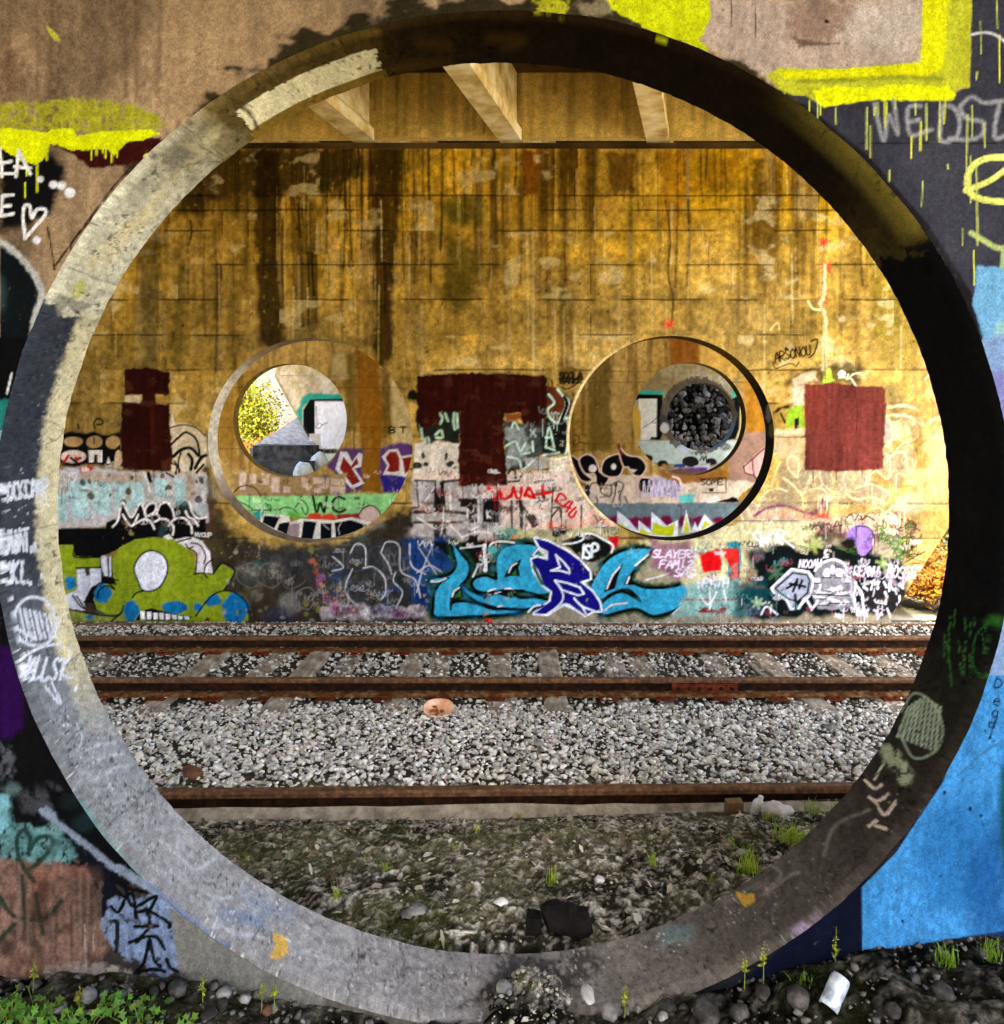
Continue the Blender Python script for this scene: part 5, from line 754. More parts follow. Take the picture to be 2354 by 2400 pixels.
# fawn ghost letters, pink swoosh
GH = (150, 134, 104)
for q in ([(340, 880), (390, 820), (440, 800), (480, 830), (480, 940), (510, 1010), (500, 1130), (330, 1130), (345, 1000)], [(225, 1120), (240, 1040), (330, 1010), (420, 1030), (500, 1090), (500, 1130), (330, 1120), (240, 1150)], [(1060, 820), (1110, 780), (1165, 800), (1175, 900), (1120, 1020), (1090, 980)], [(520, 1020), (620, 1010), (660, 1040), (640, 1140), (540, 1160)], [(860, 1000), (960, 980), (1060, 1030), (1060, 1100), (840, 1120), (820, 1050)]): w2.fill(ze(q), GH, soft=3, rough=4, a=.75, tex=.3)
w2.fill(ze([(330, 640), (520, 640), (520, 900), (390, 820), (330, 830)]), (190, 166, 126), soft=8, rough=10, a=.8, tex=.3)
CR = (218, 200, 154)
w2.lines(ze, [[(300, 1000), (330, 900), (360, 840)], [(400, 830), (430, 800), (475, 830), (470, 930), (450, 920), (410, 880), (405, 830)], [(380, 945), (440, 990), (500, 1060), (505, 1130)], [(505, 1050), (540, 960)], [(230, 1110), (250, 1050), (330, 1010), (400, 1030)], [(1040, 780), (1070, 830), (1075, 930)], [(1070, 810), (1110, 780), (1165, 780), (1185, 870), (1195, 960)], [(1110, 920), (1110, 1030)], [(550, 1020), (620, 1010), (660, 1050), (660, 1150)], [(780, 1030), (840, 1080), (960, 1070), (1050, 1110)], [(850, 1010), (960, 985), (1060, 1040)], [(1190, 960), (1300, 960), (1380, 1030)], [(960, 1140), (1010, 1140), (1040, 1170), (1100, 1120), (1150, 1130), (1170, 1220)], [(1000, 1240), (1060, 1160), (1130, 1240)], [(530, 1000), (560, 930)], [(940, 900), (940, 980)]], 4.2, CR, soft=1.8, a=.9)
w2.fill(ze([(690, 920), (740, 920), (740, 1200), (680, 1200)]), (190, 178, 110), soft=10, rough=8, a=.6, tex=.4); w2.line(ze([(190, 1190), (260, 1145), (370, 1120), (470, 1150), (560, 1175), (620, 1130), (635, 1080), (650, 1140), (668, 1170)]), 6, (128, 52, 92), soft=3, rough=3); w2.fill(ze([(200, 1200), (370, 1150), (560, 1190), (660, 1190), (660, 1215), (300, 1222)]), (206, 150, 120), soft=6, rough=8, a=.7, tex=.4); w2.fill(ze([(600, 1170), (668, 1175), (668, 1210), (600, 1200)]), (176, 40, 40), soft=4, rough=5, a=.8); w2.line(ze([(0, 1225), (240, 1222), (480, 1224)]), 2.6, (70, 110, 100))
w2.fill(ze([(1200, 880), (1440, 880), (1440, 1140), (1200, 1120)]), (222, 176, 120), soft=16, rough=16, a=.6, tex=.5); w2.line(ze([(1180, 1110), (1440, 1112)]), 2.6, (90, 60, 30), rough=1.2)
# above and around the square: green and white ghosts, black tag
w2.fill(ze([(370, 330), (440, 260), (560, 240), (640, 190), (820, 200), (900, 230), (860, 340), (520, 340), (400, 350)]), (46, 36, 22), soft=12, rough=16, a=.8, tex=.4); w2.fill(ze([(440, 300), (520, 260), (590, 260), (600, 310), (520, 330), (450, 345)]), (206, 180, 150), soft=5, rough=7, a=.85); w2.fill(ze([(630, 330), (650, 260), (678, 220), (700, 290), (716, 310), (680, 325)]), (160, 196, 60), soft=2, rough=3); w2.ell(*ze([(760, 265)])[0], 10, 7, (226, 208, 196), rough=2); w2.lines(ze, [[(740, 290), (780, 290)], [(800, 270), (790, 300)], [(800, 300), (830, 270), (880, 260)], [(820, 300), (850, 345)]], 4, (218, 222, 190)); w2.line(ze([(640, 40), (650, 120), (645, 230)]), 11, (206, 200, 150), soft=5, rough=6, a=.8); w2.line(ze([(645, 60), (650, 300)]), 3, (120, 96, 40)); w2.ell(*ze([(670, 80)])[0], 12, 20, (206, 206, 150), soft=8, rough=8, a=.6)
w2.fill(ze([(400, 500), (440, 480), (500, 440), (515, 620), (480, 620), (450, 560), (440, 625), (400, 620)]), (140, 182, 40), soft=3, rough=4); w2.fill(ze([(450, 560), (480, 550), (480, 625), (450, 625)]), (16, 24, 12)); w2.fill(ze([(430, 360), (515, 340), (515, 470), (440, 480)]), (222, 200, 180), soft=5, rough=7, a=.8); w2.line(ze([(320, 520), (360, 490), (410, 480)]), 7, (24, 20, 10), soft=3, rough=3); w2.line(ze([(360, 520), (385, 580)]), 5, (30, 24, 12), soft=2, rough=2); w2.fill(ze([(330, 630), (515, 620), (515, 660), (330, 665)]), (222, 196, 160), soft=4, rough=5, a=.8); w2.line(ze([(330, 676), (515, 678)]), 2.2, (70, 46, 24))
w2.fill(ze([(1040, 330), (1110, 350), (1200, 450), (1220, 560), (1060, 600), (1050, 430)]), (116, 100, 60), soft=10, rough=12, a=.75, tex=.5); w2.fill(ze([(1060, 300), (1120, 240), (1140, 280), (1100, 330)]), (160, 186, 90), soft=5, rough=7, a=.8); w2.lines(ze, [[(1050, 490), (1160, 470), (1250, 500)], [(1050, 540), (1180, 540), (1280, 600)], [(1060, 560), (1090, 640), (1060, 740)], [(1330, 580), (1390, 550), (1420, 620)], [(1300, 300), (1340, 260)]], 6, (218, 206, 172), soft=3, a=.75, rough=3); w2.ell(*ze([(1050, 640)])[0], 9, 30, (150, 140, 128), soft=4, rough=4)
w2.fill(ze([(1300, 640), (1440, 600), (1450, 860), (1320, 880)]), (226, 196, 140), soft=14, rough=16, a=.6, tex=.4); w2.ell(*ze([(1245, 680)])[0], 13, 66, (104, 84, 30), soft=10, rough=12, a=.6)
text(w2, 'ARSONOU', *ze([(312, 130)])[0], 11, 22, 3.6, (22, 14, 8), ang=-.2, slant=.1, rnd=R_); w2.line(ze([(560, 55), (600, 45), (580, 130), (545, 160)]), 4, (22, 14, 8)); w2.ell(*ze([(395, 105)])[0], 4, 4, (22, 14, 8)); w2.line(ze([(310, 190), (330, 230), (420, 200), (460, 215), (480, 190)]), 2.8, (22, 14, 8))
w2.fill(ze([(515, 335), (720, 325), (860, 345), (1020, 350), (1042, 372), (1046, 480), (1032, 700), (1026, 870), (1010, 890), (720, 905), (515, 892), (520, 700)]), (98, 44, 38), soft=2.4, rough=3.6, rs=9, tex=.16, pid=7); w2.fill(ze([(520, 350), (640, 340), (640, 600), (520, 640)]), (112, 44, 32), soft=20, a=.5); w2.line(ze([(856, 430), (858, 560), (850, 650)]), 2, (50, 14, 12))
for a_, b_, s_ in ((1568, 760, 13), (1930, 569, 9), (1936, 628, 14), (1930, 705, 10)):
    for t in np.arange(0, PI, PI / 4): w2.line([(a_ - s_ * math.cos(t), b_ - s_ * math.sin(t)), (a_ + s_ * math.cos(t), b_ + s_ * math.sin(t))], 4, (214, 52, 34), soft=2.4, a=.8, rough=2)
w2.line(z3([(905, 1480), (900, 1640), (880, 1700), (905, 1760), (912, 1904)]), 7, (222, 206, 152), soft=3, rough=3); w2.line(z3([(810, 1680), (835, 1720), (880, 1730)]), 5, (226, 214, 160)); w2.line(z3([(600, 1840), (640, 1800), (650, 1840)]), 3.5, (224, 200, 130))
w2.tags(1780, 1125, 2150, 1200, 26, [(222, 204, 164), (120, 100, 70), (206, 186, 140)], R_, size=(18, 50), w=(1.8, 3.2), a=.6)
w2.tags(135, 1090, 480, 1230, 34, [(16, 16, 18), (214, 214, 218), (120, 150, 156), (110, 96, 84)], R_, size=(10, 28), w=(1.6, 3), a=.7)
w2.tags(1240, 960, 1360, 1110, 22, [(206, 222, 212), (16, 20, 18), (120, 126, 124)], R_, size=(10, 26), w=(1.8, 3), a=.8)
for k_ in (2, 4, 7):                                       # roller streaks in the brown buff paint
    m_ = w2.pid == k_; st_k = .66 * vnoise(px / 6, py / 90, 960 + k_) + .34 * fbm(px / 26, py / 60, 970 + k_, 3); w2.col[m_] *= (.66 + .68 * st_k[m_])[:, None]; gh = sstep(.62, .76, fbm(px / 30, py / 22, 980 + k_, 4)) * m_ * .35; w2.col = w2.col * (1 - gh[:, None]) + lin((96, 52, 36)) * gh[:, None]
i = np.nonzero(np.abs(np.hypot(px - 1575, py - 1027) - 243) < 6)[0]; an = np.degrees(np.arctan2(px[i] - 1575, 1027 - py[i])) % 360; w2.put(i, sstep(4.5, 2.0, np.abs(np.hypot(px[i] - 1575, py[i] - 1027) - 243)) * sstep(205, 225, an) * sstep(345, 310, an) * .9, (250, 226, 170))
for x_, a_, b_ in ((1000, 995, 1030), (1040, 1000, 1016), (1085, 1135, 1168), (1120, 1135, 1155), (1165, 1135, 1180), (1240, 990, 1024), (1275, 990, 1010), (318, 1098, 1130), (360, 1098, 1118), (1905, 1095, 1130), (1960, 1098, 1125), (2020, 1094, 1115)): w2.line([(x_, a_), (x_ + 1, b_)], 2.6, (60, 18, 12), sm=False, a=.85)
w2.tags(1000, 1165, 1440, 1275, 46, [(30, 26, 26), (226, 222, 218), (150, 146, 146), (110, 90, 84)], R_, size=(10, 30), w=(1.4, 2.6), a=.7); w2.tags(1760, 1200, 2160, 1440, 50, [(226, 222, 226), (20, 18, 18), (150, 70, 90), (70, 120, 50), (96, 80, 60)], R_, size=(9, 26), w=(1.3, 2.4), a=.7); w2.tags(600, 1290, 1000, 1450, 46, [(110, 112, 116), (20, 20, 22), (150, 146, 140)], R_, size=(12, 36), w=(1.3, 2.4), a=.55)
w2.weather(.38, chip=.15, chipc=(160, 136, 94), f=6, m=50, sel=sstep(820, 900, py) * (~np.isin(w2.pid, (2, 4, 7))))
# relief: recessed joints, slight waviness
rr = np.min([np.hypot(v2[:, 0] - h[0], v2[:, 2] - h[1]) - h[2] for h in H2], 0); ed = sstep(0, .05, rr)
v2[:, 1] += ed * (.012 * joint + .010 * (fbm(v2[:, 0] * 5, v2[:, 2] * 5, 210, 4) - .5))
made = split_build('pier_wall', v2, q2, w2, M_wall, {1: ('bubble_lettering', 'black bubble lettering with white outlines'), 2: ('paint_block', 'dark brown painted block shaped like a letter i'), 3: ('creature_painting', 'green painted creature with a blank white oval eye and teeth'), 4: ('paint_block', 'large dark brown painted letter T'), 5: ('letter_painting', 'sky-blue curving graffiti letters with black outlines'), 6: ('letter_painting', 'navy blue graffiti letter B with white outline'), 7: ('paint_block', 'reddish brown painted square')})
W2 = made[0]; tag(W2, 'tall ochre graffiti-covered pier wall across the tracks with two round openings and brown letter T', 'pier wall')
for k, (cx_, cz_, R_h) in enumerate(H2):
    na = 520 if k < 2 else 96; nd = 15 if k < 2 else 2
    vh, qh, th, wh = ring_sheet(cx_, cz_, [(Y2 + T2 * j / nd, R_h) for j in range(nd + 1)], na)
    px, py = proj(vh); c = Canvas(px, py, .8); g = fbm(px / 9, py / 9, 230 + k, 4)
    if k == 0: b = lin((176, 150, 118)) * np.ones((len(px), 1)); dgk = np.degrees(th) % 360; m_ = sstep(225, 255, dgk)[:, None] * sstep(330, 300, dgk)[:, None]; b = b * (1 - m_) + lin((250, 242, 226)) * m_; m_ = (sstep(150, 190, dgk) * sstep(262, 225, dgk))[:, None]; b = b * (1 - m_) + lin((140, 122, 106)) * m_  # left inner face painted near-white for the light from the right
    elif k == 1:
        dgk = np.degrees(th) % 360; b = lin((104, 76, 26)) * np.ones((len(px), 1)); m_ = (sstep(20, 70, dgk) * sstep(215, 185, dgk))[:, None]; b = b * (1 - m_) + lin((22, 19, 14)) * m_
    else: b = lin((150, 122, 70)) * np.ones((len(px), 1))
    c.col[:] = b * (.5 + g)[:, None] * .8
    if k == 1: c.ell(*zb([(1735, 760)])[0], 7, 20, (120, 116, 110), rough=4, soft=3, a=.7); c.ell(*zb([(1760, 900)])[0], 6, 16, (80, 84, 60), rough=4, soft=3, a=.7)
    if k == 0: c.ell(*za([(250, 1330)])[0], 10, 24, (210, 170, 160), soft=8, rough=5, a=.6)
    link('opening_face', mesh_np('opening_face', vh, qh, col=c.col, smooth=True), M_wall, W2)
vb, qb = wall_sheet(steps((-11, 7.6, .1)), steps((-1.0, 5.73, .1)), Y2 + T2, H2, [E2]); link('back_face', mesh_np('back_face', vb, qb[:, ::-1]), M_conc, W2)
xl = lambda z: E2[0] + (min(max(z, E2[1]), E2[3]) - E2[1]) * (E2[2] - E2[0]) / (E2[3] - E2[1])
b_ = MB(); zz = [-1, E2[1], E2[3], 5.73]
for a_, c_ in zip(zz[:-1], zz[1:]): b_.add([(xl(a_), Y2, a_), (xl(a_), Y2 + T2, a_), (xl(c_), Y2 + T2, c_), (xl(c_), Y2, c_)], [(0, 1, 2, 3)])
b_.add([(-11, Y2, 5.73), (xl(5.7), Y2, 5.73), (xl(5.7), Y2 + T2, 5.73), (-11, Y2 + T2, 5.73)], [(0, 1, 2, 3)]).add([(-11, Y2, -1), (-11, Y2 + T2, -1), (-11, Y2 + T2, 5.73), (-11, Y2, 5.73)], [(0, 1, 2, 3)]); b_.build('wall_end', M_conc, W2)
# ------------------------------------------------------------------ third pier wall
Y3, T3 = 18.6, 0.36
H3 = [(PX(680, Y3), PZ(985, Y3), 133 * Y3 / F), (PX(1616, Y3), PZ(982, Y3), 133 * Y3 / F), (PX(1148, Y3), PZ(983, Y3), 133 * Y3 / F)]
v3, q3 = wall_sheet(steps((-11.5, -7.4, .15), (-7.4, 6.9, .0265), (6.9, 9.2, .15)), steps((-1.3, -1.1, .1), (-1.1, 4.2, .0265), (4.2, 6.3, .15)), Y3, H3)
px, py = proj(v3); w3 = Canvas(px, py, 1.0)
ns = fbm(px / 12, py / 260, 301, 4); nl = fbm(px / 90, py / 90, 302, 4); nf = fbm(px / 7, py / 8, 303, 4)
base = lin((178, 146, 82)) * (1 - sstep(.4, .65, nl)[:, None]) + lin((150, 116, 48)) * sstep(.4, .65, nl)[:, None]
dk = sstep(.5, .7, ns)[:, None] * .6; base = base * (1 - dk) + lin((84, 60, 18)) * dk
w3.col[:] = base * (.55 + .9 * nf)[:, None] * 1.0
S_ = dict(soft=7, rough=7, tex=.35)
w3.fill(za([(1340, 240), (1500, 240), (1545, 700), (1540, 1250), (1400, 1280), (1330, 700)]), (132, 84, 12), a=.9, **S_); w3.fill(za([(1230, 260), (1330, 260), (1330, 900), (1250, 900)]), (104, 82, 28), a=.8, **S_); w3.fill(za([(1540, 400), (1620, 420), (1620, 950), (1550, 950)]), (96, 72, 20), a=.8, **S_); w3.fill(za([(1615, 480), (1700, 560), (1800, 850), (1800, 1010), (1630, 1010)]), (206, 186, 136), a=.85, **S_); w3.fill(za([(1130, 300), (1250, 260), (1260, 480), (1130, 480)]), (176, 158, 110), a=.7, **S_)
w3.fill(za([(180, 600), (330, 620), (340, 1000), (420, 1200), (200, 1100)]), (142, 104, 36), a=.7, **S_)
for yj in (870, 896, 990, 1040): w3.line([(1300, yj), (1840, yj)], 1.8, (70, 50, 18), a=.7, rough=1); w3.line([(470, yj + 12), (960, yj + 12)], 1.8, (70, 50, 18), a=.6, rough=1)
text(w3, 'BTI', *za([(1605, 868)])[0], 12, 14, 4, (24, 18, 12), adv=2.1)
w3.fill(za([(1100, 1190), (1200, 1050), (1380, 1040), (1420, 1100), (1400, 1380), (1250, 1400), (1240, 1330)]), (84, 54, 104), soft=5, rough=6); w3.fill(za([(1370, 1090), (1540, 1060), (1540, 1400), (1380, 1390)]), (132, 86, 22), soft=4, rough=6)
w3.fill(za([(1165, 1210), (1205, 1068), (1262, 1072), (1300, 1150), (1355, 1078), (1385, 1085), (1375, 1190), (1320, 1205), (1400, 1325), (1300, 1372), (1262, 1330)]), (206, 204, 216), soft=1.2); w3.fill(za([(1200, 1205), (1230, 1108), (1292, 1185), (1340, 1112), (1352, 1165), (1300, 1205), (1368, 1312), (1302, 1342)]), (120, 28, 20), soft=1.2)
w3.fill(za([(1530, 1060), (1600, 1005), (1700, 995), (1830, 1030), (1800, 1400), (1560, 1390), (1530, 1260)]), (86, 54, 118), soft=4, rough=5); w3.fill(za([(1535, 1270), (1770, 1260), (1740, 1400), (1550, 1395)]), (38, 34, 126), soft=3, rough=4); w3.fill(za([(1540, 1110), (1600, 1050), (1670, 1045), (1700, 1105), (1790, 1090), (1800, 1210), (1740, 1275), (1620, 1255), (1550, 1255), (1585, 1180)]), (214, 204, 204), soft=1.2); w3.fill(za([(1570, 1120), (1610, 1070), (1660, 1070), (1685, 1120), (1685, 1225), (1620, 1235), (1580, 1225), (1605, 1180)]), (124, 30, 22), soft=1.2); w3.fill(za([(1708, 1120), (1790, 1110), (1790, 1200), (1730, 1250)]), (124, 30, 22), soft=1.2)
w3.fill(za([(330, 1250), (1250, 1250), (1240, 1420), (380, 1440)]), (150, 124, 84), soft=3, rough=5)
for a_, b_, c_, d_ in ((385, 1240, 440, 1380), (468, 1245, 525, 1330), (565, 1245, 632, 1340), (645, 1275, 712, 1400), (890, 1280, 945, 1360), (985, 1280, 1112, 1330), (990, 1360, 1050, 1410), (1060, 1330, 1110, 1370), (1130, 1290, 1240, 1340), (1125, 1350, 1240, 1410), (740, 1350, 800, 1400)): w3.fill(za([(a_, b_), (c_, b_ + 4), (c_ - 2, d_), (a_, d_)]), (196, 172, 156), soft=1.5, rough=2, tex=.2)
w3.fill(za([(360, 1425), (800, 1430), (1720, 1405), (1640, 1560), (1480, 1620), (500, 1580), (380, 1480)]), (138, 206, 132), soft=2.5, rough=3, tex=.15)
text(w3, 'WC', *za([(990, 1435)])[0], 32, 36, 6, (16, 36, 12), adv=1.35, slant=-.05)
w3.fill(za([(470, 1560), (560, 1540), (580, 1600), (540, 1620)]), (30, 150, 150), soft=3, rough=4); w3.lines(za, [[(380, 1475), (440, 1500), (490, 1530)], [(600, 1490), (640, 1510), (640, 1550), (610, 1500)], [(700, 1545), (760, 1520), (830, 1540), (870, 1600), (800, 1570)], [(480, 1545), (560, 1540), (640, 1545)], [(840, 1520), (890, 1465), (940, 1520), (925, 1580), (890, 1520)]], 3, (20, 44, 30)); w3.fill(za([(740, 1540), (900, 1560), (880, 1620), (780, 1590)]), (90, 170, 60), soft=5, rough=6, a=.8)
w3.fill(za([(940, 1580), (1020, 1560), (1060, 1590), (1140, 1560), (1180, 1600), (1300, 1580), (1480, 1610), (1480, 1640), (950, 1640)]), (206, 66, 36), soft=3, rough=5); w3.fill(za([(1170, 1580), (1400, 1570), (1490, 1620), (1180, 1625)]), (150, 36, 44), soft=3, rough=4); w3.ell(*za([(1440, 1570)])[0], 25, 18, (206, 178, 170)); w3.line(za([(1350, 1590), (1390, 1530), (1460, 1505), (1520, 1550), (1530, 1600)]), 3, BK)
w3.fill(za([(540, 1650), (580, 1572), (790, 1590), (800, 1640), (890, 1612), (1150, 1625), (1300, 1600), (1480, 1645), (1460, 1760), (1300, 1850), (900, 1850), (560, 1760)]), (226, 222, 214), soft=1.5); w3.fill(za([(770, 1650), (880, 1650), (860, 1790), (740, 1760)]), (150, 130, 136), soft=3, rough=5)
for q in ([(590, 1585), (714, 1600), (668, 1695), (572, 1645)], [(710, 1650), (796, 1636), (770, 1740), (690, 1705)], [(905, 1628), (1012, 1640), (975, 1800), (885, 1790)], [(1045, 1648), (1135, 1650), (1135, 1840), (1040, 1840)], [(1158, 1645), (1290, 1622), (1420, 1665), (1380, 1760), (1170, 1800)]): w3.fill(za(q), (10, 14, 18), soft=1.2)
w3.lines(za, [[(1060, 1650), (1090, 1680), (1115, 1700)], [(1215, 1640), (1190, 1690), (1200, 1740)], [(1390, 1640), (1400, 1700)]], 1.6, (190, 190, 190)); w3.line(za([(340, 1400), (390, 1355), (450, 1345), (520, 1370), (560, 1430)]), 3, (40, 26, 44))
# seen through the right opening
w3.fill(zb([(270, 290), (460, 290), (468, 1060), (270, 1060)]), (92, 72, 26), a=.85, **S_); w3.fill(zb([(930, 130), (1180, 150), (1180, 460), (940, 480)]), (122, 66, 10), a=.9, **S_); w3.fill(zb([(1540, 480), (1740, 480), (1720, 920), (1560, 920)]), (176, 116, 20), a=.8, **S_); w3.fill(zb([(1180, 200), (1500, 320), (1480, 460), (1200, 400)]), (206, 160, 70), a=.6, **S_); w3.fill(zb([(480, 500), (640, 520), (600, 1000), (480, 1040)]), (160, 128, 76), a=.7, **S_)
w3.ell(*zb([(1175, 415)])[0], 5, 7, (206, 70, 20), soft=3); w3.lines(zb, [[(150, 940), (175, 930), (200, 960), (190, 1010), (160, 1010), (150, 960)], [(170, 970), (175, 980)], [(225, 930), (245, 925), (245, 945)], [(205, 990), (255, 1000)], [(150, 1060), (230, 1055)]], 2, (40, 26, 12))
w3.fill(zb([(1410, 930), (1740, 900), (1730, 1290), (1640, 1320), (1420, 1310)]), (150, 118, 102), soft=2, rough=3, tex=.2); w3.fill(zb([(1540, 1170), (1600, 1130), (1700, 1030), (1730, 1030), (1730, 1290), (1600, 1260), (1545, 1230)]), (214, 160, 156), soft=2); w3.lines(zb, [[(1535, 1190), (1600, 1135), (1705, 1040)], [(1605, 1135), (1620, 1260), (1650, 1300)], [(1535, 1190), (1550, 1240), (1620, 1262)]], 3, (50, 16, 20))
w3.fill(zb([(250, 1260), (820, 1260), (1100, 1330), (1180, 1300), (1400, 1300), (1640, 1320), (1500, 1430), (1480, 1490), (300, 1490)]), (206, 188, 168), soft=3, rough=5, tex=.3); w3.fill(zb([(690, 1290), (860, 1290), (1040, 1310), (1000, 1440), (700, 1420)]), (160, 150, 186), soft=5, rough=9, tex=.4); w3.fill(zb([(850, 1220), (1400, 1230), (1390, 1300), (1000, 1320), (860, 1290)]), (140, 92, 40), soft=4, rough=7)
w3.line(zb([(960, 1270), (1010, 1290), (1030, 1340)]), 5, (226, 206, 196)); 
for q in ([(135, 1112), (200, 1150), (240, 1240), (300, 1300), (210, 1290)], [(205, 1140), (260, 1095), (320, 1120), (350, 1190), (370, 1240), (440, 1260), (410, 1330), (350, 1340), (330, 1250), (250, 1240)], [(390, 1180), (430, 1120), (540, 1095), (550, 1200), (520, 1260), (450, 1270), (390, 1240)], [(525, 1045), (590, 1100), (690, 1120), (740, 1190), (700, 1260), (640, 1250), (600, 1190), (560, 1180)], [(700, 1290), (790, 1300), (770, 1400), (690, 1380)]):
    w3.line(zb(q), 6, (226, 190, 178), closed=True); w3.fill(zb(q), (9, 9, 11), soft=1.3, sm=True)
w3.line(zb([(520, 1010), (530, 1060), (545, 1090)]), 6, (110, 20, 20), soft=2); w3.ell(*zb([(480, 1190)])[0], 6, 7, (226, 220, 214)); w3.ell(*zb([(310, 1205)])[0], 9, 9, (226, 214, 210)); w3.fill(zb([(610, 1210), (670, 1215), (640, 1240)]), (226, 214, 210))
w3.lines(zb, [[(270, 1420), (300, 1330), (360, 1330), (380, 1400), (450, 1430), (460, 1350), (400, 1340), (370, 1390)], [(460, 1340), (520, 1310), (560, 1340), (540, 1400), (530, 1450), (550, 1490)], [(470, 1480), (490, 1420), (500, 1340)], [(570, 1430), (590, 1480)], [(270, 1430), (340, 1440), (350, 1490)]], 3, (24, 18, 16)); w3.ell(*zb([(498, 1335)])[0], 4, 6, BK); w3.ell(*zb([(270, 1380)])[0], 8, 16, (30, 30, 28), rough=4)
text(w3, 'SOME', *zb([(1185, 1295)])[0], 12, 12, 3, (24, 16, 14), rnd=R_); w3.line(zb([(1180, 1290), (1390, 1280), (1390, 1400), (1200, 1400)]), 2.4, (24, 16, 14), sm=False); w3.fill(zb([(1250, 1365), (1290, 1365), (1290, 1390), (1255, 1390)]), BK); w3.scribble(*zb([(700, 1320)])[0], *zb([(1000, 1420)])[0], 15, 3, (206, 196, 220), R_)
w3.fill(zb([(1005, 1420), (1140, 1410), (1120, 1490), (1010, 1480)]), (90, 186, 182), soft=3, rough=4); w3.fill(zb([(1180, 1460), (1320, 1420), (1350, 1480), (1180, 1485)]), (226, 214, 206), rough=2); w3.fill(zb([(1310, 1470), (1410, 1450), (1440, 1430), (1480, 1440), (1500, 1480), (1320, 1485)]), BK, rough=2)
w3.fill(zb([(280, 1490), (1520, 1480), (1400, 1640), (1200, 1720), (500, 1680)]), (98, 116, 124), soft=2, rough=3, tex=.25)
for a_ in (490, 650, 760, 900, 1060, 1190, 1330): w3.ell(*zb([(a_, 1640)])[0], 17, 14, (110, 14, 62), soft=4, rough=7)
w3.fill(zb([(480, 1720), (510, 1700), (900, 1720), (1300, 1640), (1300, 1800), (500, 1800)]), (150, 148, 130), soft=5, rough=6)
for q in ([(510, 1660), (510, 1545), (600, 1620), (690, 1730), (560, 1720)], [(682, 1740), (682, 1625), (760, 1690), (850, 1760)], [(785, 1700), (785, 1555), (850, 1610), (910, 1670), (1005, 1620), (1000, 1760), (850, 1760)], [(1030, 1730), (1070, 1540), (1110, 1720)], [(1110, 1720), (1140, 1640), (1170, 1710)], [(1160, 1690), (1215, 1575), (1290, 1650), (1200, 1730)]): w3.fill(zb(q), (222, 226, 236), soft=1.5)
for q in ([(515, 1690), (515, 1640), (600, 1690), (640, 1730)], [(690, 1745), (690, 1690), (800, 1740)], [(795, 1740), (800, 1640), (900, 1680), (980, 1650), (960, 1755)], [(1042, 1730), (1070, 1600), (1100, 1715)], [(1185, 1715), (1220, 1630), (1270, 1650)]): w3.fill(zb(q), (190, 200, 24), soft=2)
w3.tags(1340, 1130, 1640, 1190, 24, [(20, 16, 16), (206, 196, 210), (120, 90, 60)], R_, size=(8, 22), w=(1.4, 2.4)); w3.tags(560, 1105, 960, 1160, 26, [(60, 40, 30), (206, 190, 176), (96, 70, 110)], R_, size=(8, 22), w=(1.4, 2.4)); w3.tags(500, 1160, 940, 1220, 20, [(16, 60, 30), (20, 20, 20), (230, 240, 220)], R_, size=(8, 26), w=(1.4, 2.4))
w3.weather(.3, chip=.14, f=5, m=40)
made = split_build('pier_wall', v3, q3, w3, M_wall, {}); W3 = made[0]; tag(W3, 'middle pier wall with green-striped graffiti, seen through the round openings of the ochre wall', 'pier wall')
for k, (cx_, cz_, Rh) in enumerate(H3):
    vh, qh, th, wh = ring_sheet(cx_, cz_, [(Y3 + T3 * j / 6, Rh) for j in range(7)], 240); dgk = np.degrees(th) % 360
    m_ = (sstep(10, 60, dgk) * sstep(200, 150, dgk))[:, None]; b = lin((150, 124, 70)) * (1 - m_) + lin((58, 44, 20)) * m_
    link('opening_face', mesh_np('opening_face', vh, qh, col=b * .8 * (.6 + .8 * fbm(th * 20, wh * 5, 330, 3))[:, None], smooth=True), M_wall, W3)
vb, qb = wall_sheet(steps((-11.5, 9.2, .15)), steps((-1.3, 6.3, .15)), Y3 + T3, H3); link('back_face', mesh_np('back_face', vb, qb[:, ::-1]), M_conc, W3)
b_ = MB().add([(9.2, Y3, -1.3), (9.2, Y3 + T3, -1.3), (9.2, Y3 + T3, 6.3), (9.2, Y3, 6.3), (-11.5, Y3, -1.3), (-11.5, Y3 + T3, -1.3), (-11.5, Y3 + T3, 6.3), (-11.5, Y3, 6.3)], [(0, 1, 2, 3), (4, 7, 6, 5), (3, 2, 6, 7)]); b_.build('wall_end', M_conc, W3)
# ------------------------------------------------------------------ fourth pier wall, with a slanted left end
Y4, T4 = 27.0, 0.5
H4 = [(PX(1645, Y4), PZ(977, Y4), 80 * Y4 / F), (PX(1645, Y4) - 4.9, PZ(977, Y4), 80 * Y4 / F), (PX(1645, Y4) - 9.8, PZ(977, Y4), 80 * Y4 / F)]
E4 = (PX(724.4, Y4) + .55, PZ(1027, Y4) - 1.0, PX(630.5, Y4) - .9, PZ(858, Y4) + 1.6, -1)
v4, q4 = wall_sheet(steps((-10.5, 10.2, .037)), steps((-.8, 4.4, .037), (4.4, 6.6, .2)), Y4, H4, [E4]); px, py = proj(v4); w4 = Canvas(px, py, .8)
nl = fbm(px / 60, py / 60, 401, 4); nf = fbm(px / 6, py / 7, 402, 4); ns = fbm(px / 9, py / 160, 403, 4)
base = lin((176, 166, 142)) * (1 - sstep(.4, .7, nl)[:, None]) + lin((150, 132, 92)) * sstep(.4, .7, nl)[:, None]; w4.col[:] = base * (.6 + .8 * nf)[:, None] * (.75 + .5 * ns)[:, None] * .8
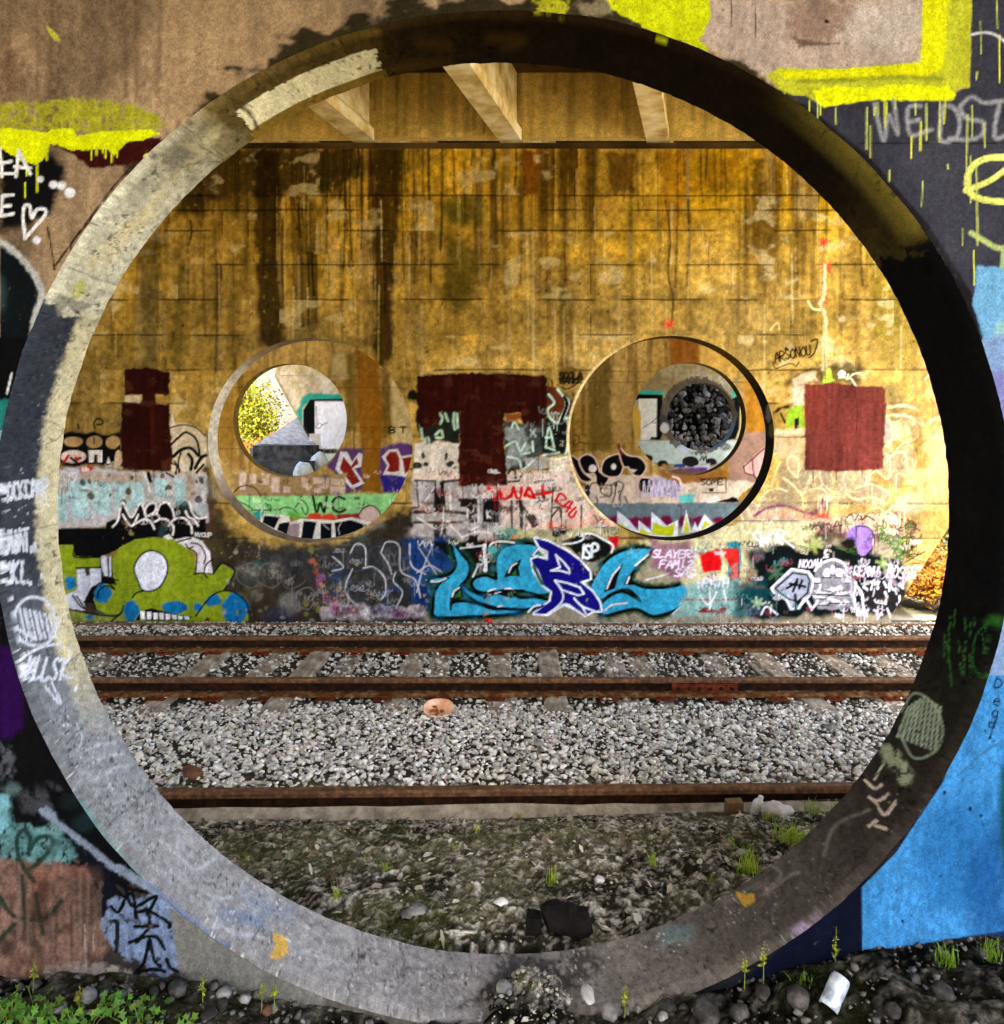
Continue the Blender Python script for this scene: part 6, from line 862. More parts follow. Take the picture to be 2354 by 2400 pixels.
w4.fill(za([(850, 740), (900, 620), (960, 595), (1260, 600), (1260, 660), (960, 640), (905, 720), (900, 870), (870, 830)]), (34, 140, 124), soft=4, rough=5); w4.fill(za([(905, 730), (960, 642), (1280, 640), (1280, 665), (1000, 665), (1000, 920), (945, 960), (905, 900)]), (8, 10, 12), soft=1.4); w4.fill(za([(1000, 660), (1290, 660), (1290, 1050), (985, 1050), (945, 950), (1000, 920)]), (222, 224, 236), soft=1.2, tex=.06); w4.fill(za([(950, 925), (1040, 920), (1050, 1050), (985, 1050)]), (190, 184, 176), rough=2)
w4.lines(za, [[(1005, 870), (1030, 838), (1055, 850), (1040, 875), (1010, 875)], [(1055, 855), (1100, 832)], [(1010, 700), (1015, 840)]], 1.6, (30, 30, 34)); text(w4, 'BUAPE', *za([(1030, 1052)])[0], 7, 11, 3, (14, 14, 16)); w4.fill(za([(1000, 1050), (1180, 1045), (1180, 1085), (1030, 1085)]), (24, 28, 28), a=.6, rough=3); w4.fill(za([(1030, 1085), (1200, 1085), (1100, 1200), (1040, 1180)]), (196, 214, 206), rough=4); w4.fill(za([(1060, 1120), (1085, 1120), (1085, 1170), (1060, 1170)]), (40, 96, 84)); w4.line(za([(650, 395), (750, 590), (850, 780), (950, 960)]), 4, (96, 84, 60), soft=3, a=.7)
w4.fill(za([(1060, 480), (1110, 480), (1110, 600), (1060, 600)]), (190, 186, 176), soft=3, a=.7); w4.line(za([(720, 450), (1000, 455)]), 2, (110, 96, 70), a=.7)
w4.fill(zb([(690, 570), (905, 575), (870, 612), (690, 612)]), (60, 176, 156), soft=1.6); w4.fill(zb([(640, 600), (880, 608), (870, 780), (890, 900), (855, 975), (830, 975), (825, 640), (640, 650)]), (14, 14, 12), soft=1.4); w4.fill(zb([(680, 640), (830, 638), (826, 975), (688, 975)]), (230, 228, 220), soft=1.2); w4.fill(zb([(620, 740), (665, 690), (700, 740), (700, 975), (660, 985)]), (206, 166, 60), soft=3, rough=3); w4.lines(zb, [[(715, 875), (790, 830), (830, 790)], [(790, 830), (820, 835)]], 1.6, (30, 26, 20)); w4.fill(zb([(775, 970), (785, 950), (840, 955), (840, 975)]), BK, rough=2)
w4.fill(zb([(640, 980), (1560, 975), (1480, 1140), (1100, 1180), (760, 1150)]), (196, 212, 204), soft=1.6, tex=.15); w4.fill(zb([(1435, 575), (1500, 570), (1500, 630), (1450, 640)]), (70, 180, 160)); w4.fill(zb([(1440, 640), (1520, 600), (1540, 880), (1480, 960), (1380, 980)]), (16, 20, 20)); w4.fill(zb([(1505, 700), (1535, 700), (1535, 890), (1500, 960), (1470, 965), (1500, 880)]), (214, 196, 140)); w4.ell(*zb([(1385, 1030)])[0], 14, 9, (60, 60, 58), soft=4, a=.5); w4.lines(zb, [[(1360, 1020), (1400, 1010), (1420, 1040), (1370, 1050), (1400, 1030)]], 1.6, (40, 40, 40))
for a_, b_, c_, d_ in ((760, 1125, 40, 34), (880, 1165, 44, 30), (1105, 1150, 66, 44), (1270, 1150, 44, 30)): w4.ell(*zb([(a_, b_)])[0], c_ / 3.46, d_ / 3.46, (34, 28, 30), soft=1.5, rough=2)
w4.line(zb([(1180, 1140), (1200, 1105), (1210, 1140), (1228, 1100), (1235, 1150)]), 3, BK, sm=False); w4.fill(zb([(960, 1170), (1060, 1160), (1060, 1200), (970, 1200)]), (24, 66, 140), soft=2, rough=3); w4.fill(zb([(1140, 1190), (1260, 1165), (1250, 1215), (1150, 1215)]), (206, 212, 226), soft=2, rough=4); w4.fill(zb([(940, 1205), (1240, 1200), (1220, 1260), (960, 1270)]), (108, 60, 140), soft=3, rough=4); w4.ell(*zb([(890, 1185)])[0], 6, 5, (222, 140, 40)); w4.line(zb([(860, 1200), (930, 1215), (1000, 1200)]), 3, (220, 220, 226)); w4.fill(zb([(700, 1160), (850, 1200), (1300, 1230), (1300, 1330), (700, 1330)]), (120, 92, 44), soft=5, rough=5, a=.8)
i = np.nonzero(np.hypot((px - 1636) / 1.0, py - 974) < 90 + 14 * (nf - .5))[0]; w4.put(i, np.full(len(i), .85), (74, 66, 58), tex=.6); w4.ell(*zb([(890, 870)])[0], 10, 12, (196, 190, 196), rough=5); w4.ell(*zb([(930, 800)])[0], 22, 9, (60, 60, 66), rough=6, soft=3)
w4.ell(*zb([(1080, 1040)])[0], 24, 12, (196, 206, 222), rough=5, soft=3)
w4.weather(.22, f=5, m=40)
made = split_build('pier_wall', v4, q4, w4, M_wall, {}); W4 = made[0]; tag(W4, 'farthest grey pier wall with white painted blocks, teal edging and a slanted left end', 'pier wall')
for k, (cx_, cz_, Rh) in enumerate(H4):
    vh, qh, th, wh = ring_sheet(cx_, cz_, [(Y4 + T4 * j / 5, Rh) for j in range(6)], 160); dgk = np.degrees(th) % 360
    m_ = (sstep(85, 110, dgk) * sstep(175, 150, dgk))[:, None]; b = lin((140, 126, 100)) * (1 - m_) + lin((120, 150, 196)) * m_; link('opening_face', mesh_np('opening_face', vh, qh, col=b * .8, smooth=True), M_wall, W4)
vb, qb = wall_sheet(steps((-10.5, 10.2, .15)), steps((-.8, 6.6, .15)), Y4 + T4, H4, [E4]); link('back_face', mesh_np('back_face', vb, qb[:, ::-1]), M_conc, W4)
xl4 = lambda z: E4[0] + (min(max(z, E4[1]), E4[3]) - E4[1]) * (E4[2] - E4[0]) / (E4[3] - E4[1])
b_ = MB(); zz = [-.8, E4[1], E4[3], 6.6]
for a_, c_ in zip(zz[:-1], zz[1:]): b_.add([(xl4(a_), Y4, a_), (xl4(a_), Y4 + T4, a_), (xl4(c_), Y4 + T4, c_), (xl4(c_), Y4, c_)], [(0, 1, 2, 3)])
b_.build('wall_end', M_conc, W4)

# ------------------------------------------------------------------ bridge deck on skewed girders
NL, NRT = -14.0, 4.55                                     # left and right deck edge, across the axis
def DP(n, a, z): return (NR[0] * n + AX[0] * a, NR[1] * n + AX[1] * a, z)   # across, along -> world
DZ = 6.80                                                 # soffit
deck = empty('bridge_deck', (0, 0, 0)); tag(deck, 'concrete bridge deck on slanting girders overhead', 'bridge deck')
A0, A1 = -14.0, 40.0
b_ = MB(); b_.add([DP(n, a, z) for z in (DZ, DZ + .3) for a in (A0, A1) for n in (NL, NRT)], [(0, 1, 3, 2), (4, 6, 7, 5), (0, 4, 5, 1), (2, 3, 7, 6), (0, 2, 6, 4), (1, 5, 7, 3)]); b_.build('slab', M_dark, deck)
for n in (NL, NRT):
    b_ = MB(); b_.add([DP(n + s, a, z) for z in (DZ + .303, DZ + 1.1) for a in (A0, A1) for s in (-.12, .12)], [(0, 1, 3, 2), (4, 6, 7, 5), (0, 4, 5, 1), (2, 3, 7, 6), (0, 2, 6, 4), (1, 5, 7, 3)]); b_.build('parapet', M_conc, deck)
gp = [(-.15, 0), (.15, 0), (.15, .16), (.085, .24), (.085, .947), (-.085, .947), (-.085, .24), (-.15, .16)]
n0 = PX(1190, Y2) * NR[0] + Y2 * NR[1] + .02; gz = PZ(326, Y2)
spans = [(-13.9, (Y1 + T1 / 2) / AX[1] - .5), ((Y1 + T1 / 2) / AX[1] - .45, (Y2 + T2 / 2) / AX[1]), ((Y2 + T2 / 2) / AX[1] + .05, (Y3 + .2) / AX[1]), ((Y3 + .2) / AX[1] + .05, (Y4 + .2) / AX[1]), ((Y4 + .2) / AX[1] + .05, 38)]
for k in range(-6, 4):
    n = n0 + k * 1.95
    if n < NL + .3 or n > NRT - .2: continue
    for a_, c_ in spans[0:2]:
        dlt = -n * NR[1] / AX[1]                         # pier faces are not square to the girders
        MB().prism(gp, DP(n, a_ + dlt, gz), DP(n, c_ + dlt, gz)).build('girder', M_conc, deck)
    for a_, c_ in spans[2:]:
        dlt = -n * NR[1] / AX[1]; MB().prism(gp, DP(n, a_ + dlt, gz), DP(n, c_ + dlt, gz)).build('girder', M_conc, deck)
xa_, xb_ = [(nn - Y2 * NR[1]) / NR[0] for nn in (NL + .2, NRT - .2)]
vd, qd = wall_sheet(steps((xa_, -4, .2), (-4, 4.2, .03), (4.2, xb_, .2)), steps((gz, DZ - .004, .03)), Y2 + .06, []); px, py = proj(vd); cd = Canvas(px, py, .8)
b = lin((222, 188, 102)) * (.35 + 1.15 * fbm(px / 14, py / 260, 501, 4) * (.5 + fbm(px / 9, py / 9, 502, 4)))[:, None]; cd.col[:] = b * .9
for j in range(26): x_ = R_.uniform(560, 1850); cd.line([(x_, 130), (x_ + R_.uniform(-3, 3), R_.uniform(200, 330))], R_.uniform(2, 9), (92, 62, 14), soft=5, a=.6)
cd.line([(500, 324), (1850, 326)], 7, (206, 176, 110), soft=3, rough=3)
link('diaphragm', mesh_np('diaphragm', vd, qd, col=cd.col), M_wall, deck)
b_ = MB().box((xa_, Y2 + .14, gz - .16), (xb_, Y2 + .3, gz + .002)); b_.build('bearing_shelf', M_dark, deck)
# ------------------------------------------------------------------ ground: one sheet, fine near the camera
FR = [(-3.0, .17), (PX(0, 2.5), .16), (PX(309, 2.5), .168), (PX(495, 2.5), .135), (PX(643, 2.5), .094), (PX(804, 2.5), .042), (PX(989, 2.5), .0), (PX(1180, 2.5), .0), (PX(1360, 2.5), .0), (PX(1607, 2.5), .094), (PX(1793, 2.5), .164), (PX(2028, 2.5), .25), (PX(2354, 2.5), .30), (3.0, .30)]
PROF = [(2.83, -.012), (3.2, -.03), (4.0, -.18), (4.4, -.34), (4.62, -.455), (4.72, -.455), (4.80, -.335), (5.6, -.48), (7.0, -.70), (8.88, -.73), (9.02, -.585), (9.2, -.555), (9.5, -.575), (9.8, -.65), (10.2, -.745), (10.4, -.76), (12, -.9), (18.4, -1.2), (19.2, -.4), (24, .1), (27, .25), (30, .5)]
def H(x, y):
    x = np.asarray(x, float); y = np.asarray(y, float)
    fr = np.interp(x, [p[0] for p in FR], [p[1] for p in FR]); fr = fr + .10 * sstep(2.5, 1.2, y) * 0
    bk = np.interp(y, [p[0] for p in PROF], [p[1] for p in PROF])
    t = sstep(2.50, 2.56, y); h = fr * (1 - t) + (np.minimum(bk, -.02)) * t
    h = np.where(y < 2.5, fr, h)
    inring = (y > 2.5) & (y < 2.9); h = np.where(inring, -.05 + .0 * x, h)
    h = h + (.07 + .08 * vnoise(x * 14, y * 14, 91)) * np.exp(-((x - .10) / .17) ** 2 - ((y - 2.60) / .19) ** 2)            # earth spilled over the sill
    h = h + .045 * sstep(-.3, 1.6, x) * sstep(4.40, 4.55, y) * sstep(4.74, 4.66, y)
    rt = sstep(8.2, 15, x - .27 * (y - 10)) * 5.0 * sstep(8, 14, y) ; lf = sstep(-8.2, -14, x + .0 * y) * 3.2 * sstep(22, 27, y)
    em = sstep(29.5, 36, y) * 5.2 * sstep(-6.5, -4.5, x)
    far = sstep(40, 140, np.hypot(x, y - 12)) * (2 + 3 * vnoise(x / 60, y / 60, 3))
    return h + rt + lf + em + far
gx = steps((-400, -60, 30), (-60, -14, 2.5), (-14, -3.2, .35), (-3.2, -2.2, .05), (-2.2, 2.2, .0125), (2.2, 3.2, .05), (3.2, 14, .35), (14, 60, 2.5), (60, 400, 30))
gy = steps((-400, -40, 40), (-40, 0, 4), (0, 1.9, .3), (1.9, 4.9, .0125), (4.9, 8.7, .1), (8.7, 10.6, .05), (10.6, 36, .5), (36, 90, 5), (90, 420, 30))
GX, GY = np.meshgrid(gx, gy); X, Y = GX.ravel(), GY.ravel(); Z = H(X, Y)
near = ((Y > 1.9) & (Y < 5.0)).astype(float); inr = ((Y > 2.5) & (Y < 2.84)).astype(float)
nb = fbm(X * 9, Y * 9, 601, 5); nc = fbm(X * 28, Y * 28, 602, 4)
rdg = 1 - np.abs(2 * fbm(X * 17 + 3 * nb, Y * 24, 611, 4) - 1); rdg2 = 1 - np.abs(2 * fbm(X * 44 + 2 * nb, Y * 56, 612, 3) - 1)
Z = Z + near * (1 - inr * .8) * (.075 * (nb - .5) + .022 * (nc - .5) + (Y > 2.84) * (.026 * (rdg - .75) + .016 * (rdg2 - .75))) * sstep(4.62, 4.45, Y)
c_dirt = lin((104, 100, 78)); c_dk = lin((40, 38, 29)); c_gr = lin((226, 220, 202))
m1 = sstep(.40, .62, fbm(X * 2.2, Y * 2.2, 603, 4))[:, None]; col = c_dirt * (1 - m1) + c_dk * m1; m2 = (sstep(.54, .72, nc) * .7 * sstep(.3, .6, rdg2 * .6 + nb * .4))[:, None]; col = col * (1 - m2) + c_gr * m2  # pale tone on the raised bits painted as highlights
fl = sstep(.62, .78, vnoise(X * 60, Y * 75, 615))[:, None] * .4 * near[:, None]; col = col * (1 - fl) + lin((214, 206, 188)) * fl; fl = sstep(.62, .8, vnoise(X * 50 + 9, Y * 60, 616))[:, None] * .7 * near[:, None]; col = col * (1 - fl) + lin((30, 26, 22)) * fl
gn = sstep(.5, .7, fbm(X * 3 + 4, Y * 3, 604, 4))[:, None] * .45 * near[:, None]; col = col * (1 - gn) + lin((84, 88, 44)) * gn
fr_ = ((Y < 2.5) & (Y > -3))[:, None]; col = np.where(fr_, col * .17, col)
bal = sstep(4.8, 5.1, Y)[:, None] * sstep(10.4, 10.0, Y)[:, None]; col = col * (1 - bal) + lin((70, 64, 54)) * bal
side = (sstep(7, 9, np.abs(X - .27 * Y)) * sstep(-20, -10, -np.abs(Y - 10) + 30))[:, None]; grass = lin((184, 176, 150)) * (.6 + .8 * fbm(X / 3, Y / 3, 605, 4))[:, None]; col = col * (1 - side) + grass * side  # outer ground made pale sand to bounce warm light under the deck
ny, nx = GX.shape; idx = np.arange(nx * ny).reshape(ny, nx); Qg = np.stack([idx[:-1, :-1], idx[:-1, 1:], idx[1:, 1:], idx[1:, :-1]], -1).reshape(-1, 4)
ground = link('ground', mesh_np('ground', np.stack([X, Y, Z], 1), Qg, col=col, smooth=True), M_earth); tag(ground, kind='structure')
def GZ(x, y): return float(H(np.array([x]), np.array([y]))[0])
# ------------------------------------------------------------------ stones: convex lumps
def stone_shapes(n, pts=13, flat=.65, seed=1, sub=False):
    out = []; r = random.Random(seed)
    for k in range(n):
        bm = bmesh.new()
        for j in range(pts):
            v = Vector((r.gauss(0, 1), r.gauss(0, 1), r.gauss(0, 1))).normalized() * r.uniform(.8, 1.0); bm.verts.new((v.x, v.y * r.uniform(.75, 1), v.z * flat))
        res = bmesh.ops.convex_hull(bm, input=bm.verts); bmesh.ops.delete(bm, geom=[g for g in res['geom_interior'] if isinstance(g, bmesh.types.BMVert)], context='VERTS')
        bmesh.ops.triangulate(bm, faces=bm.faces); bmesh.ops.recalc_face_normals(bm, faces=bm.faces)
        bm.verts.index_update(); out.append((np.array([v.co[:] for v in bm.verts]), np.array([[v.index for v in f.verts] for f in bm.faces]))); bm.free()
    return out
SH = stone_shapes(16, pts=10, flat=.62)
def scatter(name, P, S, colr, shapes=SH, seed=2):
    """many stones joined; P (n,3), S sizes, colr (n,3)"""
    r = np.random.default_rng(seed); V = []; T = []; CC = []; off = 0; n = len(P); pick = r.integers(0, len(shapes), n); A = r.uniform(0, 2 * PI, n); B = r.normal(0, .5, n)
    for k, (sv, st) in enumerate(shapes):
        ii = np.nonzero(pick == k)[0]
        if not len(ii): continue
        ca, sa_ = np.cos(A[ii]), np.sin(A[ii]); cb, sb = np.cos(B[ii]), np.sin(B[ii]); m = len(sv)
        x = sv[None, :, 0] * S[ii, None]; y = sv[None, :, 1] * S[ii, None]; z = sv[None, :, 2] * S[ii, None]
        y2 = y * cb[:, None] - z * sb[:, None]; z2 = y * sb[:, None] + z * cb[:, None]; x2 = x * ca[:, None] - y2 * sa_[:, None]; y3 = x * sa_[:, None] + y2 * ca[:, None]
        V.append(np.stack([x2 + P[ii, 0, None], y3 + P[ii, 1, None], z2 + P[ii, 2, None]], -1).reshape(-1, 3))
        T.append((st[None] + (np.arange(len(ii)) * m)[:, None, None] + off).reshape(-1, 3)); CC.append(np.repeat(colr[ii], m, 0)); off += m * len(ii)
    return link(name, mesh_np(name, np.concatenate(V), tris=np.concatenate(T), col=np.concatenate(CC)), M_stone)
def greys(n, r, lo=.10, hi=.60):
    g = lo + (hi - lo) * r.beta(1.7, 1.6, n); t = r.normal(0, .03, (n, 3)); t += np.array([.05, .0, -.11]); return np.clip(g[:, None] * (1 + t), .02, .85)
r = np.random.default_rng(31)
n = 17000; x = r.uniform(-4.1, 4.1, n); y = 4.80 + 2.35 * r.random(n) ** .92; s = np.clip(r.gamma(6, .0036, n), .008, .05); P = np.stack([x, y, H(x, y) + .004 + r.uniform(-.012, .026, n)], 1)
tag(scatter('track_ballast', P, s, greys(n, r, .18, 1.0), seed=3), 'pale crushed-stone ballast between the near rail and the main track', 'gravel', kind='stuff')
n = 12500; x = r.uniform(-6.2, 6.2, n); y = r.uniform(6.95, 9.3, n); s = np.clip(r.gamma(6, .0039, n), .009, .045); P = np.stack([x, y, -.706 + r.uniform(-.02, .032, n) + .02 * (fbm(x * 2.5, y * 2.5, 640, 3) - .5)], 1)
tag(scatter('crib_ballast', P, s, greys(n, r, .08, .80), seed=4), 'ballast filling the spaces between the ties of the main track', 'gravel', kind='stuff')
n = 11000; x = r.uniform(-6.6, 6.6, n); y = r.uniform(8.95, 10.29, n); s = np.clip(r.gamma(6, .0034, n), .009, .04); P = np.stack([x, y, H(x, y) + .004 + r.uniform(-.01, .022, n)], 1)
tag(scatter('shoulder_ballast', P, s, greys(n, r, .16, .75), seed=5), 'fine grey ballast along the foot of the ochre wall', 'gravel', kind='stuff')
# leaf and chip litter over the near earth
n = 800; x = r.uniform(-2.6, 2.6, n); y = 2.86 + 1.78 * r.random(n); V = []; T = []; CCs = []
zg = H(x, y) + .075 * (fbm(x * 9, y * 9, 601, 5) - .5) + .012
pal = lin(np.array([(206, 196, 174), (140, 122, 94), (72, 58, 42), (180, 168, 142), (226, 220, 206), (112, 100, 78)]))
a = r.uniform(0, 2 * PI, n); L = r.uniform(.008, .030, n); w = L * r.uniform(.25, .7, n); ti = r.normal(0, .35, (n, 2))
for k, (u, vv) in enumerate(((-1, -.4), (0, -1), (1, 0), (0, 1), (-.9, .5))):
    dx = u * L * np.cos(a) - vv * w * np.sin(a); dy = u * L * np.sin(a) + vv * w * np.cos(a); V.append(np.stack([x + dx, y + dy, zg + dx * ti[:, 0] + dy * ti[:, 1] + .004 * (k % 2)], 1))
V = np.stack(V, 1).reshape(-1, 3); b0 = (np.arange(n) * 5)[:, None]; T = np.concatenate([b0 + np.array([[0, 1, 2]]), b0 + np.array([[0, 2, 3]]), b0 + np.array([[0, 3, 4]])])
lit = link('leaf_litter', mesh_np('leaf_litter', V, tris=T, col=np.repeat(pal[r.integers(0, 6, n)] * r.uniform(.6, 1.1, (n, 1)), 5, 0)), M_leaf); tag(lit, 'dead leaves and chips littering the trampled earth behind the sill', 'leaf litter', kind='stuff')
n = 4200; x = r.uniform(-2.2, 2.2, n); y = 2.86 + 1.75 * r.random(n); s = np.clip(r.exponential(.0035, n) + .0022, .002, .016); P = np.stack([x, y, H(x, y) + .004 + .075 * (fbm(x * 9, y * 9, 601, 5) - .5)], 1)
tag(scatter('earth_crumbs', P, s, greys(n, r, .04, .45) * np.array([1, .93, .80]), seed=6), 'crumbs of earth and grit on the trampled ground', 'grit', kind='stuff')
n = 1500; x = r.uniform(-1.75, 1.78, n); y = r.uniform(2.15, 2.53, n); s = np.clip(r.exponential(.006, n) + .003, .003, .024); P = np.stack([x, y, H(x, np.minimum(y, 2.499)) + .004], 1)
k_ = (np.abs(x - .12) < .2) & (r.random(n) < .9); P[k_, 1] = 2.42 + r.random(k_.sum()) * .32; P[k_, 2] = H(P[k_, 0], P[k_, 1]) + .006
tag(scatter('grit', P, s, greys(n, r, .015, .15), seed=7), 'dark grit and pebbles along the foot of the near wall', 'grit', kind='stuff')

n = 700; x = .11 + r.normal(0, .13, n); y = np.clip(2.60 + r.normal(0, .10, n), 2.40, 2.84); s = np.clip(r.exponential(.0035, n) + .002, .002, .016); P = np.stack([x, y, H(x, y) + .002 + .004 * r.random(n)], 1); P = P[P[:, 2] > .02]
tag(scatter('spilled_earth', P, s[:len(P)], greys(len(P), r, .04, .38) * np.array([1, .95, .85]), seed=8), 'pale crumbling earth spilled over the middle of the sill', 'earth', kind='stuff')
# ------------------------------------------------------------------ track: ties, rails
TX = [PX(sx, 7.1) for sx in (1297,)][0]; TIES = [TX + .545 * k for k in range(-13, 12)]
tie_m = []
for k in range(4):
    b_ = MB(); random.seed(40 + k); b_.box((-.115, 6.86, -.80), (.115, 9.34, -.672), jit=.008); me = bpy.data.meshes.new('tie'); me.from_pydata(b_.v, [], b_.f); bm = bmesh.new(); bm.from_mesh(me); bmesh.ops.recalc_face_normals(bm, faces=bm.faces); bmesh.ops.bevel(bm, geom=bm.edges[:], offset=.012, segments=1, affect='EDGES')
    bmesh.ops.subdivide_edges(bm, edges=[e for e in bm.edges if e.calc_length() > .5], cuts=9)
    for v in bm.verts: v.co.z += random.uniform(-.005, .005); v.co.x += random.uniform(-.004, .004)
    bm.to_mesh(me); bm.free(); me.materials.append(M_wood); tie_m.append(me)
for k, x in enumerate(TIES):
    o = link('railroad_tie', tie_m[k % 4]); o.location = (x + random.uniform(-.03, .03), random.uniform(-.05, .05), random.choice([0, -.004, -.012, -.02, -.028]) + random.uniform(-.004, .004)); o.rotation_euler = (random.uniform(-.004, .004), 0, random.uniform(-.03, .03))
    tag(o, 'weathered grey timber tie crossing under the main track', 'railroad tie', 'timber ties of the main track')
RP = [(-.07, 0), (.07, 0), (.07, .012), (.02, .028), (.010, .045), (.010, .118), (.034, .128), (.036, .155), (.028, .168), (-.028, .168), (-.036, .155), (-.034, .128), (-.010, .118), (-.010, .045), (-.02, .028), (-.07, .012)]
def rail(y0, y1, ztop, label, x0=-11.0, x1=11.0, plates=True, sc_=1.0, mat=M_rust_shade):
    prof = [(a * sc_, b * sc_) for a, b in RP]; zb_ = ztop - .168 * sc_
    root = empty('rail', (0, y0, zb_)); tag(root, label, 'rail')
    for nm, ids, mt in (('head', (6, 7, 8, 9, 10, 11), M_head), ('web', (4, 5, 12, 13), M_rust_shade), ('foot', (0, 1, 2, 3, 14, 15), M_foot)):
        o = MB().prism([prof[k] for k in ids], (x0, 0, 0), (x1, y1 - y0, 0)).build(nm, mt, root)
    return root, zb_
YA, YB = 8.805, 7.37
rB, zB = rail(YB, YB, -.50, 'rusty rail nearer the camera of the main track, with a bolted joint')
rA, zA = rail(YA, YA, -.50, 'rusty farther rail of the main track with a stone lying on it')
rZ, zZ = rail(9.52, 9.48, -.540, 'thin dark rail lying in ballast along the foot of the ochre wall', sc_=.8)
yC = lambda x: 4.74 + (x / 3.0) * .055
rC, zC = rail(yC(-11), yC(11), -.295, 'half-buried disused rail nearest the camera at the edge of the trampled earth')
fo = MB()
fo.add([(x, yC(x) + dy - yC(-11), z) for x in np.linspace(-6, 6, 60) for dy, z in ((-.10, -.04), (-.078, .020 + random.uniform(-.006, .006)), (-.012, .066 + random.uniform(-.008, .008)))], [(3 * k + j, 3 * k + 3 + j, 3 * k + 4 + j, 3 * k + 1 + j) for k in range(59) for j in range(2)]); fo.build('dusty_foot', noise_mat('dusty_steel', (120, 112, 98), (188, 178, 160), 12.0, bump=.3), rC)
pl_me = None
for yy, rt in ((YA, rA), (YB, rB)):
    for k, x in enumerate(TIES):
        if pl_me is None:
            b_ = MB().box((-.09, -.15, -.006), (.09, .15, .004)); 
            for sx_ in (-.055, .055):
                for sy_ in (-.09, .09): b_.box((sx_ - .012, sy_ - .012, .004), (sx_ + .012, sy_ + .012, .024))
            o = b_.build('tie_plate', M_rust2, rt); pl_me = o.data
        else: o = link('tie_plate', pl_me, None, rt)
        o.location = (x, 0, -.669 - (zA if rt is rA else zB))
jx = PX(1650, YB); b_ = MB().box((jx - .32, -.034, .035), (jx + .32, -.012, .118)); jb = b_.build('joint_bar', M_rust2, rB)
for k in range(6):
    x = jx - .26 + k * .104; MB().tube([(x, -.036, .076), (x, -.058, .076)], .017, 6).build('bolt', M_rust_shade, jb)
# ------------------------------------------------------------------ loose stones, one by one
def lump(name, r, flat, seed, mat, pts=26, rough=.06):
    sv, st = stone_shapes(1, pts, flat, seed)[0]
    me = bpy.data.meshes.new(name); me.from_pydata([tuple(p * r) for p in sv], [], [tuple(t) for t in st]); bm = bmesh.new(); bm.from_mesh(me); bmesh.ops.subdivide_edges(bm, edges=bm.edges[:], cuts=1, use_grid_fill=True, smooth=.8)
    for v in bm.verts: v.co += v.normal * random.uniform(-rough, rough) * r * .5
    bm.to_mesh(me); bm.free(); me.polygons.foreach_set('use_smooth', [True] * len(me.polygons)); me.materials.append(mat); return me
M_cob = noise_mat('cobble', (28, 27, 26), (84, 81, 78), 14.0, c3=(50, 48, 46), bump=.4, bscale=80); M_cob2 = noise_mat('pale_stone', (76, 75, 74), (140, 138, 134), 12.0, bump=.4, bscale=70); M_brownst = noise_mat('brown_stone', (60, 44, 32), (120, 84, 60), 16.0, bump=.4, bscale=70); M_black = noise_mat('charred', (6, 5, 5), (22, 18, 16), 14.0, bump=.7, bscale=40, rough=.95, spec=.1)
M_white = noise_mat('dirty_white', (150, 146, 142), (222, 220, 216), 10.0, bump=.2, bscale=50, rough=.6); M_boul = noise_mat('boulder', (58, 60, 66), (126, 128, 136), 3.0, c3=(84, 86, 92), bump=.5, bscale=14, dist=.03)
M_pale = noise_mat('pale_block', (120, 118, 114), (184, 180, 174), 9.0, bump=.3, bscale=50)
def onfront(f, zx, zy, lift):
    (sx, sy), = f([(zx, zy)])
    for Y in np.linspace(2.47, 2.0, 120):
        if PZ(sy, Y) >= GZ(PX(sx, Y), 2.3) + lift: return PX(sx, Y), Y, PZ(sy, Y)
    return PX(sx, 2.0), 2.0, PZ(sy, 2.0)
def at(f, zx, zy, Y): (sx, sy), = f([(zx, zy)]); return PX(sx, Y), PZ(sy, Y)
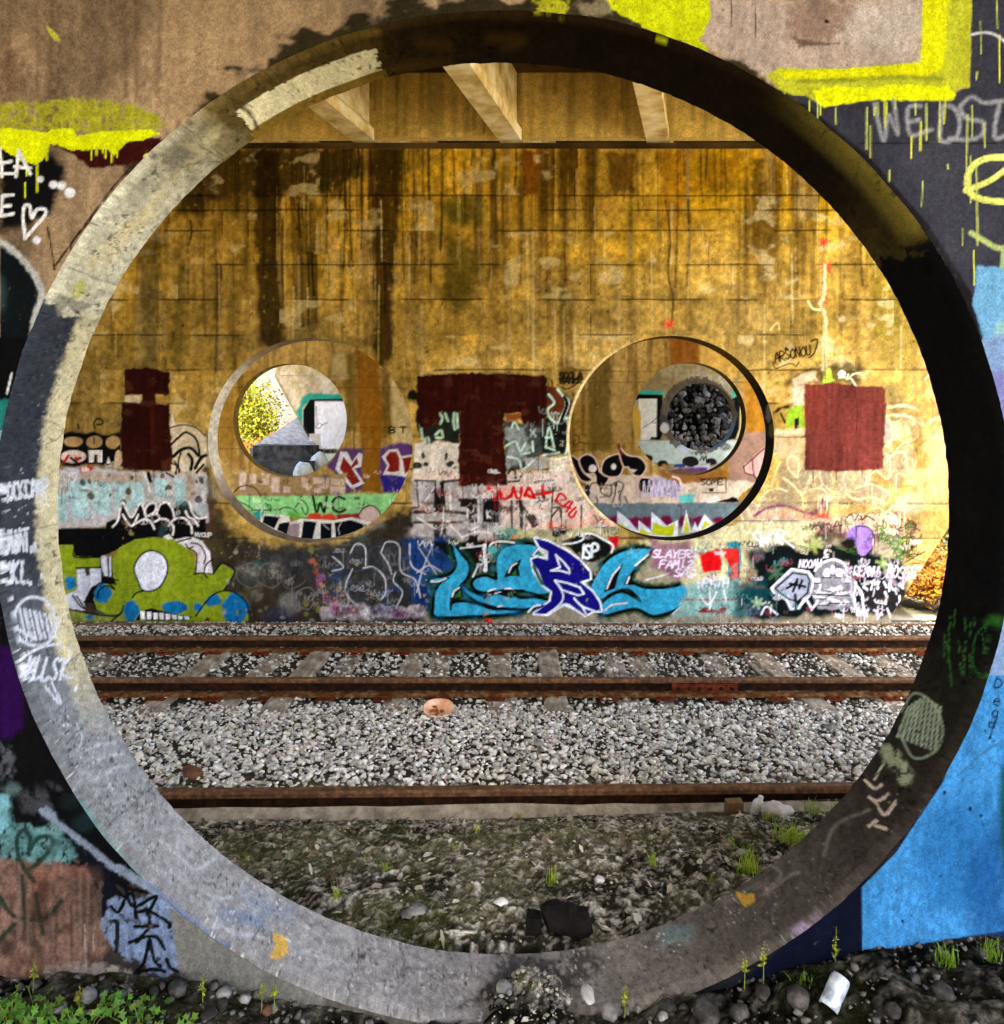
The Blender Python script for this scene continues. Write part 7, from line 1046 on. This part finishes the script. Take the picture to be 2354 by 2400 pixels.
cob = [(z7, 500, 1740, 26, 2.43, M_cob2, 'pale rounded cobble left of the ivy at the foot of the near wall'), (z7, 860, 1722, 18, 2.45, M_cob, 'small grey cobble below the black tag on the near wall'), (z7, 1000, 1700, 34, 2.46, M_cob, 'large dark cobble against the near wall under the black tag'), (z7, 1250, 1728, 23, 2.45, M_cob2, 'round grey cobble, left of a matching pair by the lower rim'), (z7, 1372, 1752, 21, 2.44, M_cob2, 'round pinkish cobble, right of a matching pair by the lower rim'), (z7, 1195, 1690, 16, 2.47, M_cob, 'small cobble tucked behind the round grey one'), (z7, 1240, 1790, 19, 2.41, M_cob, 'dull cobble in front of the round grey one'), (z7, 310, 1820, 24, 2.36, M_cob2, 'flat pale stone among the ivy leaves'), (z7, 1492, 1830, 18, 2.40, M_brownst, 'angular purplish stone below the lower rim'), (z7, 1170, 1845, 24, 2.36, M_cob, 'broad low stone right of the ivy'),
       (z8, 955, 1700, 28, 2.60, M_cob2, 'grey boulder resting on the sill beside the spilled earth'), (z8, 985, 1728, 10, 2.56, M_cob2, 'white pebble beside the grey boulder on the sill'), (z8, 1422, 1738, 28, 2.52, M_pale, 'white angular stone block on the spilled earth'), (z8, 1540, 1838, 30, 2.46, M_cob2, 'rounded grey stone at the bottom edge right of the spilled earth'), (z8, 1842, 1862, 19, 2.45, M_cob2, 'pale stone at the bottom edge below the right rim'),
       (z9, 240, 1838, 46, 2.40, M_cob, 'large dark boulder at the bottom edge left of the can'), (z9, 560, 1725, 25, 2.46, M_cob, 'brown-grey stone behind the large dark boulder'), (z9, 752, 1752, 42, 2.43, M_cob, 'wide rounded boulder just left of the can'), (z9, 1560, 1722, 34, 2.38, M_cob, 'stone in the dark weeds right of the can'), (z9, 1282, 1825, 24, 2.38, M_cob, 'upright stone below and right of the can'), (z9, 30, 1810, 26, 2.44, M_cob, 'grey stone at the bottom edge under the right part of the sill'), (z9, 430, 1840, 30, 2.38, M_cob, 'stone between the large dark boulder and the can')]
for k, (f, zx, zy, rs_, Y, m_, lb) in enumerate(cob):
    x, Y, z = onfront(f, zx, zy, rs_ * 2.4 / F * .35) if not (f is z8 and zx < 1500) else (*at(f, zx, zy, Y)[:1], Y, at(f, zx, zy, Y)[1]); r_ = rs_ * Y / F * .82; o = link('stone', lump('stone', r_, .72, 700 + k, m_, pts=15, rough=.05))
    o.location = (x, Y, z); tag(o, lb, 'stone')
    if k in (12,): o.scale = (1.2, 1, .8)
    if k in (7, 9): o.scale = (1, 1.2, .55)
    o.rotation_euler = (random.uniform(-.3, .3), random.uniform(-.2, .2), random.uniform(0, 6))
def onground(f, zx, zy, dz=0.0, lo=2.86, hi=9.0):
    (sx, sy), = f([(zx, zy)]); best = None
    for Y in np.linspace(lo, hi, 400):
        z = PZ(sy, Y)
        if z <= GZ(PX(sx, Y), Y) + dz: return PX(sx, Y), Y, z
    return PX(sx, hi), hi, GZ(PX(sx, hi), hi)
deb = [(z8, 475, 1300, 28, .35, M_cob2, 'flat grey slab on the earth left of the charred block', 'stone', 1.5), (z8, 940, 1245, 17, .6, M_white, 'white lump of concrete on the earth between slab and charred block', 'rubble', 1.2), (z8, 1490, 1108, 12, .7, M_white, 'white chip up the slope above the charred block', 'rubble', 1.1), (z8, 240, 1165, 9, .6, M_brownst, 'small pink brick chip on the left of the earth', 'rubble', 1.1), (z8, 1500, 418, 10, .7, M_brownst, 'rust-brown stone lying on the pale ballast', 'stone', 1.1), (z7, 1070, 540, 27, .8, M_brownst, 'dull brown rock in the ballast by the left rim', 'stone', 1.2), (z9, 930, 265, 16, .6, M_cob2, 'smooth pale stone on the ballast by the right rim', 'stone', 1.3), (z9, 765, 75, 8, .9, M_cob2, 'small white stone on a tie end', 'stone', 1.0), (z9, 1195, 75, 8, .9, M_cob2, 'small pale stone beside the right rim below the rail', 'stone', 1.0), (z8, 350, 1395, 7, .7, M_cob2, 'small pebble near the back edge of the sill', 'stone', 1.0), (z8, 740, 1310, 9, .6, M_brownst, 'reddish brick chip in the middle of the earth', 'rubble', 1.0), (z8, 1420, 900, 16, .4, M_cob2, 'pale flat stone high on the trampled earth', 'stone', 1.2)]
for k, (f, zx, zy, rs_, fl, m_, lb, ct, sx_) in enumerate(deb):
    x, Y, z = onground(f, zx, zy); r_ = rs_ * Y / F; o = link('stone' if ct == 'stone' else 'rubble_chunk', lump('stone', r_, fl, 800 + k, m_, pts=14, rough=.02)); o.location = (x, Y, z + r_ * fl * .5); o.scale = (sx_, 1, 1); o.rotation_euler = (0, 0, random.uniform(-.4, .4)); tag(o, lb, ct)
x, z = PX(1217, YA), -.5 + .025; o = link('stone', lump('stone', .055, .6, 850, M_cob2)); o.location = (x, YA - .01, -.5 + .028); o.scale = (1.4, .8, 1); tag(o, 'pale stone resting on top of the farther rail', 'stone')
# charred block: burnt log with a split end and a small piece beside it
x, Y, z = onground(z8, 1310, 1400); b_ = MB(); random.seed(5)
b_.tube([(x - .09 + .18 * t, Y + .01 * math.sin(t * 5), z + .055 + .008 * math.sin(t * 7)) for t in np.linspace(0, 1, 9)], [.05, .058, .06, .056, .061, .058, .06, .055, .046], 10)
b_.v = [(p[0] + random.uniform(-.004, .004), p[1] + random.uniform(-.004, .004), p[2] + random.uniform(-.005, .005)) for p in b_.v]
o = b_.build('charred_log', M_black); tag(o, 'black charred log on the earth just behind the sill', 'log'); MB().box((x - .16, Y - .03, z - .01), (x - .10, Y + .03, z + .075), jit=.012).build('burnt_end', M_black, o)
# sticks
M_stick = noise_mat('bleached_wood', (128, 116, 98), (206, 198, 182), 20.0, stretch=(1, 8, 8), bump=.3)
for f, p, q, rad, lb in ((z8, (665, 1415), (805, 1405), .006, 'white splintered board piece near the back edge of the sill'), (z8, (620, 1268), (692, 1270), .004, 'short pale stick on the middle of the earth'), (z7, (1310, 578), (1520, 572), .010, 'bleached stick lying on the ballast beside the disused rail'), (z8, (1480, 1365), (1560, 1400), .006, 'pale stick leaning right of the charred log'), (z8, (900, 1475), (960, 1490), .006, 'orange-brown splinter at the back edge of the sill')):
    x0, Y0, z0 = onground(f, *p); x1, Y1_, z1_ = onground(f, *q); b_ = MB().tube([(x0, Y0, z0 + rad * 1.5), ((x0 + x1) / 2, (Y0 + Y1_) / 2, (z0 + z1_) / 2 + rad * 2), (x1, Y1_, z1_ + rad * 1.5)], [rad * .8, rad * 1.3, rad * .7], 6); o = b_.build('stick', M_stick); tag(o, lb, 'stick')
# paper-white bottle and crumpled bag by the disused rail
x, Y, z = onground(z9, 512, 640, lo=4.0, hi=4.69); Y = 4.60; x = PX(1554 + 512 / K, Y); gz_ = GZ(x, Y); rr_ = .034
b_ = MB(); prof = [(0, .030), (.004, .034), (.075, .034), (.09, .028), (.102, .016), (.125, .015), (.126, 0.001)]; n_ = 14; vs = []; ax = Vector((.25, -.2, .95)).normalized(); e1_ = ax.cross(Vector((0, 1, 0))).normalized(); e2_ = ax.cross(e1_)
for h_, r_ in prof:
    for j in range(n_): t = 2 * PI * j / n_; p = Vector((x, Y, gz_ + .01)) + ax * h_ + (e1_ * math.cos(t) + e2_ * math.sin(t)) * r_; vs.append(p)
fs = [(i_ * n_ + j, i_ * n_ + (j + 1) % n_, (i_ + 1) * n_ + (j + 1) % n_, (i_ + 1) * n_ + j) for i_ in range(len(prof) - 1) for j in range(n_)] + [tuple(range(n_ - 1, -1, -1))]
o = b_.add(vs, fs).build('bottle', M_white, smooth=True); tag(o, 'dirty white plastic bottle standing against the disused rail', 'bottle')
me = lump('bag', .085, .5, 870, M_white, pts=18, rough=.16); o = link('crumpled_bag', me); o.location = (x + .12, Y - .04, GZ(x + .12, Y - .04) + .03); o.scale = (1.3, .8, 1); tag(o, 'crumpled white bag lying beside the white bottle', 'bag')
bx_ = PX(1554 + 390 / K, 4.66); o = MB().box((bx_ - .05, 4.60, -.40), (bx_ + .05, 4.67, -.325), jit=.004).build('wood_block', noise_mat('block_wood', (84, 62, 40), (140, 112, 78), 20.0, stretch=(2, 8, 8))); tag(o, 'small brown wood block wedged against the disused rail', 'wood block')
# foam bowl
x, Y, z = onground(z8, 600, 165, lo=5.5, hi=7.2); Y = min(Y, 6.85); z = GZ(x, Y) + .02; b_ = MB(); prof = [(.001, .012), (.075, .012), (.10, .022), (.132, .060), (.140, .072), (.136, .078), (.126, .066), (.098, .030), (.07, .022), (.001, .020)]; n_ = 28; vs = []; tilt = Matrix.Rotation(.28, 3, 'X')
for r_, h_ in prof:
    for j in range(n_): t = 2 * PI * j / n_; vs.append(Vector((x, Y, z)) + tilt @ Vector((r_ * math.cos(t), r_ * math.sin(t), h_ + (.006 * math.sin(3 * t) if h_ > .05 else 0))))
fs = [(i_ * n_ + j, i_ * n_ + (j + 1) % n_, (i_ + 1) * n_ + (j + 1) % n_, (i_ + 1) * n_ + j) for i_ in range(len(prof) - 1) for j in range(n_)]
o = b_.add(vs, fs).build('food_bowl', noise_mat('peach_foam', (214, 150, 110), (240, 206, 180), 8.0, bump=.1, rough=.5), smooth=True); tag(o, 'peach-coloured disposable bowl tipped on the ballast below the rail', 'bowl')
vs = [(x, Y, z)]; b_ = MB(); random.seed(9)
for j in range(9): t = random.uniform(0, 6.28); r_ = random.uniform(.02, .09); p = Vector((x, Y, z)) + tilt @ Vector((r_ * math.cos(t), r_ * math.sin(t), .036)); b_.box((p.x - .014, p.y - .01, p.z - .01), (p.x + .014, p.y + .012, p.z + .008), jit=.006)
b_.build('food_scraps', noise_mat('scraps', (96, 50, 24), (176, 110, 60), 40.0), o)
# crushed can at the foot of the near wall
cx_, cy_, cz_ = onfront(z9, 960, 1725, .040); ax = Vector((.62, .45, .64)).normalized(); e1_ = ax.cross(Vector((0, 1, 0))).normalized(); e2_ = ax.cross(e1_); n_ = 22; vs = []; rows = [(-.050, .0262), (-.0495, .0285), (-.03, .0290), (-.015, .0275), (0, .0288), (.02, .0284), (.036, .0288), (.044, .0270), (.048, .0245)]
for h_, r_ in rows:
    for j in range(n_): t = 2 * PI * j / n_; d_ = r_ * (1 - .10 * max(0, math.cos(t - 1)) * math.exp(-((h_ + .01) / .022) ** 2)); vs.append(Vector((cx_, cy_, cz_)) + ax * h_ + (e1_ * math.cos(t) + e2_ * math.sin(t)) * d_)
fs = [(i_ * n_ + j, i_ * n_ + (j + 1) % n_, (i_ + 1) * n_ + (j + 1) % n_, (i_ + 1) * n_ + j) for i_ in range(len(rows) - 1) for j in range(n_)]
M_can = noise_mat('can_paint', (128, 138, 152), (196, 204, 214), 30.0, rough=.35, metal=.3, bump=.15, bscale=90); can = MB().add(vs, fs).build('drink_can', M_can, smooth=True); tag(can, 'dented white drink can leaning in the weeds below the blue panel', 'can')
ld = MB(); q_ = [Vector((cx_, cy_, cz_)) + ax * h_ + (e1_ * math.cos(2 * PI * j / 22) + e2_ * math.sin(2 * PI * j / 22)) * r_ for h_, r_ in ((.048, .0245), (.0485, .0235), (.0455, .0225), (.0455, .002)) for j in range(22)]; ld.add(q_, [(i_ * 22 + j, i_ * 22 + (j + 1) % 22, (i_ + 1) * 22 + (j + 1) % 22, (i_ + 1) * 22 + j) for i_ in range(3) for j in range(22)]).build('lid', noise_mat('can_lid', (90, 92, 96), (150, 152, 156), 40.0, metal=.8, rough=.4), can)
vs = []
for h_ in np.linspace(-.020, .026, 5):
    for t in np.linspace(-2.45, -1.75, 7): vs.append(Vector((cx_, cy_, cz_)) + ax * (h_ + .006 * math.sin(t * 9)) + (e1_ * math.cos(t) + e2_ * math.sin(t)) * .0294)
M_ink = noise_mat('can_print', (24, 26, 60), (60, 64, 100), 90.0, rough=.4); MB().add(vs, [(i_ * 7 + j, i_ * 7 + j + 1, i_ * 7 + j + 8, i_ * 7 + j + 7) for i_ in range(4) for j in range(6) if (i_ + j) % 3]).build('print', M_ink, can)
x_, y_ = PX(1145, 10.22), 10.20; o = link('red_wrapper', lump('wrapper', .07, .5, 880, noise_mat('red_plastic', (150, 20, 16), (226, 70, 56), 20.0, rough=.4), pts=14, rough=.2)); o.location = (x_, y_, GZ(x_, y_) + .05); tag(o, 'crumpled red wrapper at the foot of the ochre wall', 'wrapper')
o = link('white_bag', lump('bag', .12, .45, 881, M_white, pts=16, rough=.2)); o.location = (PX(852, 9.1), 9.1, -.66); o.scale = (1.4, .8, 1); tag(o, 'torn white plastic in the ballast below the dark wall', 'litter')
# ------------------------------------------------------------------ plants
def leaf_cloud(name, P, D, S, cols, parent, shape, mat=M_leaf):
    """leaf faces: P centres, D normals-ish (random tilt), S sizes"""
    sv = np.array(shape); m = len(sv); n = len(P); r = np.random.default_rng(len(P) + 5); V = np.zeros((n, m, 3)); 
    a = r.uniform(0, 2 * PI, n); nrm = D / (np.linalg.norm(D, axis=1)[:, None] + 1e-9); ref = np.where(np.abs(nrm[:, 2:3]) > .9, np.array([[1., 0, 0]]), np.array([[0, 0, 1.]])); u = np.cross(nrm, ref); u /= np.linalg.norm(u, axis=1)[:, None]; w = np.cross(nrm, u)
    uu = u * np.cos(a)[:, None] + w * np.sin(a)[:, None]; ww = -u * np.sin(a)[:, None] + w * np.cos(a)[:, None]
    for k in range(m): V[:, k] = P + (uu * sv[k, 0] + ww * sv[k, 1] + nrm * sv[k, 2]) * S[:, None]
    tri = np.array([(0, k, k + 1) for k in range(1, m - 1)]); T = (tri[None] + (np.arange(n) * m)[:, None, None]).reshape(-1, 3)
    return link(name, mesh_np(name, V.reshape(-1, 3), tris=T, col=np.repeat(cols, m, 0)), mat, parent)
OVAL = [(-1, 0, 0), (-.3, -.42, .12), (.4, -.36, .1), (1, 0, -.1), (.4, .36, .1), (-.3, .42, .12)]
IVY = [(-.6, 0, 0), (-.75, -.5, .05), (-.2, -.42, .08), (-.05, -.85, 0), (.25, -.35, .08), (1, 0, -.08), (.25, .35, .08), (-.05, .85, 0), (-.2, .42, .08), (-.75, .5, .05)]
M_stem = noise_mat('stem', (70, 84, 30), (120, 130, 60), 30.0)
rp = np.random.default_rng(77)
ivy = [(z7, 60, 1840, 44, 2.33, 'left edge corner'), (z7, 230, 1800, 30, 2.38, 'second from the left edge'), (z7, 640, 1770, 26, 2.37, 'tallest, below the blue patch on the wall'), (z7, 440, 1880, 24, 2.31, 'lowest, at the bottom edge'), (z7, 800, 1840, 28, 2.34, 'right-hand end of the row'), (z7, 140, 1900, 30, 2.29, 'in the bottom corner in front of the others'), (z7, 1000, 1890, 14, 2.32, 'small, apart to the right')]
for f, zx, zy, n, Y, wh in ivy:
    n = int(n * 1.05)
    x, Y, z = onfront(f, zx, zy, .045); root = empty('ivy_plant', (x, Y, GZ(x, 2.3))); tag(root, 'bright green ivy clump, ' + wh, 'ivy', 'ivy clumps at the lower left'); P = rp.normal(0, 1, (n, 3)) * np.array([.035, .025, .022]) + np.array([0, 0, z - GZ(x, 2.3)]); D = rp.normal(0, .5, (n, 3)) + np.array([0, -.55, .8])
    g = lin((92, 136, 44)) * rp.uniform(.25, 1.15, (n, 1)); g = g * (1 + rp.normal(0, .1, (n, 3))); leaf_cloud('leaves', P, D, rp.uniform(.011, .020, n), g, root, IVY)
    b_ = MB()
    for j in range(0, n, 3): b_.tube([(P[j, 0] * .3, P[j, 1] * .3, -.02), (P[j, 0] * .7, P[j, 1] * .7, P[j, 2] * .6), tuple(P[j])], .0012, 4, cap=False)
    b_.build('stems', M_stem, root)
shoots = [(z7, 185, 1710, 1545, 2.42, 'against the wall at far left'), (z7, 440, 1830, 1690, 2.36, 'between two ivy clumps'), (z7, 590, 1900, 1780, 2.32, 'among the ivy at the bottom edge'), (z7, 1130, 1800, 1620, 2.42, 'left of the round cobbles'), (z7, 1460, 1790, 1670, 2.43, 'behind the angular stone'), (z7, 1530, 1780, 1670, 2.43, 'next to the lower rim on the left'), (z9, 455, 1660, 1520, 2.46, 'thin, left of two below the right rim'), (z9, 560, 1650, 1440, 2.46, 'thicker, right of two below the right rim'), (z9, 960, 1620, 1360, 2.47, 'tall, in front of the navy paint by the blue panel'), (z8, 1628, 1850, 1680, 2.47, 'dark, right of the spilled earth')]
for f, zx, zb0, zt, Y, wh in shoots:
    x, z0 = at(f, zx, zb0, Y); _, z1_ = at(f, zx, zt, Y); h_ = z1_ - z0; root = empty('weed_shoot', (x, Y, z0)); tag(root, 'upright yellow-green weed shoot, ' + wh, 'weed', 'weed shoots along the near wall'); MB().tube([(0, 0, -.03), (.002, 0, h_ * .5), (.004, 0, h_)], [.0018, .0015, .0006], 5).build('stem', M_stem, root)
    n = 46; t = rp.random(n); P = np.stack([rp.normal(0, .005, n) + .004 * t, rp.normal(0, .005, n), h_ * (.35 + .65 * t)], 1); D = rp.normal(0, 1, (n, 3)); leaf_cloud('leaves', P, D, rp.uniform(.004, .010, n) * (1.15 - t), lin((150, 158, 34)) * rp.uniform(.45, 1.1, (n, 1)), root, OVAL)
def tuft(x, Y, z, h, n, spread, label, cA=(112, 140, 30), cB=(176, 190, 60)):
    V = []; T = []; CCs = []
    for j in range(n):
        a = rp.uniform(0, 2 * PI); l = h * rp.uniform(.5, 1.1); lean = rp.uniform(.1, .9); bx0 = rp.normal(0, spread * .3, 2); w = .0022 + .0016 * rp.random(); px_ = np.array([-math.sin(a), math.cos(a)]) * w; o0 = len(V); c = lin(cA) + (lin(cB) - lin(cA)) * rp.random()
        for k in range(4):
            t = k / 3; off = np.array([math.cos(a), math.sin(a)]) * lean * l * t ** 2 * .7 + bx0; zz_ = l * t * (1 - .25 * lean * t); ww = 1 - t * .92; V += [(off[0] - px_[0] * ww, off[1] - px_[1] * ww, zz_ - .01), (off[0] + px_[0] * ww, off[1] + px_[1] * ww, zz_ - .01)]; CCs += [c, c]
        T += [(o0 + 2 * k, o0 + 2 * k + 1, o0 + 2 * k + 3, o0 + 2 * k + 2) for k in range(3)]
    o = link('grass_tuft', mesh_np('grass_tuft', V, T, col=np.array(CCs)), M_leaf); o.location = (x, Y, z); tag(o, label, 'grass'); o['group'] = 'grass tufts on the trampled earth'; return o
tf = [(z8, 810, 840, .10, 22, .02, 'slender grass tuft just below the disused rail, left of centre'), (z8, 1045, 760, .09, 16, .02, 'thin grass tuft below the disused rail at the centre'), (z8, 1240, 690, .07, 14, .03, 'short grass tuft touching the disused rail right of centre'), (z8, 678, 950, .10, 10, .02, 'few upright grass blades on the dark earth'), (z8, 300, 1050, .06, 24, .04, 'low leafy tuft left of centre'), (z8, 1225, 1110, .11, 26, .03, 'tall grass tuft above the charred log'), (z8, 1030, 940, .05, 18, .03, 'small yellow tuft in the middle of the earth'), (z8, 20, 1220, .11, 30, .03, 'grass tuft near the left back edge of the sill'), (z9, 480, 1060, .13, 90, .08, 'thick bright tuft near the right rim'), (z9, 720, 890, .12, 170, .14, 'broad bright patch of grass against the right rim'), (z9, 380, 900, .07, 26, .05, 'yellow-green tuft left of the thick bright one'), (z9, 960, 640, .09, 40, .05, 'grass tuft by the bag at the disused rail'), (z9, 270, 1120, .06, 18, .03, 'thin tuft low on the right part of the earth'), (z8, 1790, 1020, .10, 24, .04, 'pale tuft right of the charred log'), (z7, 1380, 1010, .08, 10, .015, 'lone blades by the left rim'), (z7, 1590, 770, .06, 8, .015, 'tiny blades under the disused rail at left'), (z8, 180, 990, .05, 14, .02, 'pale short tuft far left on the earth'), (z9, 600, 760, .07, 50, .09, 'mossy low grass under the white bag'), (z9, 850, 700, .08, 90, .12, 'grass between the bag and the right rim')]
for f, zx, zy, h_, n, sp, lb in tf: x, Y, z = onground(f, zx, zy, hi=4.66); tuft(x, Y, z - .005, h_, n, sp, lb)
for f, zx, zy, h_, n, lb in ((z9, 1830, 1760, .06, 60, 'dark weeds in the bottom right corner'), (z9, 1580, 1560, .06, 50, 'dark weeds under the blue panel'), (z9, 800, 1850, .05, 40, 'low weeds under the boulder left of the can')):
    x, z = at(f, zx, zy, 2.42); tuft(x, 2.42, GZ(x, 2.4), h_, n, .05, lb, (50, 84, 14), (120, 150, 30))
# shrubs in the sun beyond the piers
def shrub(name, x, Y, w, h, n, leafs, cA, cB, label, group=None):
    z = GZ(x, Y); root = empty(name, (x, Y, z - .05)); tag(root, label, 'shrub', group); b_ = MB(); tips = []
    for j in range(11):
        a = rp.uniform(0, 2 * PI); tx, ty, tz = math.cos(a) * w * .42 * rp.random() ** .5, math.sin(a) * w * .35, h * rp.uniform(.55, .95); b_.tube([(0, 0, 0), (tx * .4, ty * .4, tz * .5), (tx, ty, tz)], [.03 * h / 2, .018 * h / 2, .006 * h / 2], 5); tips.append((tx, ty, tz))
    b_.build('branches', M_wood, root); tips = np.array(tips); k = rp.integers(0, len(tips), n); P = tips[k] * rp.uniform(.45, 1.05, (n, 1)) + rp.normal(0, 1, (n, 3)) * np.array([w * .14, w * .12, h * .10]); P[:, 2] = np.clip(P[:, 2], .06, None); D = rp.normal(0, .7, (n, 3)) + np.array([0, -.5, .5]); t = rp.random((n, 1)); leaf_cloud('foliage', P, D, rp.uniform(.6, 1.2, n) * leafs, (lin(cA) * (1 - t) + lin(cB) * t) * rp.uniform(.55, 1.1, (n, 1)), root, OVAL)
YG, YG2, OR1, OR2 = (96, 104, 4), (140, 136, 8), (124, 66, 6), (150, 112, 30)
shrub('shrub', -9.55, 29.6, 1.9, 3.0, 2200, .085, YG, YG2, 'sunlit yellow-green shrub beyond the slanted end of the farthest wall', 'shrubs on the sunny bank')
shrub('shrub', -10.3, 30.0, 1.9, 3.2, 2000, .085, YG, YG2, 'tall yellow-green shrub in the middle of the sunny bank', 'shrubs on the sunny bank')
shrub('shrub', -10.9, 30.4, 2.0, 2.9, 1100, .08, YG, YG2, 'yellow-green shrub farther left on the sunny bank', 'shrubs on the sunny bank')
shrub('shrub', -9.0, 28.3, 2.0, 1.2, 2000, .08, OR1, OR2, 'low orange-leaved shrub in front of the yellow-green shrub', 'shrubs on the sunny bank')
shrub('shrub', -8.3, 29.3, 1.4, 1.5, 1500, .08, OR1, OR2, 'orange-leaved shrub close to the slanted wall end', 'shrubs on the sunny bank')
shrub('shrub', 6.55, 11.5, 1.2, .75, 1100, .05, OR1, (170, 120, 20), 'sunlit orange-leaved shrub at the right end of the ochre wall', 'shrubs at the right end of the ochre wall')
shrub('shrub', 7.3, 12.4, 1.4, 1.0, 1100, .055, OR1, OR2, 'taller orange shrub behind the first at the right end of the ochre wall', 'shrubs at the right end of the ochre wall')
shrub('shrub', 8.6, 14.2, 2.0, 1.6, 1200, .07, (70, 84, 40), (120, 120, 60), 'dull green shrub on the bank right of the ochre wall', 'shrubs at the right end of the ochre wall')
# sunlit wing wall, dark block, white lumps, boulders behind the far opening
vw, qw = wall_sheet(steps((-14.5, -7.0, .05)), steps((-.5, 6.0, .05)), 32.6, []); px, py = proj(vw); cw = Canvas(px, py, .8); cw.col[:] = lin((104, 100, 95)) * (.6 + .8 * fbm(px / 8, py / 10, 905, 4))[:, None] * .8
cw.scribble(*za([(540, 500)])[0], *za([(650, 560)])[0], 9, 2.4, (70, 66, 64), R_); cw.scribble(*za([(570, 410)])[0], *za([(640, 470)])[0], 7, 2, (90, 86, 84), R_); cw.scribble(*za([(650, 590)])[0], *za([(740, 680)])[0], 8, 2, (120, 96, 100), R_); cw.line(za([(480, 600), (760, 590)]), 1.6, (120, 110, 100))
o = link('wing_wall', mesh_np('wing_wall', vw, qw, col=cw.col), M_wall); tag(o, 'pale sunlit concrete wing wall with faint scribbles behind the yellow shrubs', 'wall'); b_ = MB().box((-14.5, 32.605, -.5), (-7.0, 33.2, 6.0)); b_.build('wall_back', M_conc, o)
M_dkc = noise_mat('sooty_concrete', (28, 30, 34), (84, 86, 92), 3.0, bump=.4, bscale=20); root = MB().box((-8.0, 24.2, -.3), (-6.1, 25.1, 1.25), jit=.02).build('concrete_block', M_dkc); tag(root, 'dark stepped concrete block in front of the farthest wall, left', 'concrete block'); MB().box((-8.3, 23.5, -.3), (-5.9, 24.195, .78), jit=.02).build('step', M_dkc, root)
pA, pB, pC = [(PX(a_, y_), y_, PZ(b_, y_)) for a_, b_, y_ in ((703, 975, 28.4), (585, 1050, 25.4), (745, 1050, 26.7))]; b_ = MB(); b_.add([pA, pB, pC] + [(p[0], p[1] + .15, p[2] - .35) for p in (pA, pB, pC)], [(0, 1, 2), (3, 5, 4), (0, 3, 4, 1), (1, 4, 5, 2), (2, 5, 3, 0)]); o = b_.build('shaded_slope', noise_mat('slope_shade_grey', (104, 110, 122), (150, 154, 164), 6.0, bump=.3)); tag(o, 'slope slab coloured blue-grey for the shade under the slanted wall end', 'slab')  # added slab; the bank's shade is put into its blue-grey
for k, (x, Y, r_, lb) in enumerate(((-6.15, 23.35, .34, 'white-painted rock heap, lower piece, beside the dark block'), (-5.75, 23.9, .38, 'white-painted rock heap, upper piece, beside the dark block'))):
    o = link('painted_rock', lump('rock', r_, .8, 900 + k, noise_mat('white_paint_rock', (150, 170, 190), (216, 226, 232), 4.0, bump=.3), pts=16)); o.location = (x, Y, .42 + .28 * k); o.scale = (1, .8, 1.25); tag(o, lb, 'rock')
def crag(seed, mat):
    sv, st = stone_shapes(1, 11, .8, seed)[0]; me = bpy.data.meshes.new('boulder'); me.from_pydata([tuple(p) for p in sv], [], [tuple(t) for t in st]); me.materials.append(mat); return me
M_boul2 = noise_mat('boulder_pale', (96, 98, 104), (176, 178, 184), 3.0, c3=(132, 134, 140), bump=.5, bscale=14, dist=.03)
M_boul3 = noise_mat('boulder_dark', (22, 22, 24), (64, 62, 62), 3.0, bump=.5, bscale=14, dist=.03)
bms = [crag(920 + k, (M_boul, M_boul2, M_boul3)[k % 3]) for k in range(12)]
rb = np.random.default_rng(55); cnt = 0
for row in range(15):
    for col_ in range(17):
        x = H4[0][0] - 1.55 + col_ * .215 + rb.uniform(-.08, .08) + (row % 2) * .1; Y = 28.25 + row * .19 + rb.uniform(-.06, .06); z = .52 + row * .215 + rb.uniform(-.05, .05)
        o = link('boulder', bms[rb.integers(0, 12) if row > 6 else rb.choice([0, 1, 4, 7, 10, 3])]); s_ = rb.uniform(.10, .25); o.location = (x, Y, z); o.scale = (s_, s_ * rb.uniform(.8, 1.1), s_ * rb.uniform(.8, 1.2)); o.rotation_euler = tuple(rb.uniform(0, 6, 3)); tag(o, 'dark grey boulder heaped behind the far round opening', 'boulder', 'boulders heaped behind the far round opening')
o = link('rubble_bank', mesh_np('rubble_bank', np.array([(5, 28.0, -.3), (9.6, 28.0, -.3), (9.6, 31.4, 3.6), (5, 31.4, 3.6), (5, 33, 4.6), (9.6, 33, 4.6)]), [(0, 1, 2, 3), (3, 2, 5, 4)]), M_black); tag(o, kind='structure')
